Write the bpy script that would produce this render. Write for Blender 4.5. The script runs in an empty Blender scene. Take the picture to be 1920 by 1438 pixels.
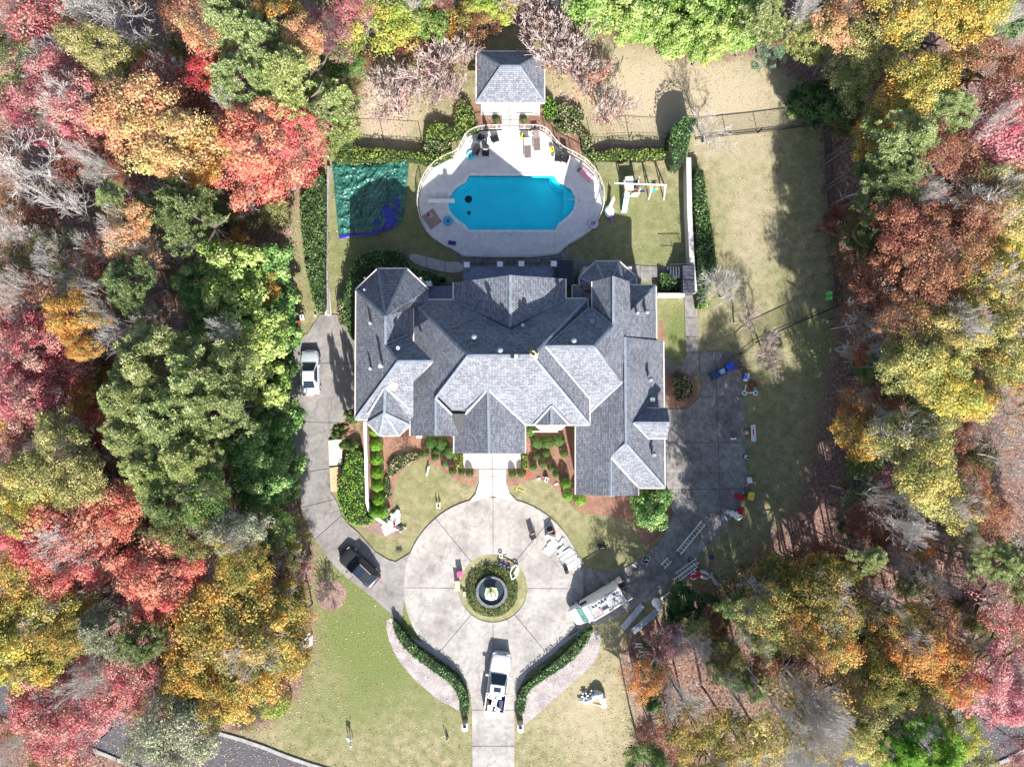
import bpy, math, random
import numpy as np
from mathutils import Vector, Matrix
from mathutils.geometry import tessellate_polygon
random.seed(7); rng = np.random.default_rng(11)
S = 18.7; H = 70.0; F = S*H
C = bpy.context.scene.collection
sc = bpy.context.scene
R_ = math.radians
# ---------------------------------------------------------------- camera, sky, sun, exposure
cam = bpy.data.cameras.new('camera'); co = bpy.data.objects.new('camera', cam); C.objects.link(co)
co.location = (0, 0, H); co.rotation_euler = (0, 0, 0)
cam.sensor_fit = 'HORIZONTAL'; cam.sensor_width = 36.0; cam.lens = 36.0*F/1920.0
cam.clip_start = 0.5; cam.clip_end = 3000
sc.camera = co
SUN = Vector((0.165, -0.80, 0.54)).normalized()
w = bpy.data.worlds.new('World'); sc.world = w; w.use_nodes = True
nt = w.node_tree; bg = nt.nodes['Background']
sky = nt.nodes.new('ShaderNodeTexSky'); sky.sky_type = 'NISHITA'; sky.sun_disc = False
sky.sun_elevation = math.asin(SUN.z); sky.sun_rotation = math.atan2(SUN.x, SUN.y)
sky.dust_density = 1.6; sky.ozone_density = 1.2
nt.links.new(sky.outputs[0], bg.inputs[0]); bg.inputs[1].default_value = 0.0955
sl = bpy.data.lights.new('sun', 'SUN'); sl.energy = 5.0; sl.angle = R_(0.5); sl.color = (1.0, 0.95, 0.88)
so = bpy.data.objects.new('sun', sl); C.objects.link(so); so.rotation_euler = SUN.to_track_quat('Z', 'Y').to_euler(); so.location = (30, -60, 60)
sc.view_settings.view_transform = 'Standard'; sc.view_settings.look = 'None'
sc.view_settings.exposure = 1.24; sc.view_settings.gamma = 1.0; sc.view_settings.use_curve_mapping = False
sc.render.engine = 'CYCLES'
sc.cycles.transparent_max_bounces = 12; sc.cycles.max_bounces = 5
# ---------------------------------------------------------------- helpers
def P(x, y, z=0.0):
    k = (H-z)/F
    return Vector(((x-960)*k, -(y-719)*k, z))
def tag(o, label=None, cat=None, group=None, kind=None):
    if label: o['label'] = label
    if cat: o['category'] = cat
    if group: o['group'] = group
    if kind: o['kind'] = kind
    return o
def thing(name, label, cat, loc=(0, 0, 0), rz=0, group=None):
    o = bpy.data.objects.new(name, None); C.objects.link(o); o.empty_display_size = 0.3
    o.location = loc; o.rotation_euler = (0, 0, R_(rz))
    return tag(o, label, cat, group)
def mk(name, verts, faces, m=None, parent=None, world=False, smooth=False, loc=None):
    if world and parent is not None:
        l = parent.location; verts = [(v[0]-l[0], v[1]-l[1], v[2]-l[2]) for v in verts]
    me = bpy.data.meshes.new(name); me.from_pydata([tuple(v) for v in verts], [], faces); me.update()
    if smooth:
        for p in me.polygons: p.use_smooth = True
    if m: me.materials.append(m)
    return link(name, me, parent, loc)
def link(name, me, parent=None, loc=None):
    o = bpy.data.objects.new(name, me); C.objects.link(o)
    if parent is not None: o.parent = parent
    if loc is not None: o.location = loc
    return o
def copy_tree(o, parent=None):
    c = o.copy(); C.objects.link(c)
    if parent is not None: c.parent = parent
    for ch in list(o.children): copy_tree(ch, c)
    return c
class MB:
    def __init__(s): s.v = []; s.f = []
    def add(s, vs, fs):
        n = len(s.v); s.v += [tuple(v) for v in vs]; s.f += [tuple(i+n for i in f) for f in fs]; return s
    def box(s, c, d, rz=0, M=None):
        x, y, z = d[0]/2, d[1]/2, d[2]/2
        vs = [Vector((a, b, e)) for a in (-x, x) for b in (-y, y) for e in (-z, z)]
        R = Matrix.Rotation(R_(rz), 3, 'Z') if M is None else M
        return s.add([R@v+Vector(c) for v in vs], [(0,1,3,2),(4,6,7,5),(0,4,5,1),(2,3,7,6),(0,2,6,4),(1,5,7,3)])
    def bar(s, a, b, wd, h=None, up=Vector((0, 0, 1))):
        a = Vector(a); b = Vector(b); d = b-a; L = d.length
        if L < 1e-5: return s
        d = d/L; sd = d.cross(up)
        if sd.length < 1e-3: sd = d.cross(Vector((0, 1, 0)))
        sd.normalize(); u = sd.cross(d); h = h or wd
        M = Matrix((d, sd, u)).transposed()
        return s.box((a+b)/2, (L, wd, h), M=M)
    def tube(s, a, b, r0, r1=None, n=8, cap=True):
        a = Vector(a); b = Vector(b); r1 = r0 if r1 is None else r1; d = (b-a)
        if d.length < 1e-6: return s
        d.normalize(); t = d.orthogonal().normalized(); u = d.cross(t)
        vs = []
        for p, r in ((a, r0), (b, r1)):
            for i in range(n):
                q = 2*math.pi*i/n; vs.append(p+(t*math.cos(q)+u*math.sin(q))*r)
        fs = [(i, (i+1) % n, n+(i+1) % n, n+i) for i in range(n)]
        if cap: fs += [tuple(range(n-1, -1, -1)), tuple(range(n, 2*n))]
        return s.add(vs, fs)
    def lathe(s, prof, n=20, c=(0, 0, 0)):
        vs = []
        for r, z in prof:
            for i in range(n):
                q = 2*math.pi*i/n; vs.append((c[0]+r*math.cos(q), c[1]+r*math.sin(q), c[2]+z))
        fs = []
        for k in range(len(prof)-1):
            for i in range(n):
                fs.append((k*n+i, k*n+(i+1) % n, (k+1)*n+(i+1) % n, (k+1)*n+i))
        fs.append(tuple((len(prof)-1)*n+i for i in range(n)))
        return s.add(vs, fs)
    def ball(s, c, r, n=12, sq=(1, 1, 1)):
        prof = [(math.sin(math.pi*k/(n//2))*1.0, -math.cos(math.pi*k/(n//2))) for k in range(n//2+1)]
        m = MB(); m.lathe([(max(a, 1e-3), b) for a, b in prof], n)
        return s.add([(c[0]+v[0]*r*sq[0], c[1]+v[1]*r*sq[1], c[2]+v[2]*r*sq[2]) for v in m.v], m.f)
    def prism(s, pts, z0, z1):
        n = len(pts); vs = [(p[0], p[1], z0) for p in pts]+[(p[0], p[1], z1) for p in pts]
        tr = tessellate_polygon([[Vector((p[0], p[1], 0)) for p in pts]])
        fs = [tuple(i+n for i in t) for t in tr]+[(i, (i+1) % n, n+(i+1) % n, n+i) for i in range(n)]
        return s.add(vs, fs)
    def build(s, name, m, parent=None, world=False, smooth=False):
        return mk(name, s.v, s.f, m, parent, world, smooth)
def nodes(name):
    m = bpy.data.materials.new(name); m.use_nodes = True; n = m.node_tree
    return m, n, n.nodes, n.links, n.nodes['Principled BSDF']
def ramp2(N, L, fac, a, b, pa=0.35, pb=0.65):
    r = N.new('ShaderNodeValToRGB'); r.color_ramp.elements[0].position = pa; r.color_ramp.elements[1].position = pb
    r.color_ramp.elements[0].color = (*a, 1); r.color_ramp.elements[1].color = (*b, 1); L.new(fac, r.inputs[0]); return r.outputs[0]
def noise(N, L, scale, det=4, rough=0.6, vec=None):
    n = N.new('ShaderNodeTexNoise'); n.inputs['Scale'].default_value = scale; n.inputs['Detail'].default_value = det; n.inputs['Roughness'].default_value = rough
    if vec is None:
        g = N.new('ShaderNodeNewGeometry'); vec = g.outputs['Position']
    L.new(vec, n.inputs['Vector']); return n.outputs['Fac']
def mix(N, L, fac, a, b, mode='MIX'):
    x = N.new('ShaderNodeMix'); x.data_type = 'RGBA'; x.blend_type = mode
    for inp, v in ((x.inputs[0], fac), (x.inputs[6], a), (x.inputs[7], b)):
        if isinstance(v, (int, float)): inp.default_value = v
        elif isinstance(v, tuple): inp.default_value = (*v, 1)
        else: L.new(v, inp)
    return x.outputs[2]
_mc = {}
def mt(col, rough=0.6, metal=0.0, var=0.12, scale=3.0, bump=0.0, spec=0.4, name='surface'):
    key = (col, rough, metal, var, scale, bump)
    if key in _mc: return _mc[key]
    m, n, N, L, B = nodes(name)
    a = tuple(max(0, c*(1-var)) for c in col); b = tuple(min(1, c*(1+var)) for c in col)
    tc = N.new('ShaderNodeTexCoord')
    f = noise(N, L, scale, 5, 0.65, tc.outputs['Object'])
    L.new(ramp2(N, L, f, a, b), B.inputs['Base Color'])
    B.inputs['Roughness'].default_value = rough; B.inputs['Metallic'].default_value = metal; B.inputs['Specular IOR Level'].default_value = spec
    if bump:
        bp = N.new('ShaderNodeBump'); bp.inputs['Strength'].default_value = bump; bp.inputs['Distance'].default_value = 0.03
        L.new(noise(N, L, scale*6, 4, 0.7, tc.outputs['Object']), bp.inputs['Height']); L.new(bp.outputs[0], B.inputs['Normal'])
    _mc[key] = m; return m
def concrete(name, base, dark, crack=True, stain=0.5):
    m, n, N, L, B = nodes(name)
    c = ramp2(N, L, noise(N, L, 0.35, 6, 0.62), dark, base, 0.32, 0.60)
    c = mix(N, L, stain, c, mix(N, L, 1.0, c, ramp2(N, L, noise(N, L, 2.2, 8, 0.7), (0.50, 0.48, 0.46), (1.10, 1.08, 1.06), 0.32, 0.62), 'MULTIPLY'))
    c = mix(N, L, 0.6, c, mix(N, L, 1.0, c, ramp2(N, L, noise(N, L, 14, 6, 0.8), (0.72, 0.72, 0.72), (1.15, 1.15, 1.15), 0.3, 0.7), 'MULTIPLY'))
    if crack:
        v = N.new('ShaderNodeTexVoronoi'); v.feature = 'DISTANCE_TO_EDGE'; v.inputs['Scale'].default_value = 0.23
        g = N.new('ShaderNodeNewGeometry'); nz = N.new('ShaderNodeTexNoise'); nz.inputs['Scale'].default_value = 0.9; nz.inputs['Detail'].default_value = 5
        L.new(g.outputs['Position'], nz.inputs['Vector'])
        mx = N.new('ShaderNodeVectorMath'); mx.operation = 'MULTIPLY_ADD'; mx.inputs[1].default_value = (1.6, 1.6, 0); L.new(nz.outputs['Color'], mx.inputs[0]); L.new(g.outputs['Position'], mx.inputs[2])
        L.new(mx.outputs[0], v.inputs['Vector'])
        cr = ramp2(N, L, v.outputs['Distance'], (0.66, 0.65, 0.64), (1, 1, 1), 0.001, 0.010)
        c = mix(N, L, 0.8, c, mix(N, L, 1.0, c, cr, 'MULTIPLY'))
    L.new(c, B.inputs['Base Color']); B.inputs['Roughness'].default_value = 0.85; B.inputs['Specular IOR Level'].default_value = 0.2
    bp = N.new('ShaderNodeBump'); bp.inputs['Strength'].default_value = 0.25; bp.inputs['Distance'].default_value = 0.02
    L.new(noise(N, L, 20, 4, 0.7), bp.inputs['Height']); L.new(bp.outputs[0], B.inputs['Normal'])
    return m
def mulchm(name, a, b, c3, sc_=6.0):
    m, n, N, L, B = nodes(name)
    c = ramp2(N, L, noise(N, L, sc_, 8, 0.8), a, b, 0.38, 0.62)
    c = mix(N, L, ramp2(N, L, noise(N, L, sc_*2.3, 6, 0.8), (0, 0, 0), (1, 1, 1), 0.52, 0.62), c, c3)
    c = mix(N, L, 0.8, c, mix(N, L, 1.0, c, ramp2(N, L, noise(N, L, 0.8, 3, 0.6), (0.7, 0.7, 0.7), (1.2, 1.2, 1.2)), 'MULTIPLY'))
    L.new(c, B.inputs['Base Color']); B.inputs['Roughness'].default_value = 0.95; B.inputs['Specular IOR Level'].default_value = 0.1
    bp = N.new('ShaderNodeBump'); bp.inputs['Strength'].default_value = 0.8; bp.inputs['Distance'].default_value = 0.06
    L.new(noise(N, L, sc_*1.6, 6, 0.8), bp.inputs['Height']); L.new(bp.outputs[0], B.inputs['Normal'])
    return m
def leafm(name, c1, c2, c3, tr=0.3, spec=0.15):
    m, n, N, L, B = nodes(name)
    at = N.new('ShaderNodeAttribute'); at.attribute_name = 'leafv'
    ac = N.new('ShaderNodeAttribute'); ac.attribute_name = 'clump'
    oi = N.new('ShaderNodeObjectInfo')
    nv = noise(N, L, 0.55, 3, 0.5)
    c = ramp2(N, L, nv, c1, c2, 0.40, 0.60)
    c = mix(N, L, ramp2(N, L, ac.outputs['Fac'], (0, 0, 0), (1, 1, 1), 0.40, 0.85), c, c3)
    v = ramp2(N, L, at.outputs['Fac'], (0.55, 0.55, 0.55), (1.45, 1.45, 1.45), 0.0, 1.0)
    c = mix(N, L, 1.0, c, v, 'MULTIPLY')
    hs = N.new('ShaderNodeHueSaturation'); L.new(c, hs.inputs['Color']); hs.inputs['Saturation'].default_value = 0.95
    ma = N.new('ShaderNodeMapRange'); ma.inputs[3].default_value = 0.485; ma.inputs[4].default_value = 0.515; L.new(oi.outputs['Random'], ma.inputs[0]); L.new(ma.outputs[0], hs.inputs['Hue'])
    c = hs.outputs[0]
    L.new(c, B.inputs['Base Color']); B.inputs['Roughness'].default_value = 0.5; B.inputs['Specular IOR Level'].default_value = spec
    t = N.new('ShaderNodeBsdfTranslucent'); L.new(c, t.inputs[0])
    ms = N.new('ShaderNodeMixShader'); ms.inputs[0].default_value = tr
    L.new(B.outputs[0], ms.inputs[1]); L.new(t.outputs[0], ms.inputs[2]); L.new(ms.outputs[0], N['Material Output'].inputs[0])
    return m
def leafmesh(name, cen, nrm, size, lv, cl, aspect=0.65):
    n = len(cen); nrm = nrm/np.maximum(np.linalg.norm(nrm, axis=1, keepdims=True), 1e-6)
    r = rng.normal(size=(n, 3)); t = np.cross(nrm, r); t /= np.maximum(np.linalg.norm(t, axis=1, keepdims=True), 1e-6)
    b = np.cross(nrm, t); s = (size*np.ones(n))[:, None]
    V = np.empty((n, 4, 3)); V[:, 0] = cen-t*s; V[:, 1] = cen+b*s*aspect+nrm*s*0.15; V[:, 2] = cen+t*s; V[:, 3] = cen-b*s*aspect+nrm*s*0.15
    me = bpy.data.meshes.new(name); me.vertices.add(4*n); me.vertices.foreach_set('co', V.ravel())
    me.loops.add(4*n); me.loops.foreach_set('vertex_index', np.arange(4*n, dtype=np.int32))
    me.polygons.add(n); me.polygons.foreach_set('loop_start', np.arange(0, 4*n, 4, dtype=np.int32))
    try: me.polygons.foreach_set('loop_total', np.full(n, 4, dtype=np.int32))
    except Exception: pass
    for nm, a in (('leafv', lv), ('clump', cl)):
        at = me.attributes.new(nm, 'FLOAT', 'POINT'); at.data.foreach_set('value', np.repeat(a, 4).astype(np.float32))
    me.update(calc_edges=True); return me
def inpoly(X, Y, poly):
    ins = np.zeros(X.shape, bool); n = len(poly)
    for i in range(n):
        x0, y0 = poly[i][0], poly[i][1]; x1, y1 = poly[(i+1) % n][0], poly[(i+1) % n][1]
        c = ((y0 > Y) != (y1 > Y)) & (X < (x1-x0)*(Y-y0)/((y1-y0) if y1 != y0 else 1e-9)+x0)
        ins ^= c
    return ins
def sdist(X, Y, poly):
    d = np.full(X.shape, 1e9); n = len(poly)
    for i in range(n):
        x0, y0 = poly[i][0], poly[i][1]; x1, y1 = poly[(i+1) % n][0], poly[(i+1) % n][1]
        dx, dy = x1-x0, y1-y0; t = np.clip(((X-x0)*dx+(Y-y0)*dy)/(dx*dx+dy*dy+1e-9), 0, 1)
        d = np.minimum(d, np.hypot(X-x0-t*dx, Y-y0-t*dy))
    return np.where(inpoly(X, Y, poly), d, -d)
def smooth_poly(pts, k=2, closed=True):
    for _ in range(k):
        q = []; n = len(pts)
        for i in range(n if closed else n-1):
            a = pts[i]; b = pts[(i+1) % n]
            q += [tuple(a[j]*.75+b[j]*.25 for j in range(len(a))), tuple(a[j]*.25+b[j]*.75 for j in range(len(a)))]
        if not closed: q = [pts[0]]+q+[pts[-1]]
        pts = q
    return pts
def circ(cx, cy, r, n=48): return [(cx+r*math.cos(2*math.pi*i/n), cy+r*math.sin(2*math.pi*i/n)) for i in range(n)]
def W2(poly, z=0): return [(P(x, y, z).x, P(x, y, z).y) for x, y in poly]
def clip(poly, a, b, side, gap):
    # keep the part of a convex polygon on one side of line a-b
    dx, dy = b[0]-a[0], b[1]-a[1]; l = math.hypot(dx, dy); nx, ny = -dy/l*side, dx/l*side
    f = lambda p: (p[0]-a[0])*nx+(p[1]-a[1])*ny-gap
    out = []; n = len(poly)
    for i in range(n):
        p, q = poly[i], poly[(i+1) % n]; fp, fq = f(p), f(q)
        if fp >= 0: out.append(p)
        if (fp >= 0) != (fq >= 0):
            t = fp/(fp-fq); out.append((p[0]+(q[0]-p[0])*t, p[1]+(q[1]-p[1])*t))
    return out
def slabs(name, label, polypx, cuts, m, z=0.1, holes=(), gap=0.055, part='slab', sub=None, th=0.1, kind='structure'):
    outer = W2(polypx); hs = [W2(h) for h in holes]
    loops = [outer]+hs; flat = [p for l in loops for p in l]
    tr = tessellate_polygon([[Vector((p[0], p[1], 0)) for p in l] for l in loops])
    cells = [[[flat[i] for i in t] for t in tr]]
    for (ax, ay, bx, by) in cuts:
        a = P(ax, ay); b = P(bx, by); nc = []
        for cell in cells:
            for sd in (1, -1):
                k = [c for c in (clip(t, a, b, sd, gap/2) for t in cell) if len(c) > 2]
                ar = sum(abs(sum(c[i][0]*c[(i+1) % len(c)][1]-c[(i+1) % len(c)][0]*c[i][1] for i in range(len(c))))/2 for c in k)
                if ar > 0.15: nc.append(k)
        cells = nc
    root = thing(name, None, None, (0, 0, 0)); root['kind'] = kind
    if label: root['label'] = label
    # bed below the joints
    vs = [(p[0], p[1], z-0.05) for p in flat]; mk('joint_bed', vs, [tuple(t) for t in tr], sub or M_JOINT, root)
    for cell in cells:
        idx = {}; vs = []; fs = []
        def vid(p):
            k = (round(p[0], 3), round(p[1], 3))
            if k not in idx: idx[k] = len(vs); vs.append((p[0], p[1], z+0.0))
            return idx[k]
        ed = {}
        for c in cell:
            a = sum(c[i][0]*c[(i+1) % len(c)][1]-c[(i+1) % len(c)][0]*c[i][1] for i in range(len(c)))
            if a < 0: c = c[::-1]
            f = [vid(p) for p in c]; f = [f[i] for i in range(len(f)) if f[i] != f[i-1]]
            if len(f) < 3: continue
            fs.append(tuple(f))
            for i in range(len(f)):
                e = (f[i], f[(i+1) % len(f)])
                if (e[1], e[0]) in ed: del ed[(e[1], e[0])]
                else: ed[e] = 1
        n0 = len(vs); low = {}
        for (i, j) in ed:
            for q in (i, j):
                if q not in low: low[q] = len(vs); vs.append((vs[q][0], vs[q][1], z-th))
            fs.append((j, i, low[i], low[j]))
        dz = random.uniform(-0.006, 0.006)
        vs = [(v[0], v[1], v[2]+dz) for v in vs]
        mk(part, vs, fs, m, root)
    return root
def sheet(name, polypx, m, z, kind='structure', label=None, holes=(), jit=0.0):
    p = W2(polypx)
    if jit: p = [(x+random.uniform(-jit, jit), y+random.uniform(-jit, jit)) for x, y in p]
    hs = [W2(h) for h in holes]; flat = [q for l in [p]+hs for q in l]
    tr = tessellate_polygon([[Vector((a, b, 0)) for a, b in l] for l in [p]+hs])
    fs = []
    for t in tr:
        a, b, c = [flat[i] for i in t]
        fs.append(tuple(t) if (b[0]-a[0])*(c[1]-a[1])-(c[0]-a[0])*(b[1]-a[1]) > 0 else tuple(reversed(t)))
    o = mk(name, [(a, b, z) for a, b in flat], fs, m)
    tag(o, label, None, None, kind); return o
# ---------------------------------------------------------------- materials
M_JOINT = mt((0.12, 0.11, 0.10), 0.95, name='joint_dirt')
M_DRIVE = concrete('drive_concrete', (0.31, 0.30, 0.295), (0.15, 0.145, 0.145), stain=0.9)
M_COURT = concrete('court_concrete', (0.43, 0.41, 0.393), (0.27, 0.253, 0.243))
M_OLD = concrete('old_drive_concrete', (0.30, 0.285, 0.28), (0.20, 0.19, 0.19))
M_WALK = concrete('walk_concrete', (0.56, 0.545, 0.53), (0.44, 0.43, 0.42), crack=False)
M_DECK = concrete('pool_deck_concrete', (0.70, 0.69, 0.69), (0.60, 0.59, 0.59), crack=False, stain=0.3)
M_COPE = mt((0.68, 0.68, 0.68), 0.7, name='coping')
M_MULCH = mulchm('pine_straw', (0.16, 0.085, 0.06), (0.34, 0.19, 0.14), (0.44, 0.28, 0.22))
M_MULCH2 = mulchm('leafy_bed', (0.16, 0.10, 0.085), (0.32, 0.22, 0.19), (0.42, 0.32, 0.28), 5)
M_GREYBED = mulchm('dormant_groundcover', (0.22, 0.19, 0.19), (0.46, 0.42, 0.42), (0.60, 0.56, 0.55), 7)
M_ASPH = mt((0.075, 0.078, 0.092), 0.9, var=0.15, scale=1.5, bump=0.2, name='asphalt')
M_CURB = mt((0.29, 0.285, 0.28), 0.85, var=0.2, scale=2, name='kerb_concrete')
M_WHITE = mt((0.80, 0.80, 0.79), 0.55, var=0.05, name='white_paint')
M_CREAM = mt((0.62, 0.55, 0.50), 0.7, var=0.12, name='cream_trim')
M_WALL = mt((0.50, 0.44, 0.38), 0.9, var=0.25, scale=1.5, bump=0.3, name='stone_wall')
M_BLACK = mt((0.02, 0.02, 0.022), 0.5, var=0.2, name='black_plastic')
M_IRON = mt((0.03, 0.032, 0.04), 0.5, var=0.2, name='black_iron')
M_GLASS = mt((0.02, 0.03, 0.05), 0.08, var=0.1, spec=0.6, name='dark_glass')
M_ALU = mt((0.62, 0.63, 0.65), 0.4, 0.5, var=0.1, name='aluminium')
M_RED = mt((0.55, 0.02, 0.04), 0.4, var=0.15, name='red_plastic')
M_YEL = mt((0.80, 0.62, 0.05), 0.45, var=0.1, name='yellow_plastic')
M_BLUE = mt((0.02, 0.07, 0.55), 0.45, var=0.15, name='blue_plastic')
M_NAVY = mt((0.02, 0.04, 0.14), 0.45, var=0.2, name='navy_plastic')
M_TUB = mt((0.03, 0.40, 0.62), 0.35, var=0.1, name='turquoise_vinyl')
M_PINK = mt((0.75, 0.35, 0.45), 0.45, var=0.1, name='pink_vinyl')
M_TAN = mt((0.45, 0.29, 0.18), 0.8, var=0.2, name='plywood')
M_BROWN = mt((0.16, 0.12, 0.11), 0.7, var=0.2, name='brown_fabric')
M_GREEN = mt((0.02, 0.42, 0.30), 0.4, var=0.15, name='green_plastic')
M_LIME = mt((0.18, 0.75, 0.16), 0.45, var=0.1, name='lime_plastic')
M_ORANGE = mt((0.75, 0.10, 0.04), 0.45, var=0.1, name='orange_plastic')
M_BARK = mt((0.14, 0.12, 0.11), 0.9, var=0.35, scale=4, bump=0.5, name='bark')
M_PALEBARK = mt((0.52, 0.49, 0.47), 0.85, var=0.3, scale=4, bump=0.4, name='pale_bark')
M_DARKBARK = mt((0.09, 0.08, 0.075), 0.9, var=0.35, scale=4, bump=0.5, name='dark_bark')
M_TANBARK = mt((0.50, 0.40, 0.37), 0.85, var=0.3, scale=4, bump=0.4, name='tan_bark')
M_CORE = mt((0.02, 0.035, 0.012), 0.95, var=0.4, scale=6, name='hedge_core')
# ================================================================ GROUND
CLEAR = [(985,28),(930,45),(850,70),(760,95),(700,120),(662,190),(655,245),(612,300),(565,350),(545,400),(535,470),(532,560),(528,640),(528,800),(545,860),(562,930),(576,990),(590,1050),(578,1110),(590,1200),(565,1290),(520,1350),(470,1372),(420,1372),(600,1460),(1180,1460),(1195,1380),(1192,1310),(1165,1220),(1180,1180),(1250,1150),(1330,1095),(1420,1060),(1500,1020),(1560,960),(1575,850),(1570,700),(1568,600),(1560,480),(1548,360),(1540,235),(1505,150),(1440,112),(1395,95),(1330,112),(1270,98),(1210,60),(1150,48),(1080,40),(1020,30)]
def rag(x, y): return 0
nx, ny = 300, 240
gx = np.linspace(-66, 66, nx); gy = np.linspace(-50, 50, ny)
GX, GY = np.meshgrid(gx, gy)
PXg = GX*S+960; PYg = 719-GY*S
d = sdist(PXg, PYg, CLEAR)/S
# leaf litter creeps far onto the lawn on the lower right
ext = np.clip((PXg-1380)/170, 0, 1)*np.clip((PYg-640)/320, 0, 1)*5.5
wid = 3.4+7.0*np.clip((PXg-1380)/150, 0, 1)*np.clip((PYg-600)/200, 0, 1)
ext += np.clip((PXg-1240)/100, 0, 1)*np.clip((PYg-1090)/100, 0, 1)*2
ext += np.exp(-((PXg-1180)**2/(260**2)+(PYg-60)**2/(50**2)))*1.6
litter = np.clip(0.5-(d-ext)/wid, 0, 1)
lush = np.clip(0.5+0.5*np.sin(PXg/90.0)*np.cos(PYg/70.0), 0, 1)
lush = np.where(inpoly(PXg, PYg, [(610,280),(1300,280),(1300,660),(1210,700),(610,640)]), 0.55*lush+0.05, 0.45*lush)
lush = np.maximum(lush, np.exp(-((PXg-700)**2/(190**2)+(PYg-1200)**2/(190**2)))*0.95)
lush = np.maximum(lush, np.exp(-((PXg-1270)**2/(30**2)+(PYg-620)**2/(70**2))))
dry = np.exp(-((PXg-1250)**2/(260**2)+(PYg-170)**2/(110**2)))*0.9+np.exp(-((PXg-720)**2/(70**2)+(PYg-200)**2/(90**2)))+np.exp(-((PXg-1400)**2/(70**2)+(PYg-420)**2/(200**2)))*0.5+np.exp(-((PXg-1110)**2/(120**2)+(PYg-1330)**2/(140**2)))*0.55
vs = np.stack([GX.ravel(), GY.ravel(), np.zeros(GX.size)], 1)
ii = np.arange((nx-1)*(ny-1)); r_ = ii//(nx-1); c_ = ii % (nx-1); a_ = r_*nx+c_
fs = np.stack([a_, a_+1, a_+1+nx, a_+nx], 1)
cx_ = PXg.ravel()[fs]; cy_ = PYg.ravel()[fs]
fs = fs[~((cx_.max(1) > 839) & (cx_.min(1) < 1080) & (cy_.max(1) > 329) & (cy_.min(1) < 434))]
me = bpy.data.meshes.new('ground'); me.from_pydata(vs.tolist(), [], fs.tolist())
far = 1500
for nm, arr in (('litter', litter), ('lush', lush), ('dry', np.clip(dry, 0, 1))):
    at = me.attributes.new(nm, 'FLOAT', 'POINT'); at.data.foreach_set('value', arr.ravel().astype(np.float32))
gm, n, N, L, B = nodes('lawn_and_litter')
def attr(nm):
    a = N.new('ShaderNodeAttribute'); a.attribute_name = nm; return a.outputs['Fac']
def math_(op, a, b):
    x = N.new('ShaderNodeMath'); x.operation = op
    for i, v in ((0, a), (1, b)):
        if isinstance(v, (int, float)): x.inputs[i].default_value = v
        else: L.new(v, x.inputs[i])
    return x.outputs[0]
big = noise(N, L, 0.16, 4, 0.6); mid = noise(N, L, 1.1, 5, 0.65); fine = noise(N, L, 6.5, 6, 0.8); vf = noise(N, L, 9, 6, 0.85)
grass = ramp2(N, L, mid, (0.165, 0.165, 0.08), (0.33, 0.295, 0.18), 0.34, 0.66)
lg = ramp2(N, L, fine, (0.095, 0.13, 0.04), (0.21, 0.235, 0.09), 0.35, 0.65)
lf = ramp2(N, L, math_('ADD', math_('MULTIPLY', attr('lush'), 0.55), math_('MULTIPLY', big, 0.75)), (0, 0, 0), (1, 1, 1), 0.45, 0.85)
grass = mix(N, L, lf, grass, lg)
dr = ramp2(N, L, fine, (0.34, 0.29, 0.19), (0.50, 0.42, 0.31), 0.3, 0.7)
grass = mix(N, L, ramp2(N, L, math_('ADD', attr('dry'), math_('MULTIPLY', mid, 0.4)), (0, 0, 0), (1, 1, 1), 0.35, 1.1), grass, dr)
grass = mix(N, L, 0.85, grass, mix(N, L, 1.0, grass, ramp2(N, L, vf, (0.42, 0.42, 0.42), (1.5, 1.5, 1.5), 0.3, 0.7), 'MULTIPLY'))
lit = ramp2(N, L, fine, (0.07, 0.045, 0.037), (0.30, 0.18, 0.145), 0.34, 0.66)
lit = mix(N, L, ramp2(N, L, noise(N, L, 3.0, 6, 0.8), (0, 0, 0), (1, 1, 1), 0.5, 0.62), lit, (0.38, 0.26, 0.22))
lit = mix(N, L, 0.9, lit, mix(N, L, 1.0, lit, ramp2(N, L, vf, (0.5, 0.5, 0.5), (1.4, 1.4, 1.4), 0.3, 0.7), 'MULTIPLY'))
lw = ramp2(N, L, math_('ADD', attr('litter'), math_('MULTIPLY', math_('SUBTRACT', math_('ADD', fine, mid), 1.0), 0.9)), (0, 0, 0), (1, 1, 1), 0.35, 0.65)
L.new(mix(N, L, lw, grass, lit), B.inputs['Base Color']); B.inputs['Roughness'].default_value = 0.95; B.inputs['Specular IOR Level'].default_value = 0.1
bp = N.new('ShaderNodeBump'); bp.inputs['Strength'].default_value = 0.7; bp.inputs['Distance'].default_value = 0.07
L.new(fine, bp.inputs['Height']); L.new(bp.outputs[0], B.inputs['Normal'])
me.materials.append(gm); g = link('ground', me); g['kind'] = 'structure'
M_FOREST = mulchm('forest_floor', (0.08, 0.05, 0.04), (0.22, 0.13, 0.10), (0.30, 0.19, 0.15), 4)
vs = []; fs = []
for (x0, x1, y0, y1) in ((-far, -66, -far, far), (66, far, -far, far), (-66, 66, 50, far), (-66, 66, -far, -50)):
    k = len(vs); vs += [(x0, y0, 0), (x1, y0, 0), (x1, y1, 0), (x0, y1, 0)]; fs.append((k, k+1, k+2, k+3))
g2 = mk('terrain', vs, fs, M_FOREST); g2['kind'] = 'structure'
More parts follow.
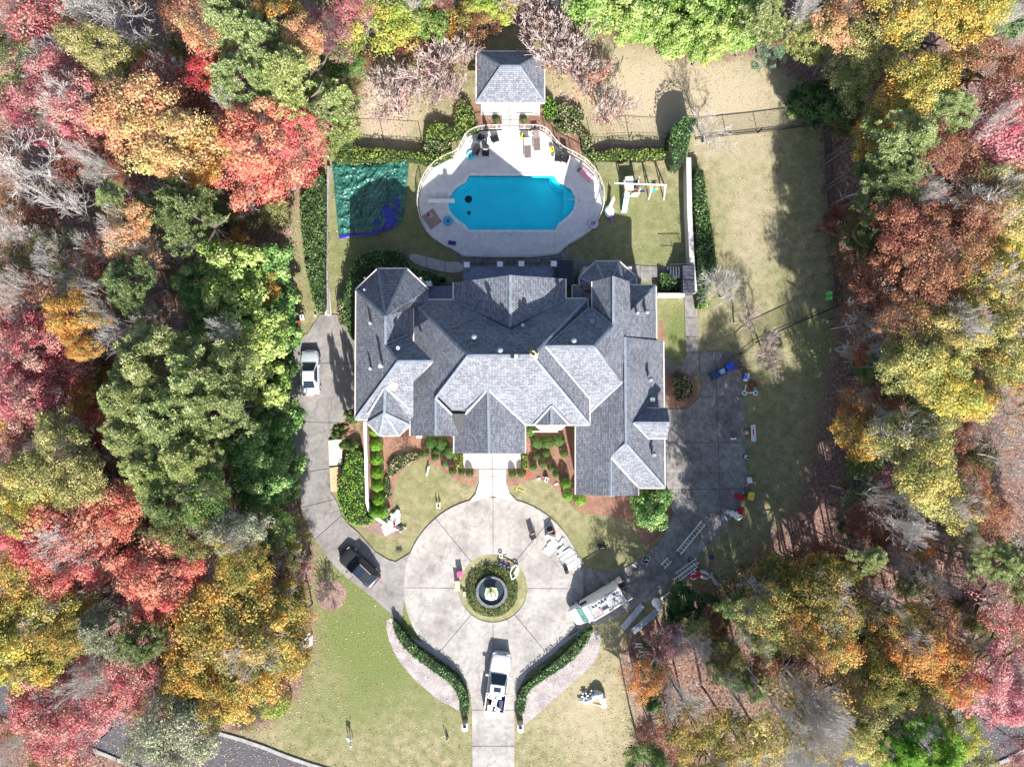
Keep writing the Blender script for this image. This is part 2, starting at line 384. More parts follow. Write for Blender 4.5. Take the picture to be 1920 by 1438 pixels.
# ---------------------------------------------------------------- road (a shallow arc below the plot)
ro = smooth_poly([(-260,1120),(0,1232),(180,1322),(300,1358),(430,1374),(600,1442),(800,1485),(960,1492),(1150,1480),(1330,1436),(1500,1402),(1640,1385),(1830,1318),(1950,1262),(2200,1130)], 2, False)
ri = smooth_poly([(-300,1220),(-60,1325),(80,1372),(170,1402),(262,1440),(480,1510),(700,1560),(960,1572),(1250,1560),(1550,1512),(1760,1462),(1862,1436),(1930,1400),(2250,1230)], 2, False)
sheet('road', ro+ri[::-1], M_ASPH, 0.008)
for ln, sgn in ((ro, 1), (ri, -1)):
    mb = MB()
    for a, b in zip(ln[:-1], ln[1:]):
        mb.bar(P(*a)+Vector((0, 0, 0.07)), P(*b)+Vector((0, 0, 0.07)), 0.35, 0.14)
    o = mb.build('kerb', M_CURB); o['kind'] = 'structure'
for off in (0.47, 0.50):
    mb = MB()
    mid_ = [(a[0]*(1-off)+b[0]*off, a[1]*(1-off)+b[1]*off) for a, b in zip(ro, ri)] if len(ro) == len(ri) else []
# ---------------------------------------------------------------- driveways, court and walks
ISLE = circ(924.5, 1102, 64, 56)
CT = circ(925, 1100, 168, 80)
slabs('driveway_court', None, CT, [(924.5,1102,924.5,900),(924.5,1102,1100,1103),(924.5,1102,816,1232),(924.5,1102,1035,1236)], M_COURT, 0.10, holes=[ISLE])
slabs('driveway_left', None, [(541,637),(575,628),(600,590),(640,590),(660,640),(668,660),(668,770),(640,792),(632,793),(615,825),(617,880),(620,922),(630,937),(641,966),(656,985),(672,998),(704,1034),(728,1049),(742,1053),(770,1036),(752,1170),(733,1150),(700,1120),(657,1088),(620,1053),(591,1010),(580,990),(567,955),(561,885),(552,835),(541,797)],
      [(500,681,700,681),(500,790.5,700,793),(562,886,611,879),(590,945,628,936),(591,1010,641,966.5),(656,1087,704,1034)], M_OLD, 0.085)
slabs('driveway_entrance', None, [(752,1185),(862,1262),(880,1296),(885,1330),(886,1478),(964,1478),(965,1330),(970,1296),(988,1262),(1098,1175),(1000,1230),(925,1262),(850,1230)], [(700,1330,1100,1330),(700,1398,1100,1397)], M_COURT, 0.085)
slabs('driveway_right', None, [(1078,1030),(1100,1062),(1130,1073),(1155,1072),(1180,1060),(1215,1036),(1240,1010),(1255,985),(1262,960),(1250,928),(1246,767),(1290,767),(1310,745),(1316,720),(1312,700),(1312,658),(1365,658),(1388,675),(1396,780),(1400,880),(1398,918),(1385,950),(1365,980),(1330,1020),(1262,1090),(1232,1118),(1180,1142),(1150,1160),(1093,1178),(1060,1190)],
      [(1200,829,1450,830),(1200,918,1450,916),(1256,958,1330,1020),(1220,1039,1256,1082),(1096,1040,1098,1200),(1118,1040,1122,1200),(1155,1060,1185,1140),(1340,640,1352,1010),(1240,745,1450,742)], M_DRIVE, 0.087)
slabs('walkway_side', None, [(1283,555),(1306,553),(1309,658),(1311,700),(1300,707),(1278,697),(1245,700),(1245,672),(1256,676),(1266,686),(1280,680),(1286,664)], [(1270,596,1320,595),(1270,632,1320,631),(1270,661,1320,660),(1275,660,1274,720)], M_DRIVE, 0.083)
slabs('front_walk', None, [(869,845),(977,845),(977,878),(949,878),(949,905),(956,925),(972,942),(925,930),(878,942),(892,925),(898,905),(898,878),(869,878)], [(860,879,990,879),(860,893,990,893),(923,893,923,960)], M_WALK, 0.13)
slabs('walkway_back', None, smooth_poly([(768,474),(800,482),(835,491),(868,492),(868,512),(835,511),(800,503),(768,490)], 1), [(800,470,800,520),(835,470,835,520)], M_WALK, 0.06)
slabs('walkway_tower', None, [(1062,490),(1090,490),(1250,502),(1250,524),(1062,540)], [(1120,470,1120,560),(1200,480,1200,540)], M_DRIVE, 0.06)
slabs('stepping_path_left', None, [(609,560),(618,540),(622,592),(609,592)], [], M_WALK, 0.09)
# ---------------------------------------------------------------- planting beds
sheet('mulch_bed', smooth_poly([(668,795),(700,790),(850,800),(870,850),(868,880),(897,880),(895,900),(888,912),(868,905),(840,890),(812,868),(790,862),(765,872),(748,890),(738,915),(738,960),(728,985),(700,975),(684,960)], 1), M_MULCH, 0.012, jit=.05)
sheet('mulch_bed', smooth_poly([(980,790),(1085,790),(1085,925),(1200,930),(1262,905),(1268,960),(1240,1000),(1215,1030),(1200,1010),(1190,975),(1130,965),(1090,962),(1060,940),(1040,910),(1010,895),(985,905),(955,913),(949,905),(949,880),(980,878)], 1), M_MULCH, 0.012, jit=.05)
sheet('mulch_bed', smooth_poly([(1235,600),(1243,600),(1246,640),(1244,672),(1234,670)], 1), M_MULCH, 0.012)
sheet('mulch_bed', smooth_poly([(1246,700),(1280,700),(1300,708),(1310,725),(1305,748),(1288,764),(1246,767)], 1), M_MULCH, 0.016)
sheet('mulch_bed', smooth_poly([(860,190),(1050,190),(1100,240),(1105,290),(1070,285),(1030,255),(1010,244),(900,243),(872,255),(850,240)], 1), M_MULCH, 0.012)
sheet('mulch_bed', smooth_poly([(1100,268),(1250,276),(1285,300),(1240,308),(1140,305),(1100,298)], 1), M_MULCH2, 0.012)
sheet('mulch_bed', smooth_poly([(640,776),(668,770),(668,850),(655,860),(612,850),(614,822),(630,800)], 1), M_MULCH, 0.02)
sheet('mulch_bed', smooth_poly([(668,985),(735,975),(760,1000),(730,1006),(700,1003)], 1), M_MULCH2, 0.016)
sheet('dormant_bed', smooth_poly([(722,1165),(735,1155),(760,1195),(800,1225),(850,1262),(866,1310),(866,1335),(845,1325),(825,1312),(790,1285),(755,1250),(730,1210)], 1), M_GREYBED, 0.014, jit=.08)
sheet('dormant_bed', smooth_poly([(980,1340),(985,1300),(1010,1275),(1060,1240),(1105,1195),(1118,1178),(1128,1195),(1120,1235),(1085,1270),(1040,1310),(1000,1345),(978,1362)], 1), M_GREYBED, 0.014, jit=.08)
sheet('leafy_verge', smooth_poly([(1165,1230),(1185,1225),(1196,1280),(1225,1340),(1215,1352),(1185,1320),(1165,1280)], 1), M_MULCH2, 0.012, jit=.08)
sheet('mulch_bed', circ(1212,1408,26,20), M_MULCH2, 0.012, jit=.08)
sheet('mulch_bed', circ(620,1115,30,20), M_MULCH2, 0.012, jit=.1)
# island: turf ring round a clipped ring of ground cover
M_TURF = mulchm('island_turf', (0.18, 0.20, 0.09), (0.32, 0.31, 0.17), (0.36, 0.25, 0.18), 5)
sheet('island_turf', ISLE, M_TURF, 0.05)
def fol_poly(parent, name, polys, h, m, size=0.09, dens=55, hole=None, core=True, round_=0.4, jitter=0.24):
    """leafy volume over pixel polygons (outline read at height h)"""
    pts = []
    if not isinstance(polys[0][0], (tuple, list)): polys = [polys]
    cenA = []; nA = []; clA = []
    for poly in polys:
        wp = W2(poly, h*0.8); xs = [p[0] for p in wp]; ys = [p[1] for p in wp]
        area = (max(xs)-min(xs))*(max(ys)-min(ys)); n = int(area*dens)
        X = rng.uniform(min(xs), max(xs), n); Y = rng.uniform(min(ys), max(ys), n)
        dd = sdist(X, Y, wp)
        if hole is not None:
            hw = W2(hole, h*0.8); dh = -sdist(X, Y, hw); dd = np.minimum(dd, dh)
        k = dd > -0.08; X = X[k]; Y = Y[k]; dd = dd[k]
        edge = np.clip(dd/round_, 0, 1); edge = np.sqrt(1-(1-edge)**2)
        bump = 0.5*np.sin(X*2.9+1.3*np.sin(Y*2.1))*np.cos(Y*2.6+np.sin(X*1.7))
        zt = h*(0.55+0.45*edge)+bump*jitter*min(1, h)+rng.normal(size=len(X))*0.05
        u = rng.random(len(X)); z = np.where((edge < 0.6) & (u < 0.6), zt*rng.random(len(X)), zt-np.abs(rng.normal(size=len(X)))*0.05)
        eps = .1
        gxn = (sdist(X+eps, Y, wp)-sdist(X-eps, Y, wp))/(2*eps); gyn = (sdist(X, Y+eps, wp)-sdist(X, Y-eps, wp))/(2*eps)
        nn = np.stack([-gxn*(1-edge)*1.6, -gyn*(1-edge)*1.6, 0.5+0.6*edge], 1)+rng.normal(size=(len(X), 3))*0.5
        cenA.append(np.stack([X, Y, np.maximum(z, 0.02)], 1)); nA.append(nn); clA.append(0.5+bump)
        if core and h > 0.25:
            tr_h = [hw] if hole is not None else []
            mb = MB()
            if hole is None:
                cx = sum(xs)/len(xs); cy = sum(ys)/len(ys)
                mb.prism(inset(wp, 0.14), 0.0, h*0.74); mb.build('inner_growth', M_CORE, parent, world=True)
    cen = np.concatenate(cenA); nn = np.concatenate(nA); cl = np.concatenate(clA)
    if parent is not None: cen = cen-np.array(parent.location)
    me = leafmesh(name, cen, nn, size*(0.7+0.6*rng.random(len(cen))), rng.random(len(cen)), np.clip(cl+rng.normal(size=len(cl))*0.15, 0, 1))
    me.materials.append(m); return link(name, me, parent)
def inset(wp, d_):
    n = len(wp); a = sum(wp[i][0]*wp[(i+1) % n][1]-wp[(i+1) % n][0]*wp[i][1] for i in range(n)); s = 1 if a > 0 else -1
    out = []
    for i in range(n):
        p0, p1, p2 = wp[i-1], wp[i], wp[(i+1) % n]
        t = Vector((p2[0]-p0[0], p2[1]-p0[1])); 
        if t.length < 1e-6: out.append(p1); continue
        t.normalize(); out.append((p1[0]-t.y*s*d_, p1[1]+t.x*s*d_))
    return out
LM = dict(
 hedge=leafm('hedge_leaves', (0.035, 0.085, 0.022), (0.07, 0.15, 0.035), (0.13, 0.24, 0.06), 0.15, 0.3),
 lime=leafm('lime_leaves', (0.10, 0.17, 0.02), (0.18, 0.27, 0.035), (0.30, 0.36, 0.06), 0.25),
 cover=leafm('ground_cover_leaves', (0.035, 0.065, 0.015), (0.08, 0.12, 0.028), (0.12, 0.16, 0.04), 0.2),
 box=leafm('boxwood_leaves', (0.055, 0.11, 0.035), (0.10, 0.17, 0.06), (0.13, 0.21, 0.08), 0.15),
 yew=leafm('bright_shrub_leaves', (0.09, 0.21, 0.012), (0.15, 0.30, 0.02), (0.26, 0.42, 0.04), 0.25),
 varieg=leafm('variegated_leaves', (0.12, 0.17, 0.06), (0.22, 0.24, 0.09), (0.42, 0.36, 0.20), 0.2))
def hedge(name, label, polys, h, m, cat='hedge', group=None, **kw):
    pl = polys[0] if isinstance(polys[0][0], (tuple, list)) else polys
    cx = sum(p[0] for p in pl)/len(pl); cy = sum(p[1] for p in pl)/len(pl)
    t = thing(name, label, cat, P(cx, cy, h)*1.0 - Vector((0, 0, h)), 0, group)
    fol_poly(t, 'foliage', polys, h, LM[m], **kw); return t
# ================================================================ HOUSE
def roofm(name):
    m, n, N, L, B = nodes(name)
    uv = N.new('ShaderNodeUVMap'); uv.uv_map = 'UVMap'
    br = N.new('ShaderNodeTexBrick'); br.inputs['Color1'].default_value = (0.235, 0.248, 0.285, 1); br.inputs['Color2'].default_value = (0.125, 0.135, 0.165, 1); br.inputs['Mortar'].default_value = (0.025, 0.03, 0.04, 1)  # dark mortar colour paints in the shadow line along each shingle course
    br.inputs['Scale'].default_value = 1.0; br.inputs['Brick Width'].default_value = 0.26; br.inputs['Row Height'].default_value = 0.18; br.inputs['Mortar Size'].default_value = 0.02; br.inputs['Mortar Smooth'].default_value = 0.6
    br.offset = 0.37; br.squash = 1.0
    L.new(uv.outputs[0], br.inputs['Vector'])
    c = br.outputs['Color']
    # colour blend inside one shingle course
    nz = N.new('ShaderNodeTexNoise'); nz.inputs['Scale'].default_value = 5.0; nz.inputs['Detail'].default_value = 5; nz.inputs['Roughness'].default_value = .75; L.new(uv.outputs[0], nz.inputs['Vector'])
    c = mix(N, L, 0.85, c, mix(N, L, 1.0, c, ramp2(N, L, nz.outputs['Fac'], (0.66, 0.66, 0.66), (1.40, 1.40, 1.41), 0.30, 0.70), 'MULTIPLY'))
    c = mix(N, L, 0.7, c, mix(N, L, 1.0, c, ramp2(N, L, noise(N, L, 0.5, 4, 0.6), (0.82, 0.82, 0.82), (1.15, 1.15, 1.15)), 'MULTIPLY'))
    L.new(c, B.inputs['Base Color']); B.inputs['Roughness'].default_value = 0.75; B.inputs['Specular IOR Level'].default_value = 0.3
    # the butt edge of each course stands proud
    sx = N.new('ShaderNodeSeparateXYZ'); L.new(uv.outputs[0], sx.inputs[0])
    f = N.new('ShaderNodeMath'); f.operation = 'DIVIDE'; f.inputs[1].default_value = 0.18; L.new(sx.outputs[1], f.inputs[0])
    fr = N.new('ShaderNodeMath'); fr.operation = 'FRACT'; L.new(f.outputs[0], fr.inputs[0])
    iv = N.new('ShaderNodeMath'); iv.operation = 'SUBTRACT'; iv.inputs[0].default_value = 1.0; L.new(fr.outputs[0], iv.inputs[1])
    bp = N.new('ShaderNodeBump'); bp.inputs['Strength'].default_value = 0.6; bp.inputs['Distance'].default_value = 0.02
    L.new(iv.outputs[0], bp.inputs['Height']); L.new(bp.outputs[0], B.inputs['Normal'])
    return m
M_ROOF = roofm('slate_grey_shingles')
M_CAP = mt((0.19, 0.22, 0.27), 0.6, var=0.2, scale=2, name='ridge_shingles')
M_VALLEY = mt((0.40, 0.42, 0.46), 0.5, var=0.1, name='valley_metal')
M_GUT = mt((0.66, 0.56, 0.52), 0.5, var=0.06, name='gutter_paint')
M_METAL = mt((0.055, 0.055, 0.06), 0.8, var=0.1, name='grey_membrane')
FP = []
def facet(parent, vs, m=None, name='roof_slope', gut=True, th=0.16):
    anc = [P(*v) for v in vs if len(v) == 3]
    A = np.array([[p.x, p.y, 1] for p in anc]); z = np.array([p.z for p in anc])
    co_, *_ = np.linalg.lstsq(A, z, rcond=None); a, b, c = co_
    pts = []
    for v in vs:
        # ray from the camera through this outline point, met with the roof plane
        kx, ky = (v[0]-960)/F, -(v[1]-719)/F
        zz = (c+H*(a*kx+b*ky))/(1+(a*kx+b*ky)); pts.append(P(v[0], v[1], zz))
    FP.append(([(v[0], v[1]) for v in vs], a, b, c))
    g_ = Vector((a, b, 0)); hl = g_.length; up = Vector((a, b, hl*hl)).normalized() if hl > 1e-4 else Vector((0, 1, 0))
    hz = Vector((-b, a, 0)).normalized() if hl > 1e-4 else Vector((1, 0, 0))
    tr = tessellate_polygon([[Vector((p.x, p.y, 0)) for p in pts]])
    n = len(pts); V = list(pts)+[p-Vector((0, 0, th)) for p in pts]; fs = []
    for t in tr:
        q = [V[i] for i in t]; s = (q[1]-q[0]).cross(q[2]-q[0]).z
        t = tuple(t) if s > 0 else tuple(reversed(t)); fs.append(t); fs.append(tuple(i+n for i in reversed(t)))
    for i in range(n): fs.append((i, (i+1) % n, n+(i+1) % n, n+i))
    o = mk(name, V, fs, m or M_ROOF, parent, world=True)
    uv = o.data.uv_layers.new(name='UVMap')
    for lp in o.data.loops:
        p = V[lp.vertex_index]; uv.data[lp.index].uv = (p.dot(hz)+37, p.dot(up)+53)
    if gut and (m is None):
        zm = min(p.z for p in pts)
        for i in range(n):
            p, q = pts[i], pts[(i+1) % n]
            if p.z < zm+0.25 and q.z < zm+0.25 and abs(p.z-q.z) < 0.22 and (p-q).length > 0.5:
                mb = MB(); mb.bar(p+Vector((0, 0, -0.05)), q+Vector((0, 0, -0.05)), 0.13, 0.16); mb.build('gutter', M_GUT, parent, world=True)
    return pts
def line(parent, a, b, w_=0.22, m=None, name='ridge_cap', h=0.05, dz=0.03):
    p = P(*a)+Vector((0, 0, dz)); q = P(*b)+Vector((0, 0, dz)); mb = MB(); mb.bar(p, q, w_, h); return mb.build(name, m or M_CAP, parent, world=True)
house = thing('house', 'large grey shingled mansion with many hipped roofs behind the round concrete court', 'house', P(960, 690, 0))
Hs = house
FC = [
 [(667.5,543,7),(723,593),(723,646),(747,678,11.5),(666,787,7)],
 [(667.5,543,7),(708.6,503.5,7),(723,593,10.2)], [(708.6,503.5,7),(762.5,503.5,7),(723,593,10.2)], [(762.5,503.5,7),(803,542,7),(723,593,10.2)],
 [(803,542,7),(804,568,7),(764,566,8.1),(723,593,10.2)],
 [(723,593,10.2),(764,566,8.1),(775,566,7.6),(775,640,7.6),(723,646,10.2)],
 [(723,646),(747,678,11.5),(812,678,11.5),(775,640),(764,628,9.1)],
 [(666,787,7),(747,678,11.5),(812,678,11.5),(775,716),(775,787,7)],
 [(722,726,9.65),(689,778),(689,794,7.0),(721,775,9.4)], [(722,726,9.65),(721,775,9.4),(768,797,7.0),(772,771)],
 [(721,775,9.4),(689,794,7),(712,817,6.8)], [(721,775,9.4),(712,817,6.8),(748,817,6.8)], [(721,775,9.4),(748,817,6.8),(769,797,7)],
 [(769,562,7),(878,667,12.6),(817,747),(817,817),(769,817,7)],
 [(878,667,12.6),(998,667,12.6),(1106,797,7),(986,797,7),(915,730),(873,777),(847,777),(817,747)],
 [(817,747,9.7),(817,817,9.7),(862,817,7.8),(847,777)],
 [(915,730,10),(917,850,10),(851,850,7.0),(851,817),(862,817),(873,777)],
 [(915,730,10),(985,797,7.0),(985,850,7.0),(917,850,10)],
 [(1034,761,8.75),(1034,797,8.75),(1000,797,7.12)], [(1034,761,8.75),(1068,797,7.12),(1034,797,8.75)],
 [(769,562,7),(850,562,7),(957,612),(1061,560),(1102,560,7),(998,667,12.6),(878,667,12.6)],
 [(957,516,10.3),(957,614,10.3),(850,564,7),(850,530,7)], [(957,516,10.3),(1061,523,7),(1061,563,7),(957,614,10.3)],
 [(998,667,12.6),(1102,560,7),(1103,578),(1023,648),(1106,748),(1106,797,7)],
 [(1023,650,11.3),(1113,650,11.3),(1150,610),(1110,578,7.9),(1103,578)],
 [(1023,650,11.3),(1113,650,11.3),(1166,717),(1106,775,5.8),(1106,748)],
 [(1113,650,11.3),(1150,610,9.35),(1150,518),(1181,528),(1182,583),(1230,535,5),(1231,640,5),(1172,634),(1166,717)],
 [(1150,518,9.4),(1150,610,9.4),(1110,578),(1110,528,7.2)],
 [(1182,534,5),(1230,535,5),(1182,583,7.3)],
 [(1086,534,4.5),(1086,520,4.5),(1140,545,6.9)],[(1086,520,4.5),(1117,490,4.5),(1140,545,6.9)],[(1117,490,4.5),(1161,490,4.5),(1140,545,6.9)],[(1161,490,4.5),(1193,519,4.5),(1140,545,6.9)],[(1193,519,4.5),(1193,537,4.5),(1140,545,6.9)],
 [(1073,535,4),(1112,535,4),(1112,562,5.3)],[(1073,535,4),(1112,562,5.3),(1073,562,4)],
 [(1172,632,8.4),(1173.7,832,8.4),(1145,857),(1145,930),(1079,927,4.7),(1079,800),(1106,797),(1106,775),(1166,717)],
 [(1172,632,8.4),(1244,640,4.5),(1247,915,4.5),(1173.7,832,8.4)],
 [(1173.7,832,8.4),(1247,915,4.5),(1197,915,4.5),(1146,858)],
 [(1145,857,7.2),(1145,930,7.2),(1197,929,4.5),(1197,913,4.5)],
 [(1188,793,7.75),(1256,793,7.75),(1251,765,6.0),(1210,765,6.35)], [(1188,793,7.75),(1256,793,7.75),(1251,822,6.0),(1215,822,6.3)],
]
for f in FC: facet(house, f)
facet(house, [(846,776,8.5),(874,776,8.4),(862,819,7.85)], M_METAL, 'cricket', False)
facet(house, [(1161,640,7.9),(1173,632,7.95),(1173,717,7.95),(1166,718,7.95)], M_METAL, 'flat_roof', False)
RL = [((667.5,543,7),(723,593,10.2)),((723,593,10.2),(723,646,10.2)),((723,646,10.1),(747,678,11.5)),((747,678,11.5),(812,678,11.5)),((747,678,11.5),(666,787,7)),
 ((722,726,9.65),(721,775,9.4)),((721,775,9.4),(689,794,7)),((721,775,9.4),(768,797,7)),((721,775,9.4),(712,817,6.8)),((721,775,9.4),(748,817,6.8)),
 ((723,593,10.2),(764,566,8.1)),((723,593,10.2),(708.6,503.5,7)),((723,593,10.2),(762.5,503.5,7)),
 ((769,562,7),(878,667,12.6)),((878,667,12.6),(998,667,12.6)),((878,667,12.6),(817,747,9.7)),((817,747,9.7),(817,817,9.7)),((915,730,10),(917,850,10)),((1034,761,8.75),(1034,797,8.75)),
 ((998,667,12.6),(1106,797,7)),((998,667,12.6),(1102,560,7)),((957,516,10.3),(957,612,10.3)),((1023,650,11.3),(1113,650,11.3)),((1113,650,11.3),(1166,717,8.3)),((1113,650,11.3),(1150,610,9.35)),
 ((1150,518,9.4),(1150,610,9.4)),((1230,535,5),(1182,583,7.35)),((1172,632,8.4),(1173.7,832,8.4)),((1173.7,832,8.4),(1145,857,7.2)),((1145,857,7.2),(1145,930,7.2)),((1173.7,832,8.4),(1247,915,4.5)),((1188,793,7.75),(1256,793,7.75)),
 ((1140,545,6.9),(1117,490,4.5)),((1140,545,6.9),(1161,490,4.5)),((1140,545,6.9),(1086,520,4.5)),((1140,545,6.9),(1193,519,4.5))]
for a, b in RL: line(house, a, b)
VL = [((722,726,9.65),(690,777,7.7)),((722,726,9.65),(769,768,7.75)),((817,747,9.75),(847,777,8.5)),((915,730,10.0),(873,777,8.45)),((915,730,10.0),(986,797,7.05)),((812,678,11.5),(775,714,9.8)),
 ((1034,761,8.8),(1001,797,7.2)),((1034,761,8.8),(1068,797,7.2)),((1023,650,11.35),(1106,748,7.2)),((1166,717,8.35),(1107,773,5.95)),((1188,793,7.8),(1216,822,6.4)),((1146,858,7.25),(1197,914,4.6))]
for a, b in VL: line(house, a, b, 0.15, M_VALLEY, 'roof_valley', 0.04, 0.05)
VD = [((957,612,10.0),(850,563,7.1)),((957,612,10.0),(1061,561,7.1)),((1103,578,8.0),(1023,650,11.35)),((1150,610,9.45),(1110,578,8.0)),((764,628,9.2),(723,646,10.2))]
for a, b in VD: line(house, a, b, 0.12, M_CAP, 'roof_valley', 0.04, 0.04)
# walls
def wallbox(x0, y0, x1, y1, E):
    a = P(x0, y1, E); b = P(x1, y0, E); return a.x, a.y, b.x, b.y, E-0.1
M_PANE = M_GLASS
WB = [(676,552,770,778,7),(779,571,1096,788,7),(862,790,975,840,7),(860,540,1051,600,7),(1112,540,1222,700,5),(1090,720,1237,906,4.7),(1090,880,1188,922,4.7),(1094,500,1185,560,4.5),(698,770,760,806,7),(682,520,790,580,7),(1116,534,1175,620,7.2)]
for wb in WB:
    x0, y0, x1, y1, E = wallbox(*wb); mb = MB(); mb.prism([(x0,y0),(x1,y0),(x1,y1),(x0,y1)], 0, E); mb.build('wall', M_WALL, house, world=True)
def window(cx, cy, cz, w_, h_, ax):
    f = MB(); sx, sy = (w_, 0.1) if ax == 'y' else (0.1, w_)
    for s in (-1, 1):
        f.box((cx+(s*w_/2 if ax == 'y' else 0), cy+(s*w_/2 if ax == 'x' else 0), cz), (0.1, 0.1, h_))
        f.box((cx, cy, cz+s*h_/2), (sx, sy, 0.1) if ax == 'y' else (0.1, w_, 0.1))
    fr = f.build('window', M_WHITE, house, world=True)
    p = MB(); p.box((cx, cy, cz), (w_-0.1, 0.04, h_-0.1) if ax == 'y' else (0.04, w_-0.1, h_-0.1))
    o = mk('pane', [(v[0]-house.location.x, v[1]-house.location.y, v[2]-house.location.z) for v in p.v], p.f, M_GLASS, fr)
x0, y0, x1, y1, E = wallbox(*WB[1])
for fx in (0.62, 0.72, 0.82, 0.93):
    for z in (1.8, 4.9): window(x0+(x1-x0)*fx, y0-0.04, z, 1.1, 1.6, 'y')
x0, y0, x1, y1, E = wallbox(*WB[0])
for fy in (0.15, 0.35, 0.55, 0.75):
    for z in (1.8, 4.9): window(x0-0.04, y0+(y1-y0)*fy, z, 1.1, 1.6, 'x')
x0, y0, x1, y1, E = wallbox(*WB[3])
for fx in (0.1, 0.3, 0.5, 0.7, 0.9):
    for z in (1.8, 4.9): window(x0+(x1-x0)*fx, y1+0.04, z, 1.3, 2.0, 'y')
x0, y0, x1, y1, E = wallbox(*WB[5])
for fy in (0.1, 0.4, 0.75):
    d_ = MB(); d_.box((x1+0.04, y0+(y1-y0)*fy+1.2, 1.2), (0.08, 2.6, 2.3)); d_.build('garage_door', M_WHITE, house, world=True)
def gable(x0, x1, ya, za, ze, px, s=1):
    A = P(x0, ya, ze); Bq = P(x1, ya, ze); T_ = P(px, ya, za); y = A.y+0.25*s
    V = [(A.x+.15, y, ze-.25), (Bq.x-.15, y, ze-.25), (T_.x, y, za-.3)]; V += [(v[0], v[1]+0.12*s, v[2]) for v in V]
    mk('gable_wall', V, [(0,1,2),(5,4,3),(0,3,4,1),(1,4,5,2),(2,5,3,0)], M_WALL, house, world=True)
gable(851, 985, 850, 10, 7, 917); gable(1079, 1197, 929, 7.2, 4.6, 1145); gable(1110, 1181, 528, 9.4, 7.2, 1150, -1); gable(850, 1061, 526, 10.3, 7, 957, -1)
x0, y0, x1, y1, E = wallbox(*WB[2])
for fx in (0.14, 0.86):
    for z in (1.8, 4.9): window(x0+(x1-x0)*fx, y0-0.04, z, 1.0, 1.6, 'y')
window((x0+x1)/2, y0-0.04, 5.2, 2.0, 1.8, 'y')
x0, y0, x1, y1, E = wallbox(*WB[6])
for fx in (0.25, 0.7): window(x0+(x1-x0)*fx, y0-0.04, 2.2, 1.2, 1.6, 'y')
x0, y0, x1, y1, E = wallbox(*WB[8])
for z in (1.8, 4.9): window((x0+x1)/2, y0-0.04, z, 1.4, 1.6, 'y')
# entrance door, porch steps edge, bay under the small gable
mb = MB(); q = P(923, 842, 0); mb.box((q.x, q.y+0.3, 1.3), (1.8, 0.1, 2.6)); mb.build('door', M_TAN, house, world=True)
bay = [(1002,797),(1012,806),(1052,806),(1062,797)]
mb = MB(); mb.prism(W2(bay, 5.2)[::-1], 4.9, 5.25); mb.build('bay_roof', M_WHITE, house, world=True)
mb = MB(); mb.prism(W2([(1006,797),(1014,803),(1050,803),(1058,797)], 5)[::-1], 0, 4.9); mb.build('bay_wall', M_WALL, house, world=True)
mb = MB(); mb.bar(P(998,809,2.5), P(1046,809,2.5), 0.12, 0.5); mb.build('bay_ledge', M_CREAM, house, world=True)
for k in range(6):
    mb = MB(); a = P(1013+k*7, 798.5, 6.6); mb.box((a.x, a.y, a.z), (0.2, 0.28, 0.28)); mb.build('bracket', M_TAN, house, world=True)
mb = MB(); a = P(786, 819, 3); mb.box((a.x, a.y, a.z), (0.45, 0.25, 0.2)); mb.build('downspout_head', M_WHITE, house, world=True)
# roof fittings
def zroof(px, py, dflt=0.0):
    best = dflt; kx, ky = (px-960)/F, -(py-719)/F
    for poly, a, b, c in FP:
        if inpoly(np.array([float(px)]), np.array([float(py)]), poly)[0]: best = max(best, (c+H*(a*kx+b*ky))/(1+(a*kx+b*ky)))
    return best
def vent(px, py, z, r=0.16, h=0.45, kind='vent_pipe'):
    mb = MB(); z = zroof(px, py, z)+h*0.8; p = P(px, py, z); b = p-Vector((0, 0, h)); mb.tube(b, p, r, r, 10); mb.tube(p-Vector((0, 0, 0.02)), p+Vector((0, 0, 0.05)), r*1.35, r*1.1, 10); mb.build(kind, M_VENTW, house, world=True, smooth=False)
def turbine(px, py, z, r=0.19):
    z = zroof(px, py, z)+0.28; p = P(px, py, z); mb = MB(); mb.lathe([(r*.8, -.5), (r*.8, 0), (r*1.25, .03), (r*1.3, .12), (r*1.0, .24), (r*.4, .3)], 16, p); mb.build('roof_vent', M_VENTB, house, world=True, smooth=True)
M_VENTW = mt((0.34, 0.37, 0.40), 0.5, var=0.05, name='vent_paint'); M_VENTB = mt((0.17, 0.22, 0.26), 0.45, var=0.1, name='vent_metal')
for a in ((693.5,606,8.9),(693.5,691,8.9),(788.5,634,8.7),(1196,587,7.3)): vent(*a, 0.11, 0.5)
vent(712.5,686,10.3,0.15,0.9); vent(682.5,543,8.2,0.07,0.35); vent(746,652,10.8,0.14,0.3); vent(980.5,610,10.6,0.12,.3)
for a in ((889,631,11.4),(938,656,12.5),(1076,638,11.0),(1220,711,6.7),(1226,851,6.2),(1213,585,6.6)): turbine(*a)
for a in ((1110,603,9.2),(1223,750,6.3)):
    mb = MB(); p = P(a[0], a[1], zroof(*a)+0.12); mb.box(p, (0.45, 0.45, 0.3)); mb.build('roof_vent', M_VENTB, house, world=True)
# plywood patch on the front left slope
pl = facet(house, [(726,726,9.65),(737,716,10.1),(747,720,9.9),(741,734,9.3)], mt((0.62, 0.47, 0.27), 0.8, name='bare_plywood'), 'roof_patch', False)
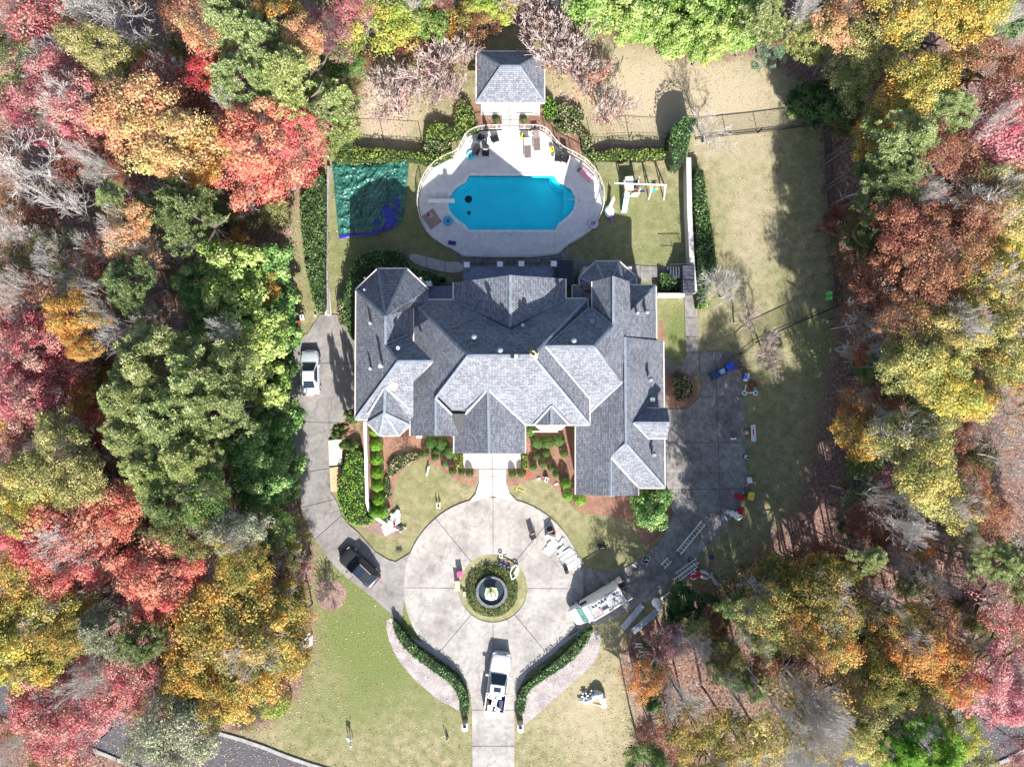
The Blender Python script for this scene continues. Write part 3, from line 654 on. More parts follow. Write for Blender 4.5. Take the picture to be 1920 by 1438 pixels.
# ================================================================ BACK TERRACE, WALLS, GAZEBO, POOL
M_TILE = mt((0.20, 0.22, 0.32), 0.6, var=0.2, scale=3, name='terrace_tile')
ter = thing('terrace', 'raised back terrace with blue tiled floor behind the house', 'terrace', P(960, 515, 0))
mb = MB(); a = P(869, 500, 3.0); b = P(1040, 560, 3.0); mb.prism([(a.x, b.y), (b.x, b.y), (b.x, a.y), (a.x, a.y)], 2.7, 3.0); mb.build('floor', M_TILE, ter, world=True)
mb = MB(); a2 = P(800, 536, 3.0); b2 = P(852, 570, 3.0); mb.prism([(a2.x, b2.y), (b2.x, b2.y), (b2.x, a2.y), (a2.x, a2.y)], 2.7, 3.0); mb.build('floor', M_TILE, ter, world=True)
for (x, y) in ((875,496.5),(937.5,495.5),(977.5,494.5),(1038.5,494.5),(803.5,532)):
    p = P(x, y, 4.1); mb = MB(); mb.box((p.x, p.y, 2.0), (0.42, 0.42, 4.0)); c = mb.build('pillar', M_WALL, ter, world=True)
    mk('pillar_cap', [(v[0]-ter.location.x, v[1]-ter.location.y, v[2]) for v in MB().box((p.x, p.y, 4.05), (0.55, 0.5, 0.12)).v], MB().box((0,0,0),(1,1,1)).f, M_WHITE, c)
def railing(parent, pts, z0, z1, m, pick=0.14, rail=0.05, name='railing', posts=True, pw=0.022):
    mb = MB(); st = MB()
    for a, b in zip(pts[:-1], pts[1:]):
        a = Vector(a); b = Vector(b); mb.bar((a.x, a.y, z1), (b.x, b.y, z1), rail, rail); mb.bar((a.x, a.y, z0+0.1), (b.x, b.y, z0+0.1), rail*.7, rail*.7)
        n = int((b-a).length/pick)
        for k in range(1, n):
            p = a.lerp(b, k/n); st.box((p.x, p.y, (z0+z1)/2), (pw, pw, z1-z0))
    mb.build(name, m, parent, world=True); o = st.build('picket_row', m, parent, world=True); o['kind'] = 'stuff'
railing(ter, [P(875,497,3), P(937,496,3), P(978,495,3), P(1038,495,3), P(1038,540,3)], 3.0, 4.0, M_IRON)
railing(ter, [P(806,534,3), P(850,534,3)], 3.0, 4.0, M_IRON)
# dark stair down from the terrace
st = thing('back_stairs', 'dark stairs beside the terrace leading down to the lawn', 'stairs', P(1055, 510, 0))
M_STEP = mt((0.06, 0.065, 0.09), 0.7, var=0.2, name='dark_steps')
for k in range(9):
    mb = MB(); a = P(1040, 488+k*5.2, 0.3+k*0.3); b = P(1074, 493+k*5.2, 0.3+k*0.3); z = 0.3+k*0.3
    mb.prism([(a.x, b.y), (b.x, b.y), (b.x, a.y), (a.x, a.y)], max(0, z-0.6), z); mb.build('step', M_STEP, st, world=True)
mb = MB(); mb.bar(P(1012,488,0.9), P(1074,483,0.9), 0.06); mb.bar(P(1074,483,0.9), P(1074,535,3.4), 0.06); mb.build('handrail', M_IRON, st, world=True)
st2 = thing('garden_stairs', 'dark timber stairs at the corner of the side garden by the retaining wall', 'stairs', P(1285, 520, 0))
for k in range(6):
    x = 1251+k*5.2; mb = MB(); z = 0.25+k*0.25; a = P(x, 500, z); b = P(x+5.6, 521, z); mb.prism([(a.x, b.y), (b.x, b.y), (b.x, a.y), (a.x, a.y)], 0, z); mb.build('step', M_STEP, st2, world=True)
for k in range(8):
    y = 498+k*6.5; mb = MB(); z = 1.75; a = P(1280, y, z); b = P(1302, y+6.2, z); mb.prism([(a.x, b.y), (b.x, b.y), (b.x, a.y), (a.x, a.y)], 0, z+k*0.03); mb.build('step', M_STEP, st2, world=True)
railing(st2, [P(1281,518,1.8), P(1287,549,1.8), P(1306,549,1.8)], 1.8, 2.7, M_IRON)
railing(st2, [P(1250,499,1.0), P(1296,496,1.8)], 1.4, 2.3, M_IRON)
def wall(name, label, pts, w_, h, m, capm=None, cat='wall', group=None):
    p0 = P(*pts[len(pts)//2], 0); t = thing(name, label, cat, p0, 0, group)
    mb = MB(); cp = MB()
    for a, b in zip(pts[:-1], pts[1:]):
        A = P(*a, h); B_ = P(*b, h); A.z = B_.z = h/2-0.03; mb.bar(A, B_, w_, h-0.06); A = A.copy(); B_ = B_.copy(); A.z = B_.z = h; cp.bar(A, B_, w_*1.15, 0.08)
    mb.build('wall_body', m, t, world=True); cp.build('coping', capm or M_CREAM, t, world=True); return t
M_LWALL = mt((0.55, 0.53, 0.50), 0.85, var=0.1, name='pale_wall')
wall('retaining_wall', 'long pale retaining wall between the play lawn and the right hedge', [(1291,296),(1293,400),(1298,497),(1303,549)], 0.42, 1.5, M_LWALL, mt((0.46, 0.45, 0.44), 0.8, name='wall_cap'))
wall('garden_wall', 'short white wall joining the right side of the house to the walkway', [(1233,553),(1284,553)], 0.3, 1.2, M_LWALL, M_LWALL)
wall('front_wall', 'narrow white wall behind the row of clipped bright green shrubs', [(684,790),(686,860),(688,940),(693,962),(724,984)], 0.26, 0.7, M_LWALL, M_WHITE)
wall('left_wall', 'thin stone wall edging the lawn beside the left hedge', [(616,312),(612,420),(612,500),(615,590)], 0.2, 0.5, M_WALL, M_CURB)
for (x, y, l) in ((873,1360,'small stone lantern pillar left of the entrance driveway'),(976,1362,'small stone lantern pillar right of the entrance driveway')):
    t = thing('lantern_pillar', l, 'pillar', P(x, y-7, 0), 0, 'lantern pillars at the driveway entrance')
    MB().box((0, 0, 0.5), (0.5, 0.6, 1.0)).build('base', M_WALL, t); MB().box((0, 0, 1.05), (0.62, 0.72, 0.1)).build('cap', M_LWALL, t)
    MB().box((0, -0.05, 1.3), (0.28, 0.28, 0.36)).build('lantern', M_BLACK, t); MB().box((0, -0.05, 1.5), (0.36, 0.36, 0.05)).build('lantern_top', M_ALU, t)
# gazebo / pool house
gz = thing('gazebo', 'square pool house with grey hipped roof and white columns', 'gazebo', P(957, 165, 0))
E, Rr = 3.2, 5.4
facet(gz, [(893,97,E),(940,125,Rr),(974,125,Rr),(1021,97,E)]); facet(gz, [(893,97,E),(940,125,Rr),(893,193,E)])
facet(gz, [(1021,97,E),(974,125,Rr),(1021,193,E)]); facet(gz, [(893,193,E),(940,125,Rr),(974,125,Rr),(1021,193,E)])
for a, b in (((893,97,E),(940,125,Rr)),((1021,97,E),(974,125,Rr)),((893,193,E),(940,125,Rr)),((1021,193,E),(974,125,Rr)),((940,125,Rr),(974,125,Rr))): line(gz, a, b)
mb = MB(); mb.prism(W2([(902,106),(1012,106),(1012,216),(902,216)], 0)[::-1], 0, 0.18); mb.build('floor', M_WHITE, gz, world=True)
for x in (908, 938, 973, 1007):
    p = P(x, 196, 0.2); mb = MB(); mb.lathe([(.16, .18), (.13, .4), (.11, 2.8), (.17, 3.0)], 12, (p.x, p.y+0.25, 0)); mb.build('column', M_WHITE, gz, world=True, smooth=True)
    if x in (908, 1007):
        for y in (115, 158): q = P(x, y+8, 0); MB().lathe([(.16, .18), (.13, .4), (.11, 2.8), (.17, 3.0)], 12, (q.x, q.y, 0)).build('column', M_WHITE, gz, world=True, smooth=True)
mb = MB(); q = P(957, 135, 0); mb.box((q.x, q.y, 1.6), (5.6, 0.2, 3.0)); mb.build('back_wall', M_WALL, gz, world=True)
slabs('gazebo_path', None, [(941,214),(973,214),(973,247),(941,247)], [(930,226,980,226),(930,237,980,237)], M_WALK, 0.12)
# pool deck with the pool cut out of it
DECK = [(1042,483),(870,483),(856,472),(830,460),(806,442),(793,420),(786,392),(787,365),(795,340),(812,315),(835,300),(858,291),(868,275),(877,256),(901,246),(1012,246),(1026,253),(1038,270),(1053,285),(1077,296),(1100,310),(1117,330),(1128,355),(1131,380),(1124,405),(1110,430),(1085,448),(1062,460)]
POOL = [(880,331),(1039,331),(1044,340),(1056,347.5),(1070,356),(1077,369),(1078,381),(1074,395),(1066,405),(1056,413),(1047,420.5),(1041,432),(880,432),(871,421),(861,415),(851,406),(844,397),(841,385),(843,372),(852,358),(861,350),(873,344)]
DECKs = smooth_poly(DECK, 1)
slabs('pool_deck', None, DECKs, [(878,200,878,500),(1040,200,1040,500),(700,382,1200,380),(958,420,958,520),(958,200,958,330)], M_DECK, 0.12, holes=[POOL], gap=0.015)
slabs('lower_terrace', None, [(858,476),(1066,458),(1066,505),(866,505)], [(905,470,905,520),(975,470,975,520),(1015,470,1015,520)], M_DRIVE, 0.05)
pool = thing('swimming_pool', 'turquoise swimming pool with scalloped corners and rounded step bay', 'pool', P(960, 381, 0))
def grow(poly, d_, z=0): return inset(W2(poly, z), -d_)
op = grow(POOL, 0.30); ip = W2(POOL); n = len(ip)
a = sum(ip[i][0]*ip[(i+1) % n][1]-ip[(i+1) % n][0]*ip[i][1] for i in range(n))
vs = [(x, y, 0.17) for x, y in ip]+[(x, y, 0.17) for x, y in op]+[(x, y, 0.05) for x, y in op]+[(x, y, -0.15) for x, y in ip]
for i in range(n):
    j = (i+1) % n; k = MB(); k.add([vs[i], vs[j], vs[n+j], vs[n+i], vs[2*n+i], vs[2*n+j], vs[3*n+i], vs[3*n+j]], [(0,1,2,3),(3,2,5,4),(1,0,6,7)]); k.build('coping_stone', M_COPE, pool, world=True)
M_PLASTER = mt((0.46, 0.86, 0.92), 0.7, var=0.06, scale=0.6, name='pool_plaster')
vs = [(x, y, 0.05) for x, y in ip]+[(x, y, -1.25) for x, y in ip]; tr = tessellate_polygon([[Vector((x, y, 0)) for x, y in ip]])
k = MB(); k.add(vs, [(i, (i+1) % n, n+(i+1) % n, n+i) for i in range(n)]+[tuple(n+i for i in t) for t in tr]); k.build('basin', M_PLASTER, pool, world=True)
for r, z in ((26, -0.4), (20, -0.7), (14, -1.0)):
    q = [(1054+r*math.cos(t), 381+r*1.12*math.sin(t)) for t in np.linspace(-1.45, 1.45, 14)]
    MB().prism(W2(q, 0)[::-1], -1.6, z).build('pool_step', M_PLASTER, pool, world=True)
for cx, cy, a0 in ((884,330,0),(1037,330,90),(884,433,270),(1037,433,180)):
    for r, z in ((19, -0.45), (14, -0.8)):
        pass
for (cx, cy) in ((861,331),(1057,331),(861,432),(1057,432)):
    for r, z in ((27, -0.8), (23, -0.45)):
        q = circ(cx, cy, r, 26); q = [(max(841, min(1077, x)), max(331, min(432, y))) for x, y in q]
        wq = W2(q); 
        k = MB(); k.prism(wq, -1.6, z); k.build('pool_step', M_PLASTER, pool, world=True)
m, n_, N, L, B = nodes('pool_water')
N.remove(B); tb = N.new('ShaderNodeBsdfTransparent'); tb.inputs[0].default_value = (0.22, 0.90, 0.97, 1); gb = N.new('ShaderNodeBsdfGlossy'); gb.inputs['Roughness'].default_value = 0.04
fr = N.new('ShaderNodeFresnel'); fr.inputs[0].default_value = 1.33; ms = N.new('ShaderNodeMixShader')
bp = N.new('ShaderNodeBump'); bp.inputs['Strength'].default_value = 0.15; bp.inputs['Distance'].default_value = 0.05; L.new(noise(N, L, 3.0, 3, 0.5), bp.inputs['Height']); L.new(bp.outputs[0], gb.inputs['Normal'])
L.new(fr.outputs[0], ms.inputs[0]); L.new(tb.outputs[0], ms.inputs[1]); L.new(gb.outputs[0], ms.inputs[2]); L.new(ms.outputs[0], N['Material Output'].inputs[0])
k = MB(); k.add([(x, y, -0.06) for x, y in ip], [tuple(t) for t in tr]); k.build('water', m, pool, world=True)
db = thing('diving_board', 'white diving board reaching over the left end of the pool', 'diving board', P(822, 380, 0.12))
MB().box((0.35, 0, 0.62), (2.65, 0.42, 0.06)).build('board', M_WHITE, db); MB().box((-0.6, 0, 0.3), (0.5, 0.4, 0.58)).build('stand', M_ALU, db)
lad = thing('pool_ladder', 'thin chrome handrail over the pool steps', 'handrail', P(1078, 378, 0.17))
k = MB(); k.tube((-0.8, 0, -0.1), (-0.8, 0, 0.7), 0.03); k.tube((-0.8, 0, 0.7), (0.4, 0, 0.7), 0.03); k.tube((0.4, 0, 0.7), (0.4, 0, 0), 0.03); k.build('rail', M_ALU, lad, smooth=True)
# fence round the deck
FE = [(868,480),(852,470),(828,459),(805,442),(792,420),(785,392),(786,364),(794,339),(811,314),(835,299),(858,290),(867,274),(876,255),(901,244),(941,243)]
FE2 = [(973,243),(1012,243),(1027,251),(1039,268),(1054,283),(1078,294),(1101,308),(1118,329),(1129,354),(1132,380),(1125,406),(1111,431),(1086,449),(1063,461),(1042,482),(868,482)]
M_FENCE = mt((0.66, 0.62, 0.58), 0.5, var=0.08, name='fence_paint')
for q, l in ((smooth_poly(FE, 1, False), 'cream picket fence along the left half of the pool deck'), (smooth_poly(FE2, 1, False), 'cream picket fence along the right half of the pool deck')):
    dark = 0
    t = thing('pool_fence', l, 'fence', P(*q[len(q)//2], 0), 0, 'picket fences around the pool deck')
    W = [P(x, y, 0) for x, y in q]; railing(t, [(p.x, p.y, 0.1) for p in W], 0.15, 1.25, M_FENCE, 0.13, 0.05, 'rail')
    s = 0
    for a, b in zip(W[:-1], W[1:]):
        s += (b-a).length
        if s > 1.4: s = 0; MB().box((a.x, a.y, 0.7), (0.07, 0.07, 1.25)).build('post', M_FENCE, t, world=True)
    p = W[-1]; MB().box((p.x, p.y, 0.7), (0.07, 0.07, 1.25)).build('post', M_FENCE, t, world=True)
gt = thing('pool_gate', 'open white gate between the gazebo path and pool deck', 'gate', P(957, 243, 0.12)); railing(gt, [P(957,243,0), P(962,232,0)], 0.2, 1.2, M_FENCE, 0.12, 0.05, 'frame')
def yardfence(label, pts, group='black fences around the right lawn'):
    t = thing('lawn_fence', label, 'fence', P(*pts[len(pts)//2], 0), 0, group)
    for a, b in zip(pts[:-1], pts[1:]):
        A = P(*a); B_ = P(*b); n = max(1, int((B_-A).length/2.6))
        for k in range(n+1): q = A.lerp(B_, k/n); MB().box((q.x, q.y, 0.75), (0.07, 0.07, 1.5)).build('post', M_IRON, t, world=True)
    railing(t, [P(*p) for p in pts], 0.05, 1.45, M_IRON, 0.11 if group else 0.35, 0.06 if group else 0.03, 'rail', pw=0.022 if group else 0.012)
yardfence('black metal fence running from the pale shrub to the upper right lawn corner', [(1304,262),(1420,250),(1543,234)])
yardfence('black metal fence down the right edge of the lawn', [(1543,234),(1553,400),(1568,574)])
yardfence('black metal fence slanting from the lime bins back toward the bare tree', [(1568,574),(1490,606),(1412,642),(1385,664)])
yardfence('dark garden fence behind the hedge left of the play lawn', [(1108,262),(1180,258),(1268,262)], None)
yardfence('dark garden fence behind the hedge above the green tarp', [(655,262),(720,264),(792,268)], None)
# fountain island
fo = thing('fountain', 'tiered white fountain in a round dark basin at the court centre', 'fountain', P(922, 1106, 0))
k = MB(); k.lathe([(1.28, 0.72), (1.55, 0.72), (1.58, 0.66), (1.58, 0.0)][::-1], 40); k.f.pop(); k.build('basin_wall', mt((0.13, 0.135, 0.15), 0.8, var=.35, name='basin_stone'), fo, smooth=False)
k = MB(); k.lathe([(1.28, 0.76), (1.30, 0.35)], 40); k.f.pop(); k.build('basin_lining', M_BLACK, fo)
k = MB(); k.lathe([(1.29, 0.50), (0.001, 0.501)], 40); k.build('water', mt((0.03, 0.05, 0.055), 0.06, spec=.6, name='dark_water'), fo)
k = MB(); k.lathe([(.30, .3), (.26, .6), (.12, .75), (.14, .95), (.60, 1.15), (.66, 1.22), (.58, 1.22), (.52, 1.16), (.1, 1.14)], 28); k.build('lower_bowl', M_WHITE, fo, smooth=True)
k = MB(); k.lathe([(.1, 1.1), (.09, 1.5), (.30, 1.72), (.34, 1.78), (.28, 1.78), (.08, 1.72)], 24); k.build('upper_bowl', M_WHITE, fo, smooth=True)
k = MB(); k.lathe([(.07, 1.7), (.09, 1.95), (.04, 2.05), (.07, 2.15), (.02, 2.25)], 14); k.build('finial', mt((0.35, 0.36, 0.36), .6, name='grey_stone'), fo, smooth=True)
k = MB(); [k.box((.62*math.cos(q), .62*math.sin(q), 1.2), (.2, .2, .08), rz=math.degrees(q)) for q in (.8, 2.36, 3.93, 5.5)]; k.build('bowl_lip', M_WHITE, fo)
k = MB(); k.lathe([(.48, 1.19), (.001, 1.2)], 24); k.build('bowl_algae', mt((0.22, 0.27, 0.06), .8, name='algae'), fo)
# ================================================================ VEGETATION
LC = dict(
 crimson=((0.40,0.07,0.10),(0.58,0.18,0.20),(0.50,0.30,0.24)), pink=((0.50,0.12,0.17),(0.66,0.26,0.30),(0.66,0.36,0.36)),
 coral=((0.58,0.10,0.09),(0.66,0.20,0.15),(0.64,0.30,0.19)), red=((0.42,0.03,0.03),(0.50,0.09,0.05),(0.50,0.20,0.10)),
 rust=((0.15,0.055,0.035),(0.32,0.13,0.08),(0.40,0.20,0.11)), plum=((0.22,0.07,0.10),(0.34,0.14,0.17),(0.42,0.22,0.20)),
 orange=((0.52,0.18,0.035),(0.60,0.28,0.07),(0.34,0.28,0.08)), gold=((0.56,0.27,0.05),(0.60,0.42,0.10),(0.22,0.25,0.07)),
 yellow=((0.56,0.38,0.05),(0.62,0.50,0.12),(0.28,0.33,0.08)), peach=((0.60,0.38,0.20),(0.50,0.42,0.16),(0.62,0.30,0.15)),
 goldolive=((0.24,0.22,0.045),(0.46,0.31,0.06),(0.14,0.17,0.04)), olive=((0.20,0.23,0.06),(0.38,0.38,0.13),(0.48,0.44,0.18)),
 oliveyel=((0.28,0.30,0.09),(0.50,0.47,0.17),(0.56,0.42,0.12)), darkolive=((0.07,0.10,0.03),(0.16,0.18,0.06),(0.24,0.20,0.07)),
 yelgreen=((0.20,0.30,0.045),(0.36,0.44,0.08),(0.46,0.42,0.08)), hedgeyg=((0.20,0.32,0.06),(0.34,0.47,0.12),(0.40,0.50,0.16)),
 green=((0.07,0.16,0.035),(0.14,0.26,0.06),(0.24,0.32,0.09)), bright=((0.14,0.34,0.02),(0.24,0.47,0.05),(0.30,0.50,0.09)),
 mag=((0.07,0.19,0.04),(0.15,0.32,0.07),(0.30,0.45,0.13)), magy=((0.18,0.30,0.05),(0.34,0.44,0.10),(0.42,0.50,0.15)), dark=((0.02,0.06,0.012),(0.045,0.11,0.02),(0.09,0.17,0.04)),
 pine=((0.24,0.31,0.10),(0.36,0.43,0.17),(0.47,0.51,0.24)), pined=((0.13,0.19,0.065),(0.21,0.28,0.10),(0.30,0.35,0.15)), piney=((0.28,0.36,0.11),(0.42,0.49,0.18),(0.50,0.53,0.22)),
 bluegreen=((0.14,0.25,0.16),(0.23,0.36,0.23),(0.32,0.43,0.28)), grey=((0.26,0.28,0.17),(0.36,0.38,0.24),(0.42,0.42,0.30)))
CN = dict(crimson='crimson',pink='pink-red',coral='coral-red',red='deep red',rust='rust-brown',plum='plum-purple',orange='orange',gold='golden-orange',yellow='yellow',peach='peach and gold',
 goldolive='gold and olive',olive='olive-green',oliveyel='yellowish olive',darkolive='dark olive',yelgreen='yellow-green',hedgeyg='bright yellow-green',green='mid-green',bright='vivid green',mag='glossy green',magy='light glossy green',
 dark='dark green',pine='soft green',pined='dark soft green',piney='yellowish green',bluegreen='blue-green',grey='grey-green')
_lm = {}
def LMt(c):
    if c not in _lm: _lm[c] = leafm(c+'_leaves', *LC[c], tr=0.32 if c not in ('mag','dark','magy') else 0.15, spec=0.15 if c not in ('mag','dark','magy') else 0.35)
    return _lm[c]
def crown_broad(seed, nc=72, per=150, lsz=0.027, cr=(0.15, 0.36), flat=0.8, shell=0.45):
    r = np.random.default_rng(seed)
    dirs = r.normal(size=(nc*3, 3)); dirs /= np.linalg.norm(dirs, axis=1, keepdims=True); dirs = dirs[dirs[:, 2] > -0.35][:nc]
    rad = shell+(0.86-shell)*r.random(len(dirs))**0.6
    ang = np.arctan2(dirs[:, 1], dirs[:, 0]); lob = 1+0.20*np.sin(ang*2+seed*1.7)+0.14*np.sin(ang*3+seed)+0.10*np.sin(ang*5+2*seed)
    cc = dirs*(rad*lob)[:, None]; cc[:, 2] *= flat
    C_, N_, L_, K_ = [], [], [], []
    for c in cc:
        k = int(per*r.uniform(0.6, 1.4)); R = r.uniform(*cr)
        q = r.normal(size=(k, 3)); q /= np.linalg.norm(q, axis=1, keepdims=True); q[:, 2] = np.where(q[:, 2] < -0.2, -q[:, 2], q[:, 2])
        C_.append(c+q*R*(0.55+0.5*r.random((k, 1)))*np.array([1, 1, 0.75])); N_.append(q*0.8+np.array([0, 0, 0.5])+r.normal(size=(k, 3))*0.45)
        L_.append(r.random(k)); K_.append(np.full(k, r.random())+r.normal(size=k)*0.08)
    C_, N_, L_, K_ = map(np.concatenate, (C_, N_, L_, K_))
    return leafmesh('crown', C_, N_, lsz*(0.5+1.0*r.random(len(C_))), L_, np.clip(K_, 0, 1))
def crown_ball(seed, n=2600):
    r = np.random.default_rng(seed); q = r.normal(size=(n, 3)); q /= np.linalg.norm(q, axis=1, keepdims=True); q[:, 2] = np.where(q[:, 2] < -.5, -q[:, 2], q[:, 2])
    a = np.arctan2(q[:, 1], q[:, 0]); rad = (0.93+0.07*np.sin(a*5+seed)*np.sin(q[:, 2]*6+seed))*(0.90+0.12*r.random(n))
    return leafmesh('crown', q*rad[:, None], q+r.normal(size=(n, 3))*0.35, 0.055*(0.7+0.6*r.random(n)), r.random(n), r.random(n)*.5)
def crown_pine(seed, nb=320, per=56, fl=0.75):
    r = np.random.default_rng(seed); C_, N_, L_, K_ = [], [], [], []
    arms = [(r.uniform(0, 2*math.pi), r.uniform(-0.3, 1)) for _ in range(26)]
    for i in range(nb):
        a, h = arms[i % 26]; reach = (1-max(0, h)*0.75)*r.uniform(0.35, 1.0); aa = a+r.normal()*0.22/(reach+.3)
        c = np.array([math.cos(aa)*reach, math.sin(aa)*reach, h*fl+0.12*reach+r.normal()*0.05])
        q = r.normal(size=(per, 3)); q /= np.linalg.norm(q, axis=1, keepdims=True); q[:, 2] = np.abs(q[:, 2])*0.9+0.1
        R = r.uniform(0.07, 0.13); C_.append(c+q*R*(0.3+0.8*r.random((per, 1)))); N_.append(np.cross(q, r.normal(size=(per, 3)))+np.array([0, 0, .5]))
        L_.append(np.clip(r.random(per)*0.8+0.2*q[:, 2], 0, 1)); K_.append(np.full(per, r.random()))
    C_, N_, L_, K_ = map(np.concatenate, (C_, N_, L_, K_))
    return leafmesh('crown', C_, N_, 0.036*(0.7+0.6*r.random(len(C_))), L_, K_, 0.28)
def crown_sparse(seed, n=900, lsz=0.036):
    r = np.random.default_rng(seed); d_ = r.normal(size=(n, 3)); d_ /= np.linalg.norm(d_, axis=1, keepdims=True); d_[:, 2] = np.where(d_[:, 2] < -.3, -d_[:, 2], d_[:, 2])
    g = r.normal(size=(26, 3)); g /= np.linalg.norm(g, axis=1, keepdims=True); gi = r.integers(0, 26, n)
    c = g[gi]*(0.35+0.5*r.random((n, 1)))+d_*0.28*r.random((n, 1)); c[:, 2] = np.abs(c[:, 2])*0.8
    return leafmesh('crown', c, d_+np.array([0, 0, .6]), lsz*(0.6+0.7*r.random(n)), r.random(n), r.random(n))
def branches(seed, depth=6, stems=1, spread=0.55, up=0.25, r0=0.045, l0=0.55, z0=0.0, kids=(2, 3), tw=0.0035, shrink=(0.66, 0.84)):
    r = np.random.default_rng(seed); segs = []
    def grow(p, d_, L, rad, dep):
        q = p; nseg = 3 if dep >= 3 else 2
        for k in range(nseg):
            d_ = d_+r.normal(size=3)*0.085+np.array([0, 0, up*0.12]); d_ /= np.linalg.norm(d_); e = q+d_*L/nseg; r1 = rad*(1-0.28/nseg*1.0); segs.append((q, e, rad, max(tw, r1))); rad = r1; q = e
            if dep <= depth-1 and dep > 1 and k < nseg-1 and r.random() < 0.6:
                dd = d_+r.normal(size=3)*spread*1.1; dd[2] += up; dd /= np.linalg.norm(dd); grow(q, dd, L*0.6, max(tw, rad*0.5), dep-2)
        if dep <= 0: return
        for k in range(r.integers(kids[0], kids[1]+1)):
            dd = d_+r.normal(size=3)*spread; dd[2] += up*0.5; dd /= np.linalg.norm(dd); grow(q, dd, L*r.uniform(*shrink), max(tw, rad*(0.72 if k == 0 else 0.55)), dep-1)
    for s in range(stems):
        a = 2*math.pi*s/stems+r.random(); d_ = np.array([math.cos(a)*(0.35 if stems > 1 else 0.05), math.sin(a)*(0.35 if stems > 1 else 0.05), 1.0]); d_ /= np.linalg.norm(d_)
        grow(np.array([0, 0, z0])+d_*0.02, d_, l0*r.uniform(.85, 1.1), r0/(stems**0.5 if stems > 1 else 1), depth)
    n = len(segs); A = np.array([s[0] for s in segs]); Bb = np.array([s[1] for s in segs]); ra = np.array([s[2] for s in segs]); rb = np.array([s[3] for s in segs])
    m = max(np.abs(np.concatenate([A[:, :2], Bb[:, :2]])).max(), 1e-6)
    D = Bb-A; D /= np.maximum(np.linalg.norm(D, axis=1, keepdims=True), 1e-9); T = np.cross(D, np.array([0.31, 0.2, 0.93])); T /= np.maximum(np.linalg.norm(T, axis=1, keepdims=True), 1e-6); U = np.cross(D, T)
    V = np.empty((n, 6, 3))
    for k in range(3):
        q = 2*math.pi*k/3; o = T*math.cos(q)+U*math.sin(q); V[:, k] = A+o*ra[:, None]; V[:, 3+k] = Bb+o*rb[:, None]
    Fc = []
    base = np.arange(n)*6
    fs = np.concatenate([np.stack([base+k, base+(k+1) % 3, base+3+(k+1) % 3, base+3+k], 1) for k in range(3)])
    me = bpy.data.meshes.new('limbs'); me.vertices.add(6*n); me.vertices.foreach_set('co', V.ravel())
    me.loops.add(fs.size); me.loops.foreach_set('vertex_index', fs.ravel().astype(np.int32)); me.polygons.add(len(fs)); me.polygons.foreach_set('loop_start', np.arange(0, fs.size, 4, dtype=np.int32))
    try: me.polygons.foreach_set('loop_total', np.full(len(fs), 4, dtype=np.int32))
    except Exception: pass
    me.update(calc_edges=True)
    zt = max(A[:, 2].max(), Bb[:, 2].max()); return me, zt, m
def trunkmesh(seed):   # trunk with limbs, height 1, crown radius 1
    r = np.random.default_rng(seed); mb = MB(); p = Vector((0, 0, 0)); pts = [p]
    for k in range(5): p = p+Vector((r.normal()*0.03, r.normal()*0.03, 0.2)); pts.append(p)
    for k in range(5): mb.tube(pts[k], pts[k+1], 0.06-0.008*k, 0.06-0.008*(k+1), 7, False)
    for k in range(9):
        i = 3; a = r.random()*6.28; q = pts[i].lerp(pts[i+1], r.random()); e = q+Vector((math.cos(a)*0.55, math.sin(a)*0.55, 0.05)); mb.tube(q, e, 0.024, 0.012, 5, False)
        e2 = e+Vector((math.cos(a+.4)*0.3, math.sin(a+.4)*0.3, 0.03)); mb.tube(e, e2, 0.015, 0.006, 4, False)
    me = bpy.data.meshes.new('trunk'); me.from_pydata(mb.v, [], mb.f); me.update(); return me
PROTO = dict(
 broad=[crown_broad(i) for i in range(1, 6)],
 fine=[crown_broad(20+i, 84, 135, 0.024, (0.15, 0.30)) for i in range(3)],
 dense=[crown_broad(40+i, 110, 120, 0.036, (0.14, 0.26), 0.95, 0.55) for i in range(3)],
 pine=[crown_pine(60+i) for i in range(4)],
 wisp=[crown_sparse(50+i, 420, 0.030) for i in range(2)],
 sparse=[crown_sparse(70+i) for i in range(3)],
 thin=[crown_broad(75+i, 58, 84, 0.024, (0.16, 0.32)) for i in range(3)],
 ball=[crown_ball(80+i) for i in range(3)])
TR = [trunkmesh(90+i) for i in range(4)]
BARE = [branches(100+i, 7, 1, 0.40, 0.25, 0.045, 0.42, tw=0.0024, shrink=(0.70, 0.90)) for i in range(4)]
MYRT = [branches(120+i, 5, 8, 0.22, 0.45, 0.050, 0.36, tw=0.004) for i in range(3)]
TWIG = [branches(140+i, 4, 9, 0.38, 0.25, 0.03, 0.30, tw=0.005) for i in range(2)]
for lst in (BARE, MYRT, TWIG):
    for me, zt, m in lst:
        for v in me.vertices: v.co.x /= m; v.co.y /= m; v.co.z /= zt
KIND = dict(broad=('maple_tree','maple'), fine=('oak_tree','oak'), dense=('evergreen_tree','evergreen'), pine=('pine_tree','pine'), sparse=('sparse_tree','sparse-leaved tree'), bare=('bare_tree','leafless tree'), myrtle=('crepe_myrtle','multi-stemmed crepe myrtle'), thin=('young_tree','thin-crowned tree'), twig=('bare_shrub','bare twiggy shrub'), ball=('round_shrub','round shrub'))
TREES = []; cnt = [0]
def setmat(o, me, m):
    if not me.materials: me.materials.append(m)
    o.material_slots[0].link = 'OBJECT'; o.material_slots[0].material = m
def base_in_clear(x, y, h, marg):
    b = P(x, y, h); px, py = b.x*S+960, 719-b.y*S
    return sdist(np.array([px]), np.array([py]), CLEAR)[0] > marg
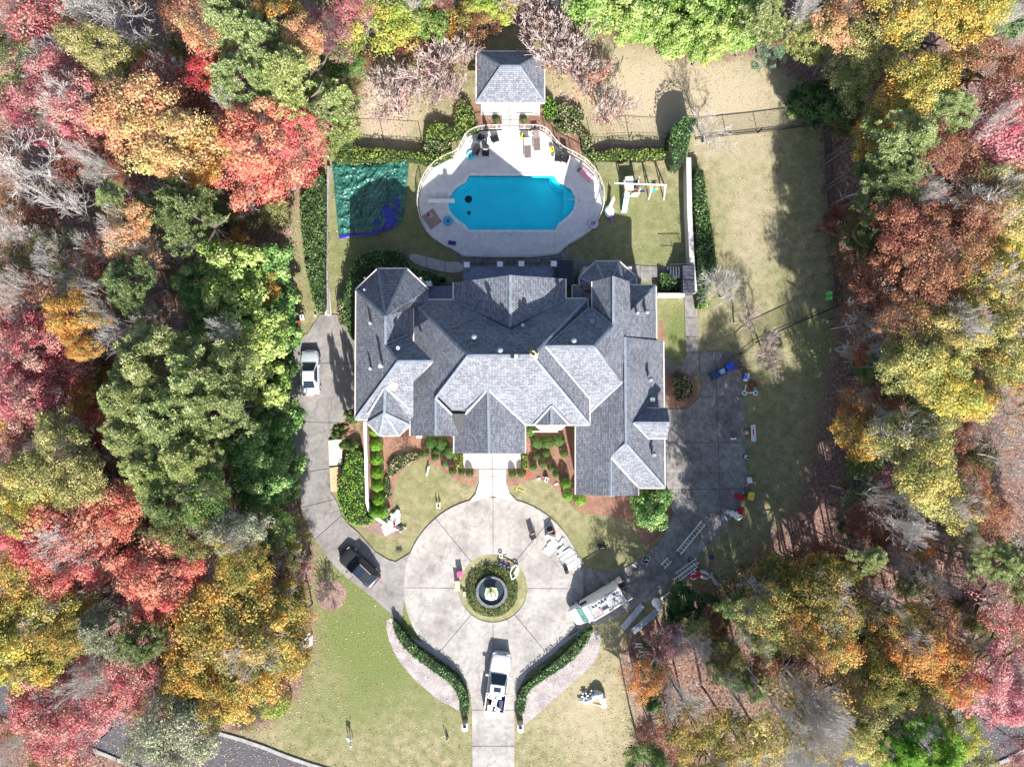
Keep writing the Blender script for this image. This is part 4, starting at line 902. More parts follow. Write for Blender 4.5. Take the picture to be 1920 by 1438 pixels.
def tree(kind, x, y, rp, col=None, h=None, bark=None, free=False, thick=1.0, sq=None, shape=None, label=None, group='woodland trees around the clearing'):
    cnt[0] += 1; i = cnt[0]
    if rp > 20 and kind in ('broad', 'fine', 'pine', 'thin'): rp *= 1.12
    if kind == 'myrtle': rp *= 1.25
    h0 = dict(broad=13, fine=14, dense=8, pine=14, sparse=12, bare=11, thin=10, myrtle=2.6, twig=0.8, ball=0.5)[kind] if h is None else h
    if not free and h is None:
        while h0 > 3 and base_in_clear(x, y, h0, 12 if x > 960 else -4): h0 -= 0.7
    if h is None and x > 1560 and kind in ('thin', 'fine', 'broad'):
        h0 = random.uniform(10.5, 14.5)
        while h0 > 3 and base_in_clear(x, y, h0, 12): h0 -= 0.7
    b = P(x, y, h0); r = rp*(H-h0)/F; nm, _ = KIND[kind]
    t = thing(nm, label, 'shrub' if kind in ('ball', 'twig') else 'tree', (b.x, b.y, 0), random.uniform(0, 360) if sq is None else 0, group)
    bk = bark or {'pine': M_BARK, 'bare': M_PALEBARK, 'myrtle': M_TANBARK, 'twig': M_BARK, 'sparse': M_PALEBARK, 'dense': M_DARKBARK}.get(kind, random.choice([M_BARK, M_DARKBARK, M_DARKBARK]))
    if kind in ('bare', 'sparse'):
        me, zt, m = BARE[i % 4]; o = link('branches', me, t); setmat(o, me, bk); top = h0*1.3+r*0.5; bs = h0*0.55 if h0 > 6 else 0
        o.location = (0, 0, max(0, bs*0.9)); o.scale = (r, r, top-max(0, bs*0.9))
        if bs > 0:
            k = TR[i % 4]; k2 = link('trunk', k, t); setmat(k2, k, bk); k2.scale = (r*0.55, r*0.55, bs)
    elif kind in ('myrtle', 'twig'):
        me, zt, m = (MYRT if kind == 'myrtle' else TWIG)[i % (3 if kind == 'myrtle' else 2)]; o = link('branches', me, t); setmat(o, me, bk); o.scale = (r*1.0, r*1.0, h0*1.7)
    elif kind != 'ball':
        k = TR[i % 4]; k2 = link('trunk', k, t); setmat(k2, k, bk); k2.scale = (r*0.8, r*0.8, h0+r*0.25)
    ck = {'bare': None, 'myrtle': 'wisp' if col else None, 'twig': 'sparse' if col else None}.get(kind, kind)
    if kind == 'bare' and col: ck = 'sparse'
    if kind in ('broad', 'fine', 'thin') and i % 5 in (0, 2) and h0 > 4:
        me, zt, m = BARE[i % 4]; o = link('branches', me, t); setmat(o, me, M_PALEBARK if i % 2 else M_BARK); o.location = (0, 0, h0*0.5); o.scale = (r*1.12, r*1.12, h0*0.62+r*0.55)
    if ck and col:
        lst = PROTO[ck]; me = lst[i % len(lst)]; o = link('crown', me, t); m = LMt(col); setmat(o, me, m)
        zz = {'pine': 1.1, 'dense': 1.15, 'ball': 0.85, 'myrtle': 0.7, 'twig': 0.6}.get(kind, 0.95)
        if kind == 'ball': o.location = (0, 0, h0*0.35); o.scale = (r*(sq or 1), r, h0*1.0)
        elif kind in ('myrtle', 'twig'): o.location = (0, 0, h0*0.9); o.scale = (r*.95, r*.95, h0*0.75)
        else: o.location = (0, 0, h0-r*0.2); st_ = random.uniform(0.86, 1.18) if kind != 'dense' else 1; o.scale = (r*1.02*st_, r*1.02/st_**0.7, r*zz*random.uniform(.9, 1.25))
    if label is None: TREES.append((t, kind, col, x, y, rp))
    return t
T = tree
#  kind, x, y, radius in px, colour
LIST = """
bare 250 40 85 -;crimson:thin 60 30 70;bare 180 15 60 -;fine 175 85 52 olive;thin 110 130 55 crimson;thin 60 190 66 crimson;broad 140 205 55 crimson;fine 250 215 72 peach;fine 315 265 75 peach;thin 225 110 42 yelgreen
thin 340 25 50 rust;fine 385 55 52 peach;broad 388 125 42 red;pine 425 40 58 pine;pine 485 85 62 pine;pine 455 150 55 pine;pine 545 150 65 piney;pine 600 200 62 piney;pine 628 238 46 piney
broad 520 40 48 gold;fine 562 80 46 peach;thin 612 55 48 plum;thin 650 15 40 crimson;broad 636 120 38 green;broad 700 28 60 yelgreen;broad 748 22 46 yelgreen;dense 800 22 48 green;thin 765 72 40 rust;thin 845 60 42 orange;thin 893 45 38 rust
bare 430 110 40 -;bare 440 215 48 -;bare 50 300 105 -;bare 130 400 80 -;bare 30 455 60 -;bare 190 300 50 -;fine 235 425 45 peach;sparse 262 470 50 peach;pine 212 370 32 pine
broad 475 250 62 coral;broad 535 245 52 coral;broad 500 325 62 coral;thin 562 300 46 coral;thin 430 305 55 coral;thin 450 240 55 coral;broad 380 290 48 orange;thin 300 160 55 red;thin 20 120 45 pined;thin 345 200 50 rust
pine 355 410 66 pined;pine 250 530 52 pined;bare 245 610 75 -;sparse 60 555 58 rust;fine 135 590 48 orange;thin 90 480 52 darkolive;fine 152 650 30 orange;thin 180 480 50 rust;bare 130 540 50 -
thin 45 645 88 crimson;broad 50 640 55 crimson;thin 112 700 58 crimson;broad 45 745 58 crimson;thin 105 615 40 crimson;thin 150 750 30 orange;thin 20 790 50 orange
dense 430 500 58 magy;dense 490 500 52 mag;dense 440 570 62 magy;dense 505 575 55 mag;dense 368 540 44 mag;dense 392 605 36 mag;dense 478 640 58 magy;dense 522 625 40 mag;sparse 418 618 40 grey
pine 300 680 80 pine;pine 372 705 76 pine;pine 250 745 66 pine;pine 322 775 78 pine;pine 402 765 62 pine;pine 430 680 50 pine;pine 245 820 58 pine;dense 485 722 52 magy;dense 522 700 38 dark;dense 502 790 56 mag;dense 450 835 58 mag;dense 520 860 48 mag;dense 482 912 50 mag;dense 535 922 28 mag
pine 352 862 58 piney;pine 292 885 58 piney;pine 322 935 55 pined;fine 382 925 52 green;bare 425 985 60 -;fine 350 1000 52 darkolive;fine 440 1000 45 grey;fine 500 985 46 green;fine 522 1035 44 goldolive;fine 450 1045 52 goldolive
thin 40 830 58 rust;fine 112 835 55 olive;fine 60 905 58 oliveyel;fine 30 965 48 yellow;thin 182 875 48 rust;fine 150 900 50 olive;bare 115 850 50 -;thin 200 800 40 red
broad 152 985 78 coral;broad 62 1015 58 coral;broad 215 960 48 coral;broad 168 1062 55 coral;broad 100 1070 48 coral;broad 300 1075 66 coral;broad 268 1122 42 coral;broad 342 1050 40 coral;thin 240 1040 40 darkolive
broad 40 1095 52 gold;broad 92 1135 56 yellow;broad 38 1200 66 yellow;fine 120 1185 54 goldolive;broad 62 1255 46 yellow;broad 20 1145 40 gold;pine 205 1180 56 grey;pine 262 1205 44 pined
broad 455 1105 62 gold;broad 525 1135 48 goldolive;broad 402 1170 66 gold;broad 478 1192 68 gold;broad 372 1250 60 gold;broad 450 1268 64 gold;broad 520 1240 42 gold;broad 338 1298 42 gold;broad 400 1325 42 gold;broad 545 1190 36 goldolive
thin 125 1260 75 crimson;thin 222 1240 62 crimson;broad 70 1330 56 crimson;thin 160 1340 62 crimson;thin 108 1392 58 crimson;thin 222 1300 50 crimson;bare 170 1280 60 -;fine 330 1385 72 grey;thin 270 1400 50 grey;bare 330 1390 60 -;bare 18 1415 50 -
pine 1445 80 42 bluegreen;pine 1432 30 46 pine;bare 1488 22 44 -;pine 1522 55 50 piney;pine 1512 105 40 piney;fine 1590 48 58 peach;fine 1645 88 50 olive;broad 1700 18 58 yellow;broad 1782 20 52 yellow;broad 1835 15 56 yellow;dense 1895 22 48 green
dense 1532 190 46 dark;dense 1582 200 40 dark;fine 1602 132 52 olive;broad 1722 160 54 yellow;broad 1772 140 42 gold;broad 1682 202 50 gold;broad 1642 240 40 gold;pine 1692 262 58 pine;pine 1782 200 44 pine;pine 1622 312 48 pined;pine 1682 332 58 pined;pine 1660 385 48 pined
bare 1852 62 62 -;thin 1872 112 52 rust;thin 1882 200 56 crimson;broad 1892 262 62 pink;sparse 1842 250 50 pink;thin 1802 320 58 rust;thin 1762 290 46 rust;fine 1872 332 50 olive;fine 1902 392 56 oliveyel;thin 1842 402 54 rust;fine 1772 422 58 rust;fine 1702 432 54 rust;dense 1642 452 46 darkolive;thin 1602 440 34 darkolive
fine 1725 490 60 rust;thin 1802 472 58 rust;fine 1665 532 56 rust;thin 1625 585 46 rust;broad 1892 472 48 yellow;broad 1852 502 52 yellow;fine 1902 545 46 oliveyel;thin 1782 560 48 orange;thin 1600 500 36 rust;bare 1700 380 50 -;bare 1660 600 40 -;thin 1690 590 42 rust
fine 1722 632 62 oliveyel;fine 1792 622 58 oliveyel;fine 1852 602 56 oliveyel;fine 1892 652 58 oliveyel;fine 1695 690 46 olive;fine 1752 698 58 oliveyel;fine 1832 690 52 oliveyel;broad 1792 732 52 yellow;broad 1840 748 38 gold;broad 1618 822 44 gold;thin 1605 765 34 orange;fine 1702 822 56 olive;fine 1742 882 56 oliveyel;fine 1772 935 58 oliveyel;fine 1742 800 42 olive
bare 1880 780 80 -;bare 1895 860 60 -;bare 1692 972 56 -;bare 1650 940 50 -;thin 1862 965 44 rust;thin 1620 665 22 red
fine 1452 1112 58 goldolive;fine 1482 1172 58 gold;fine 1542 1132 58 goldolive;fine 1432 1162 44 olive;broad 1562 1190 54 gold;fine 1605 1162 48 goldolive;fine 1642 1232 52 gold;fine 1602 1242 46 oliveyel;broad 1522 1080 40 gold;fine 1565 1085 40 goldolive;pine 1632 1045 34 pine;bare 1652 1112 44 -
fine 1702 1172 48 gold;broad 1732 1222 54 orange;broad 1792 1262 48 orange;thin 1762 1180 52 rust;pine 1862 1050 46 pine;pine 1905 1085 48 pine;thin 1892 1150 58 crimson;thin 1852 1282 58 pink;thin 1902 1252 58 pink;broad 1905 1325 40 pink;fine 1715 1330 50 olive;fine 1762 1302 50 yelgreen;pine 1732 1395 66 bright;pine 1680 1405 46 bright;fine 1805 1385 42 yelgreen
fine 1642 1332 48 olive;thin 1582 1305 46 peach;bare 1520 1350 66 -;thin 1445 1400 50 oliveyel;bare 1262 1285 72 -;thin 1560 1395 50 goldolive;fine 1625 1400 40 oliveyel;broad 1670 1290 42 goldolive
"""
for part_ in LIST.replace('\n', ';').split(';'):
    q = part_.split()
    if len(q) < 4: continue
    kd = q[0]; col = q[4] if len(q) > 4 else None
    if ':' in kd: c_, kd = kd.split(':'); col = c_
    if col == '-': col = None
    tree(kd, float(q[1]), float(q[2]), float(q[3]), col)
for (kd, x, y, r, c, h_) in (('sparse',1465,1338,84,'oliveyel',14),('sparse',1538,1320,70,'yellow',14),('sparse',1500,1375,70,'goldolive',15),('thin',1305,1362,54,'goldolive',11),('thin',1382,1392,54,'goldolive',11),('thin',1335,1425,48,'goldolive',10),('fine',1455,1112,58,'goldolive',6.5),('fine',1435,1165,50,'olive',8),('fine',1500,1100,50,'goldolive',6.5),('bare',1530,1330,80,None,14)):
    tree(kd, x, y, r, c, h=h_, free=False)
# big clipped mass along the top edge
for (x, y, r) in ((1105,8,52),(1160,5,58),(1215,18,55),(1265,8,60),(1320,15,62),(1375,12,52),(1300,62,50),(1345,60,48),(1390,48,42),(1250,58,42),(1320,82,30),(1200,40,38)):
    tree('dense', x, y, r, 'hedgeyg', h=4.5, free=True)
for (x, y, r, c) in ((930,-2,40,'yelgreen'),(900,5,36,'yelgreen')): tree('dense', x, y, r, c, h=3, free=True)
# crepe myrtles and pale bare trees inside the clearing
for (x, y, r, c) in ((738,185,62,'plum'),(812,135,62,'plum'),(868,95,46,'rust'),(1022,50,55,'rust'),(1062,110,62,'rust'),(1112,150,60,'coral'),(1145,205,46,'rust'),(1050,90,40,None),(850,165,40,'plum'),(1100,60,38,'rust'),(960,5,34,'rust')):
    tree('myrtle', x, y, r, c, h=3.4, free=True)
tree('bare', 1338, 245, 58, None, h=3.6, free=True); tree('bare', 1372, 548, 66, None, h=3.8, free=True); tree('bare', 1352, 520, 48, None, h=3.2, free=True); tree('bare', 1452, 662, 62, None, h=3.2, free=True, bark=M_TANBARK); tree('bare', 1395, 600, 40, None, h=3.0, free=True, bark=M_TANBARK)
for (x, y, r, c) in ((1222,948,42,'mag'),(1278,1128,30,'dark'),(1275,1172,34,'dark'),(1332,1150,32,'dark'),(1230,1222,32,'dark'),(1345,1196,22,'dark'),(1222,1312,22,'dark')):
    tree('dense', x, y, r, c, h=2.6, free=True)
tree('dense', 1600, 990, 22, 'dark', h=3, free=True)
# slim shrubs by the left drive that throw the long pointed shadows
for (x, y) in ((640,806),(655,832),(663,780)):
    tree('dense', x, y, 13, 'green', h=3.2, free=True); ch_ = [k for k in C.objects if k.name.startswith('crown')][-1]; ch_.scale.z *= 4.2
for (x, y, r) in ((615,1108,36),(1212,1405,36),(1390,690,26),(1262,705,22),(760,842,20)): tree('twig', x, y, r, None, h=0.9, free=True)
tree('ball', 508, 1322, 34, 'yelgreen', h=1.6, free=True)
# the understorey that fills the gaps between the big crowns
r8 = np.random.default_rng(88); crowns = [(q[3], q[4], q[5]) for q in TREES]; nfill = 0
RD = list(zip(*[np.array(ro), ]))
for _ in range(9000):
    x, y = r8.uniform(-20, 1940), r8.uniform(-20, 1450)
    if sdist(np.array([x]), np.array([y]), CLEAR)[0] > -22: continue
    if inpoly(np.array([x]), np.array([y]), [(a, b) for a, b in ro]+[(a, b) for a, b in ri[::-1]])[0]: continue
    if min(math.hypot(x-a, y-b)-0.60*c_ for a, b, c_ in crowns) < 2: continue
    rr = r8.uniform(26, 42); left = x < 960
    u = r8.random()
    kd, cl = (('thin', r8.choice(['rust', 'darkolive', 'orange', 'plum', 'olive', 'rust'])) if u < .5 else (('fine', r8.choice(['darkolive', 'goldolive', 'green', 'pined', 'rust'])) if u < .74 else ('bare', '-')))
    hh = r8.uniform(4, 8)
    while hh > 2 and base_in_clear(x, y, hh, 5): hh -= .7
    tree(kd, x, y, rr if kd != 'bare' else rr*1.3, None if cl == '-' else str(cl), h=hh, free=True); crowns.append((x, y, rr)); nfill += 1
    if nfill > 300: break
print('filled', nfill)
# labels that place every tree
LMK = [(923,1106,'the fountain'),(581,697,'the silver coupe'),(672,1062,'the dark car'),(937,1285,'the white pickup'),(1117,1130,'the white van'),(957,145,'the gazebo'),(690,365,'the green tarp'),(1200,345,'the swing set'),(1552,555,'the lime bins'),(1350,695,'the blue bins'),(573,1208,'the white heap on the lawn'),(1543,234,'the upper right fence corner'),(1405,720,'the toy scooter'),(1300,1078,'the red and white figure'),(1272,265,'the tall dark evergreen'),(508,1322,'the yellow-green dome shrub'),(0,0,'the top left corner'),(1920,0,'the top right corner'),(0,1438,'the bottom left corner'),(1920,1438,'the bottom right corner'),(0,719,'the middle of the left edge'),(1920,719,'the middle of the right edge'),(541,545,'the wire frame'),(1280,0,'the top edge mass'),(1232,700,'the garage wing')]
def d8(dx, dy):
    a = math.degrees(math.atan2(-dy, dx)) % 360; return ['right of','above and right of','above','above and left of','left of','below and left of','below','below and right of'][int((a+22.5)//45) % 8]
used = {}
ORD = ['nearest','second nearest','third nearest','fourth nearest','fifth nearest','sixth nearest','seventh nearest','eighth nearest','ninth nearest','tenth nearest']
grp = {}
for rec in TREES:
    t, kind, col, x, y, rp = rec; c = (CN[col]+' ') if col and kind != 'bare' else ('pale ' if kind == 'bare' else '')
    base = c+KIND[kind][1]
    i = min(range(len(LMK)), key=lambda j: math.hypot(LMK[j][0]-x, LMK[j][1]-y)); grp.setdefault((base, i, d8(x-LMK[i][0], y-LMK[i][1])), []).append(rec)
for (base, i, dr), recs in grp.items():
    recs.sort(key=lambda q: math.hypot(LMK[i][0]-q[3], LMK[i][1]-q[4]))
    for k, q in enumerate(recs):
        lb = ''; size = 'wide' if q[5] > 60 else ('small' if q[5] < 44 else 'medium-sized')
        if len(recs) == 1: lb = f"{size} {base} {dr} {LMK[i][2]}"
        else: lb = f"{size} {base} {dr} {LMK[i][2]}, {ORD[min(k, 9)]} of {len(recs)} to it"
        if len(lb.split()) > 16: lb = f"{base} {dr} {LMK[i][2]}, {ORD[min(k, 9)]} of {len(recs)}"
        if len(lb.split()) > 16: lb = f"{base} {dr} {LMK[i][2]}, {ORD[min(k, 9)]}"
        q[0]['label'] = ' '.join(lb.split()[:16])
# ---------------------------------------------------------------- hedges, beds and clipped shrubs
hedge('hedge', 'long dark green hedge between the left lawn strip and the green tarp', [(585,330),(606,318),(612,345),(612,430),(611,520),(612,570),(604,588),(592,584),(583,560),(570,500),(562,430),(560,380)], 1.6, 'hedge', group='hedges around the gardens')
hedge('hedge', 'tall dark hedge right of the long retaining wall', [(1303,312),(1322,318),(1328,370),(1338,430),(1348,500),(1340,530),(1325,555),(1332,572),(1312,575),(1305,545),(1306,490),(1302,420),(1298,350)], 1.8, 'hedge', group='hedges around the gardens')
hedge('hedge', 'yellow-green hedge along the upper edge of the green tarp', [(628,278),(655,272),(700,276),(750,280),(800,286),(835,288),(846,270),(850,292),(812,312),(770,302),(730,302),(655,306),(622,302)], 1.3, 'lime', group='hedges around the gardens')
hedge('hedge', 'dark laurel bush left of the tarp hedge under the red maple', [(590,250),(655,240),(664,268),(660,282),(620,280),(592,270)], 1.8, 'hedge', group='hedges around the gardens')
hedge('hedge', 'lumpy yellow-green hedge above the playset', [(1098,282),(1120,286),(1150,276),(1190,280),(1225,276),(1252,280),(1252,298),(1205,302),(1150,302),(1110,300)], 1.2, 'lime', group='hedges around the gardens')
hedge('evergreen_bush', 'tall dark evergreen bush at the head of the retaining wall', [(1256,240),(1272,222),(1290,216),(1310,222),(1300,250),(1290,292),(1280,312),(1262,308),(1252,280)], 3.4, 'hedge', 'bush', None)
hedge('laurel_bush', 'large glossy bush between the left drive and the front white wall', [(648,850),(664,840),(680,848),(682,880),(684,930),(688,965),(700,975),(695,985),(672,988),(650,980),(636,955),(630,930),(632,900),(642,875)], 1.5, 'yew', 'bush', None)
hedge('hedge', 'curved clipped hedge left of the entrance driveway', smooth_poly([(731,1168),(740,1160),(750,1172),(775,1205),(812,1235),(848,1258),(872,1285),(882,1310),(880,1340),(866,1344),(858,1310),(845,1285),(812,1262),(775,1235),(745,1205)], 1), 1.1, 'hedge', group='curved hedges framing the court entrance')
hedge('hedge', 'curved clipped hedge right of the entrance driveway', smooth_poly([(1112,1176),(1116,1184),(1100,1212),(1070,1245),(1020,1278),(990,1298),(988,1330),(978,1346),(968,1336),(968,1305),(980,1285),(1020,1255),(1060,1220),(1090,1188)], 1), 1.1, 'hedge', group='curved hedges framing the court entrance')
isl = hedge('ground_cover', 'ring of clipped green ground cover around the fountain basin', circ(922, 1108, 49, 40), 0.45, 'cover', 'ground cover', None, hole=circ(922, 1107, 29.5, 40), dens=230, size=0.07, jitter=0.05, round_=0.15)
hedge('shrub_mass', 'green shrubs left of the gazebo beside the pool fence', [(802,232),(820,225),(850,235),(855,190),(870,185),(885,200),(895,225),(898,246),(870,256),(850,262),(820,262),(795,270),(795,248)], 1.2, 'lime', 'bush', 'bushes beside the gazebo')
hedge('shrub_mass', 'pale mixed bush in front of the left crepe myrtles', [(795,262),(845,262),(848,290),(812,290),(792,286)], 1.0, 'varieg', 'bush', 'bushes beside the gazebo')
hedge('shrub_mass', 'small green bush just right of the gazebo roof corner', [(1015,180),(1032,178),(1045,196),(1048,220),(1028,228),(1018,214)], 1.2, 'yew', 'bush', 'bushes beside the gazebo')
hedge('shrub_mass', 'low green bush curving above the right pool fence', [(1038,232),(1060,226),(1090,228),(1095,240),(1112,262),(1118,290),(1104,296),(1090,280),(1085,250),(1060,248),(1042,246)], 1.0, 'varieg', 'bush', 'bushes beside the gazebo')
hedge('azalea_bush', 'salmon leaved bush right of the gazebo', [(1042,196),(1065,190),(1095,205),(1098,222),(1075,232),(1048,226)], 0.9, 'varieg', 'bush', None)
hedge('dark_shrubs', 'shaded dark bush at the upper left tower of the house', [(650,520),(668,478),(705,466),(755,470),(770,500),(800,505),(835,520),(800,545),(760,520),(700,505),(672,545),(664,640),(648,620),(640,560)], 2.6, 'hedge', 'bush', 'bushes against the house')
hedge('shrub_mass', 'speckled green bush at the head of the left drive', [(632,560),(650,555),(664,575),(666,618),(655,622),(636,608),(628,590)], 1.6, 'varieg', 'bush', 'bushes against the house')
hedge('shrub_mass', 'dark green bush beside the walkway under the pale bare tree', [(1307,558),(1330,556),(1334,572),(1318,580),(1306,578)], 1.4, 'yew', 'bush', None)
hedge('shrub_mass', 'dark shaded planting between the tower and the garden stairs', [(1235,505),(1275,518),(1278,546),(1236,548)], 0.7, 'hedge', 'bush', None)
hedge('flower_bed', 'yellowish variegated perennials in the left front bed', smooth_poly([(728,862),(752,850),(775,845),(795,850),(790,862),(765,870),(745,888),(732,900),(722,885)], 1), 0.5, 'varieg', 'plants', 'front bed plants')
hedge('flower_bed', 'small perennials below the variegated ones by the front lawn', smooth_poly([(718,892),(732,890),(735,925),(728,940),(718,925)], 1), 0.4, 'varieg', 'plants', 'front bed plants')
hedge('perennial_bed', 'tan and green plants beside the garage wing', [(1262,702),(1290,704),(1302,722),(1298,745),(1270,755),(1262,730)], 0.5, 'varieg', 'plants', None)
CLP = [(702,808),(703,836),(704,862),(705,888),(706,912),(708,938),(702,962)]
for i, (x, y) in enumerate(CLP):
    tree('ball', x, y, 13.5, 'bright', h=1.2, free=True, label=f"clipped bright green shrub, {['first','second','third','fourth','fifth','sixth','seventh'][i]} from the house along the front white wall", group='row of clipped shrubs')
tree('ball', 716, 962, 13.5, 'bright', h=1.2, free=True, label='clipped bright green shrub at the lawn end, touching the white debris pile', group='row of clipped shrubs')
BX = [(808,830,14,'in the back row left under the eave'),(826,832,15,'second along the back row left under the eave'),(842,848,14,'by the corner of the entry wing'),(797,850,8,'alone at the upper left of the front bed'),(817,846,8,'in the upper middle of the left bed'),(815,858,8,'below the upper middle one in the left bed'),(833,870,8,'above the lower pair in the left bed'),(848,884,8,'left of the porch corner'),(865,886,7,'nearest the porch in the left bed'),(880,888,8,'beside the walk on the left'),
 (994,808,12,'under the entry wing eave on the right'),(1008,830,14,'below the small bay window left'),(1026,830,15,'below the small bay window middle'),(1048,826,13,'below the small bay window right'),(1006,856,9,'left of the middle pair, right bed'),(1024,850,9,'right of the middle pair, right bed'),(1000,876,8,'lower left of the right bed'),(1018,870,9,'lower middle of the right bed'),(1034,878,8,'lower right of the right bed'),(1043,890,7,'at the shaded tip of the right bed'),(961,889,8,'beside the walk on the right'),(978,888,9,'second from the walk on the right'),(1058,850,9,'in the shade beside the garage wing')]
for x, y, r, w_ in BX: tree('ball', x, y, r, 'green', h=0.75, free=True, label='low round boxwood '+w_, group='boxwoods in the front beds')
for x, y, r, w_ in ((1062,908,11,'uppermost of the three at the garage corner'),(1065,930,11,'middle of the three at the garage corner'),(1088,938,13,'lowest of the three at the garage corner')):
    tree('ball', x, y, r, 'bright', h=1.2, free=True, label='bright clipped globe shrub, '+w_, group='globe shrubs at the garage corner')
hedge('clipped_block', 'small clipped yellow-green block left of the porch', [(852,851),(868,851),(868,878),(852,878)], 0.8, 'lime', 'shrub', 'clipped blocks at the porch', dens=120)
hedge('clipped_block', 'small clipped yellow-green block right of the porch', [(978,851),(991,851),(991,880),(978,880)], 0.8, 'lime', 'shrub', 'clipped blocks at the porch', dens=120)
for x, y in ((930,222),(982,222)):
    tree('ball', x, y, 7, 'green', h=0.5, free=True, label='small agave-like plant %s the gazebo path' % ('left of' if x < 950 else 'right of'), group='plants flanking the gazebo path')
# ---------------------------------------------------------------- undergrowth and fallen leaves
n = 90000
X = rng.uniform(-58, 58, n); Y = rng.uniform(-44, 46, n); PX = X*S+960; PY = 719-Y*S
dd = sdist(PX, PY, CLEAR); roadm = inpoly(PX, PY, ro+ri[::-1]); k = (dd < -14) & ~roadm; X, Y = X[k], Y[k]
cell = np.sin(X*1.7+np.sin(Y*1.3)*2)*np.cos(Y*1.9+np.cos(X*0.9)*2); kk = cell > -0.1; X, Y, cell = X[kk], Y[kk], cell[kk]
Z = np.abs(rng.normal(size=len(X)))*0.7*(cell+0.3)
me = leafmesh('undergrowth', np.stack([X, Y, Z+0.05], 1), rng.normal(size=(len(X), 3))*0.6+np.array([0, 0, 1.0]), 0.08+0.05*rng.random(len(X)), rng.random(len(X)), np.clip(0.5+0.5*np.sin(X*0.7)*np.cos(Y*0.8)+rng.normal(size=len(X))*0.2, 0, 1))
me.materials.append(leafm('undergrowth_leaves', (0.10, 0.12, 0.035), (0.24, 0.12, 0.06), (0.30, 0.16, 0.12), 0.2)); tag(link('undergrowth', me), 'low leafy undergrowth on the woodland floor', 'undergrowth', None, 'stuff')
n = 120000
X = rng.uniform(-52, 52, n); Y = rng.uniform(-39, 39, n); PX = X*S+960; PY = 719-Y*S
dd = sdist(PX, PY, CLEAR); w_ = np.clip(0.13+np.exp(-np.maximum(dd, 0)/34.0), 0, 1)
w_ = np.maximum(w_, 0.35*np.clip((PX-1395)/100, 0, 1)*np.clip((PY-640)/200, 0, 1))
w_[sdist(PX, PY, [(765,940),(1250,850),(1400,650),(1420,930),(1180,1180),(900,1290),(765,1180)]) > 0] *= 0.12
w_[inpoly(PX, PY, [(666,500),(1250,500),(1250,930),(666,850)])] = 0; w_[inpoly(PX, PY, DECK)] *= 0.12; w_[inpoly(PX, PY, POOL)] = 0
k = rng.random(n) < w_; X, Y = X[k], Y[k]
me = leafmesh('fallen_leaves', np.stack([X, Y, np.full(len(X), 0.03)+(sdist(X*S+960, 719-Y*S, DECK) > 0)*0.10], 1), rng.normal(size=(len(X), 3))*0.35+np.array([0, 0, 1.0]), 0.05+0.035*rng.random(len(X)), rng.random(len(X)), rng.random(len(X)))
me.materials.append(leafm('fallen_leaf', (0.36, 0.17, 0.11), (0.46, 0.27, 0.20), (0.55, 0.40, 0.28), 0.1)); tag(link('fallen_leaves', me), 'fallen leaves scattered over the lawn edges', 'leaves', None, 'stuff')
# ================================================================ VEHICLES
def loft(sections, name, m, parent, smooth=False):
    mb = MB(); n = len(sections[0]); vs = [v for s in sections for v in s]; fs = []
    for i in range(len(sections)-1):
        for k in range(n): fs.append((i*n+k, i*n+(k+1) % n, (i+1)*n+(k+1) % n, (i+1)*n+k))
    fs.append(tuple(range(n-1, -1, -1))); fs.append(tuple((len(sections)-1)*n+k for k in range(n)))
    mb.add(vs, fs); o = mb.build(name, m, parent, smooth=smooth); 
    md = o.modifiers.new('bevel', 'BEVEL'); md.width = 0.05; md.segments = 2; md.limit_method = 'ANGLE'; md.angle_limit = R_(25)
    return o
def ring(x, w_, zb, zs, zt, inn=0.86):
    return [(x, -w_, zb), (x, -w_, zs), (x, -w_*inn, zt), (x, w_*inn, zt), (x, w_, zs), (x, w_, zb)]
def quad(parent, name, m, a, b, c, d_, th=0.02, inset_=0.0):
    a, b, c, d_ = map(Vector, (a, b, c, d_)); nn = (b-a).cross(c-a).normalized(); cen = (a+b+c+d_)/4
    q = [p+(cen-p)*inset_ for p in (a, b, c, d_)]; V = q+[p+nn*th for p in q]
    return MB().add(V, [(3,2,1,0),(4,5,6,7),(0,1,5,4),(1,2,6,5),(2,3,7,6),(3,0,4,7)]).build(name, m, parent)
def wheels(parent, xs, w_, r=0.34):
    for x in xs:
        for s in (-1, 1):
            k = MB(); k.tube((x, s*(w_-0.22), r), (x, s*(w_+0.01), r), r, r, 18); o = k.build('wheel', M_BLACK, parent)
            MB().tube((x, s*(w_+0.005), r), (x, s*(w_+0.03), r), r*.6, r*.55, 12).build('rim', M_ALU, o)
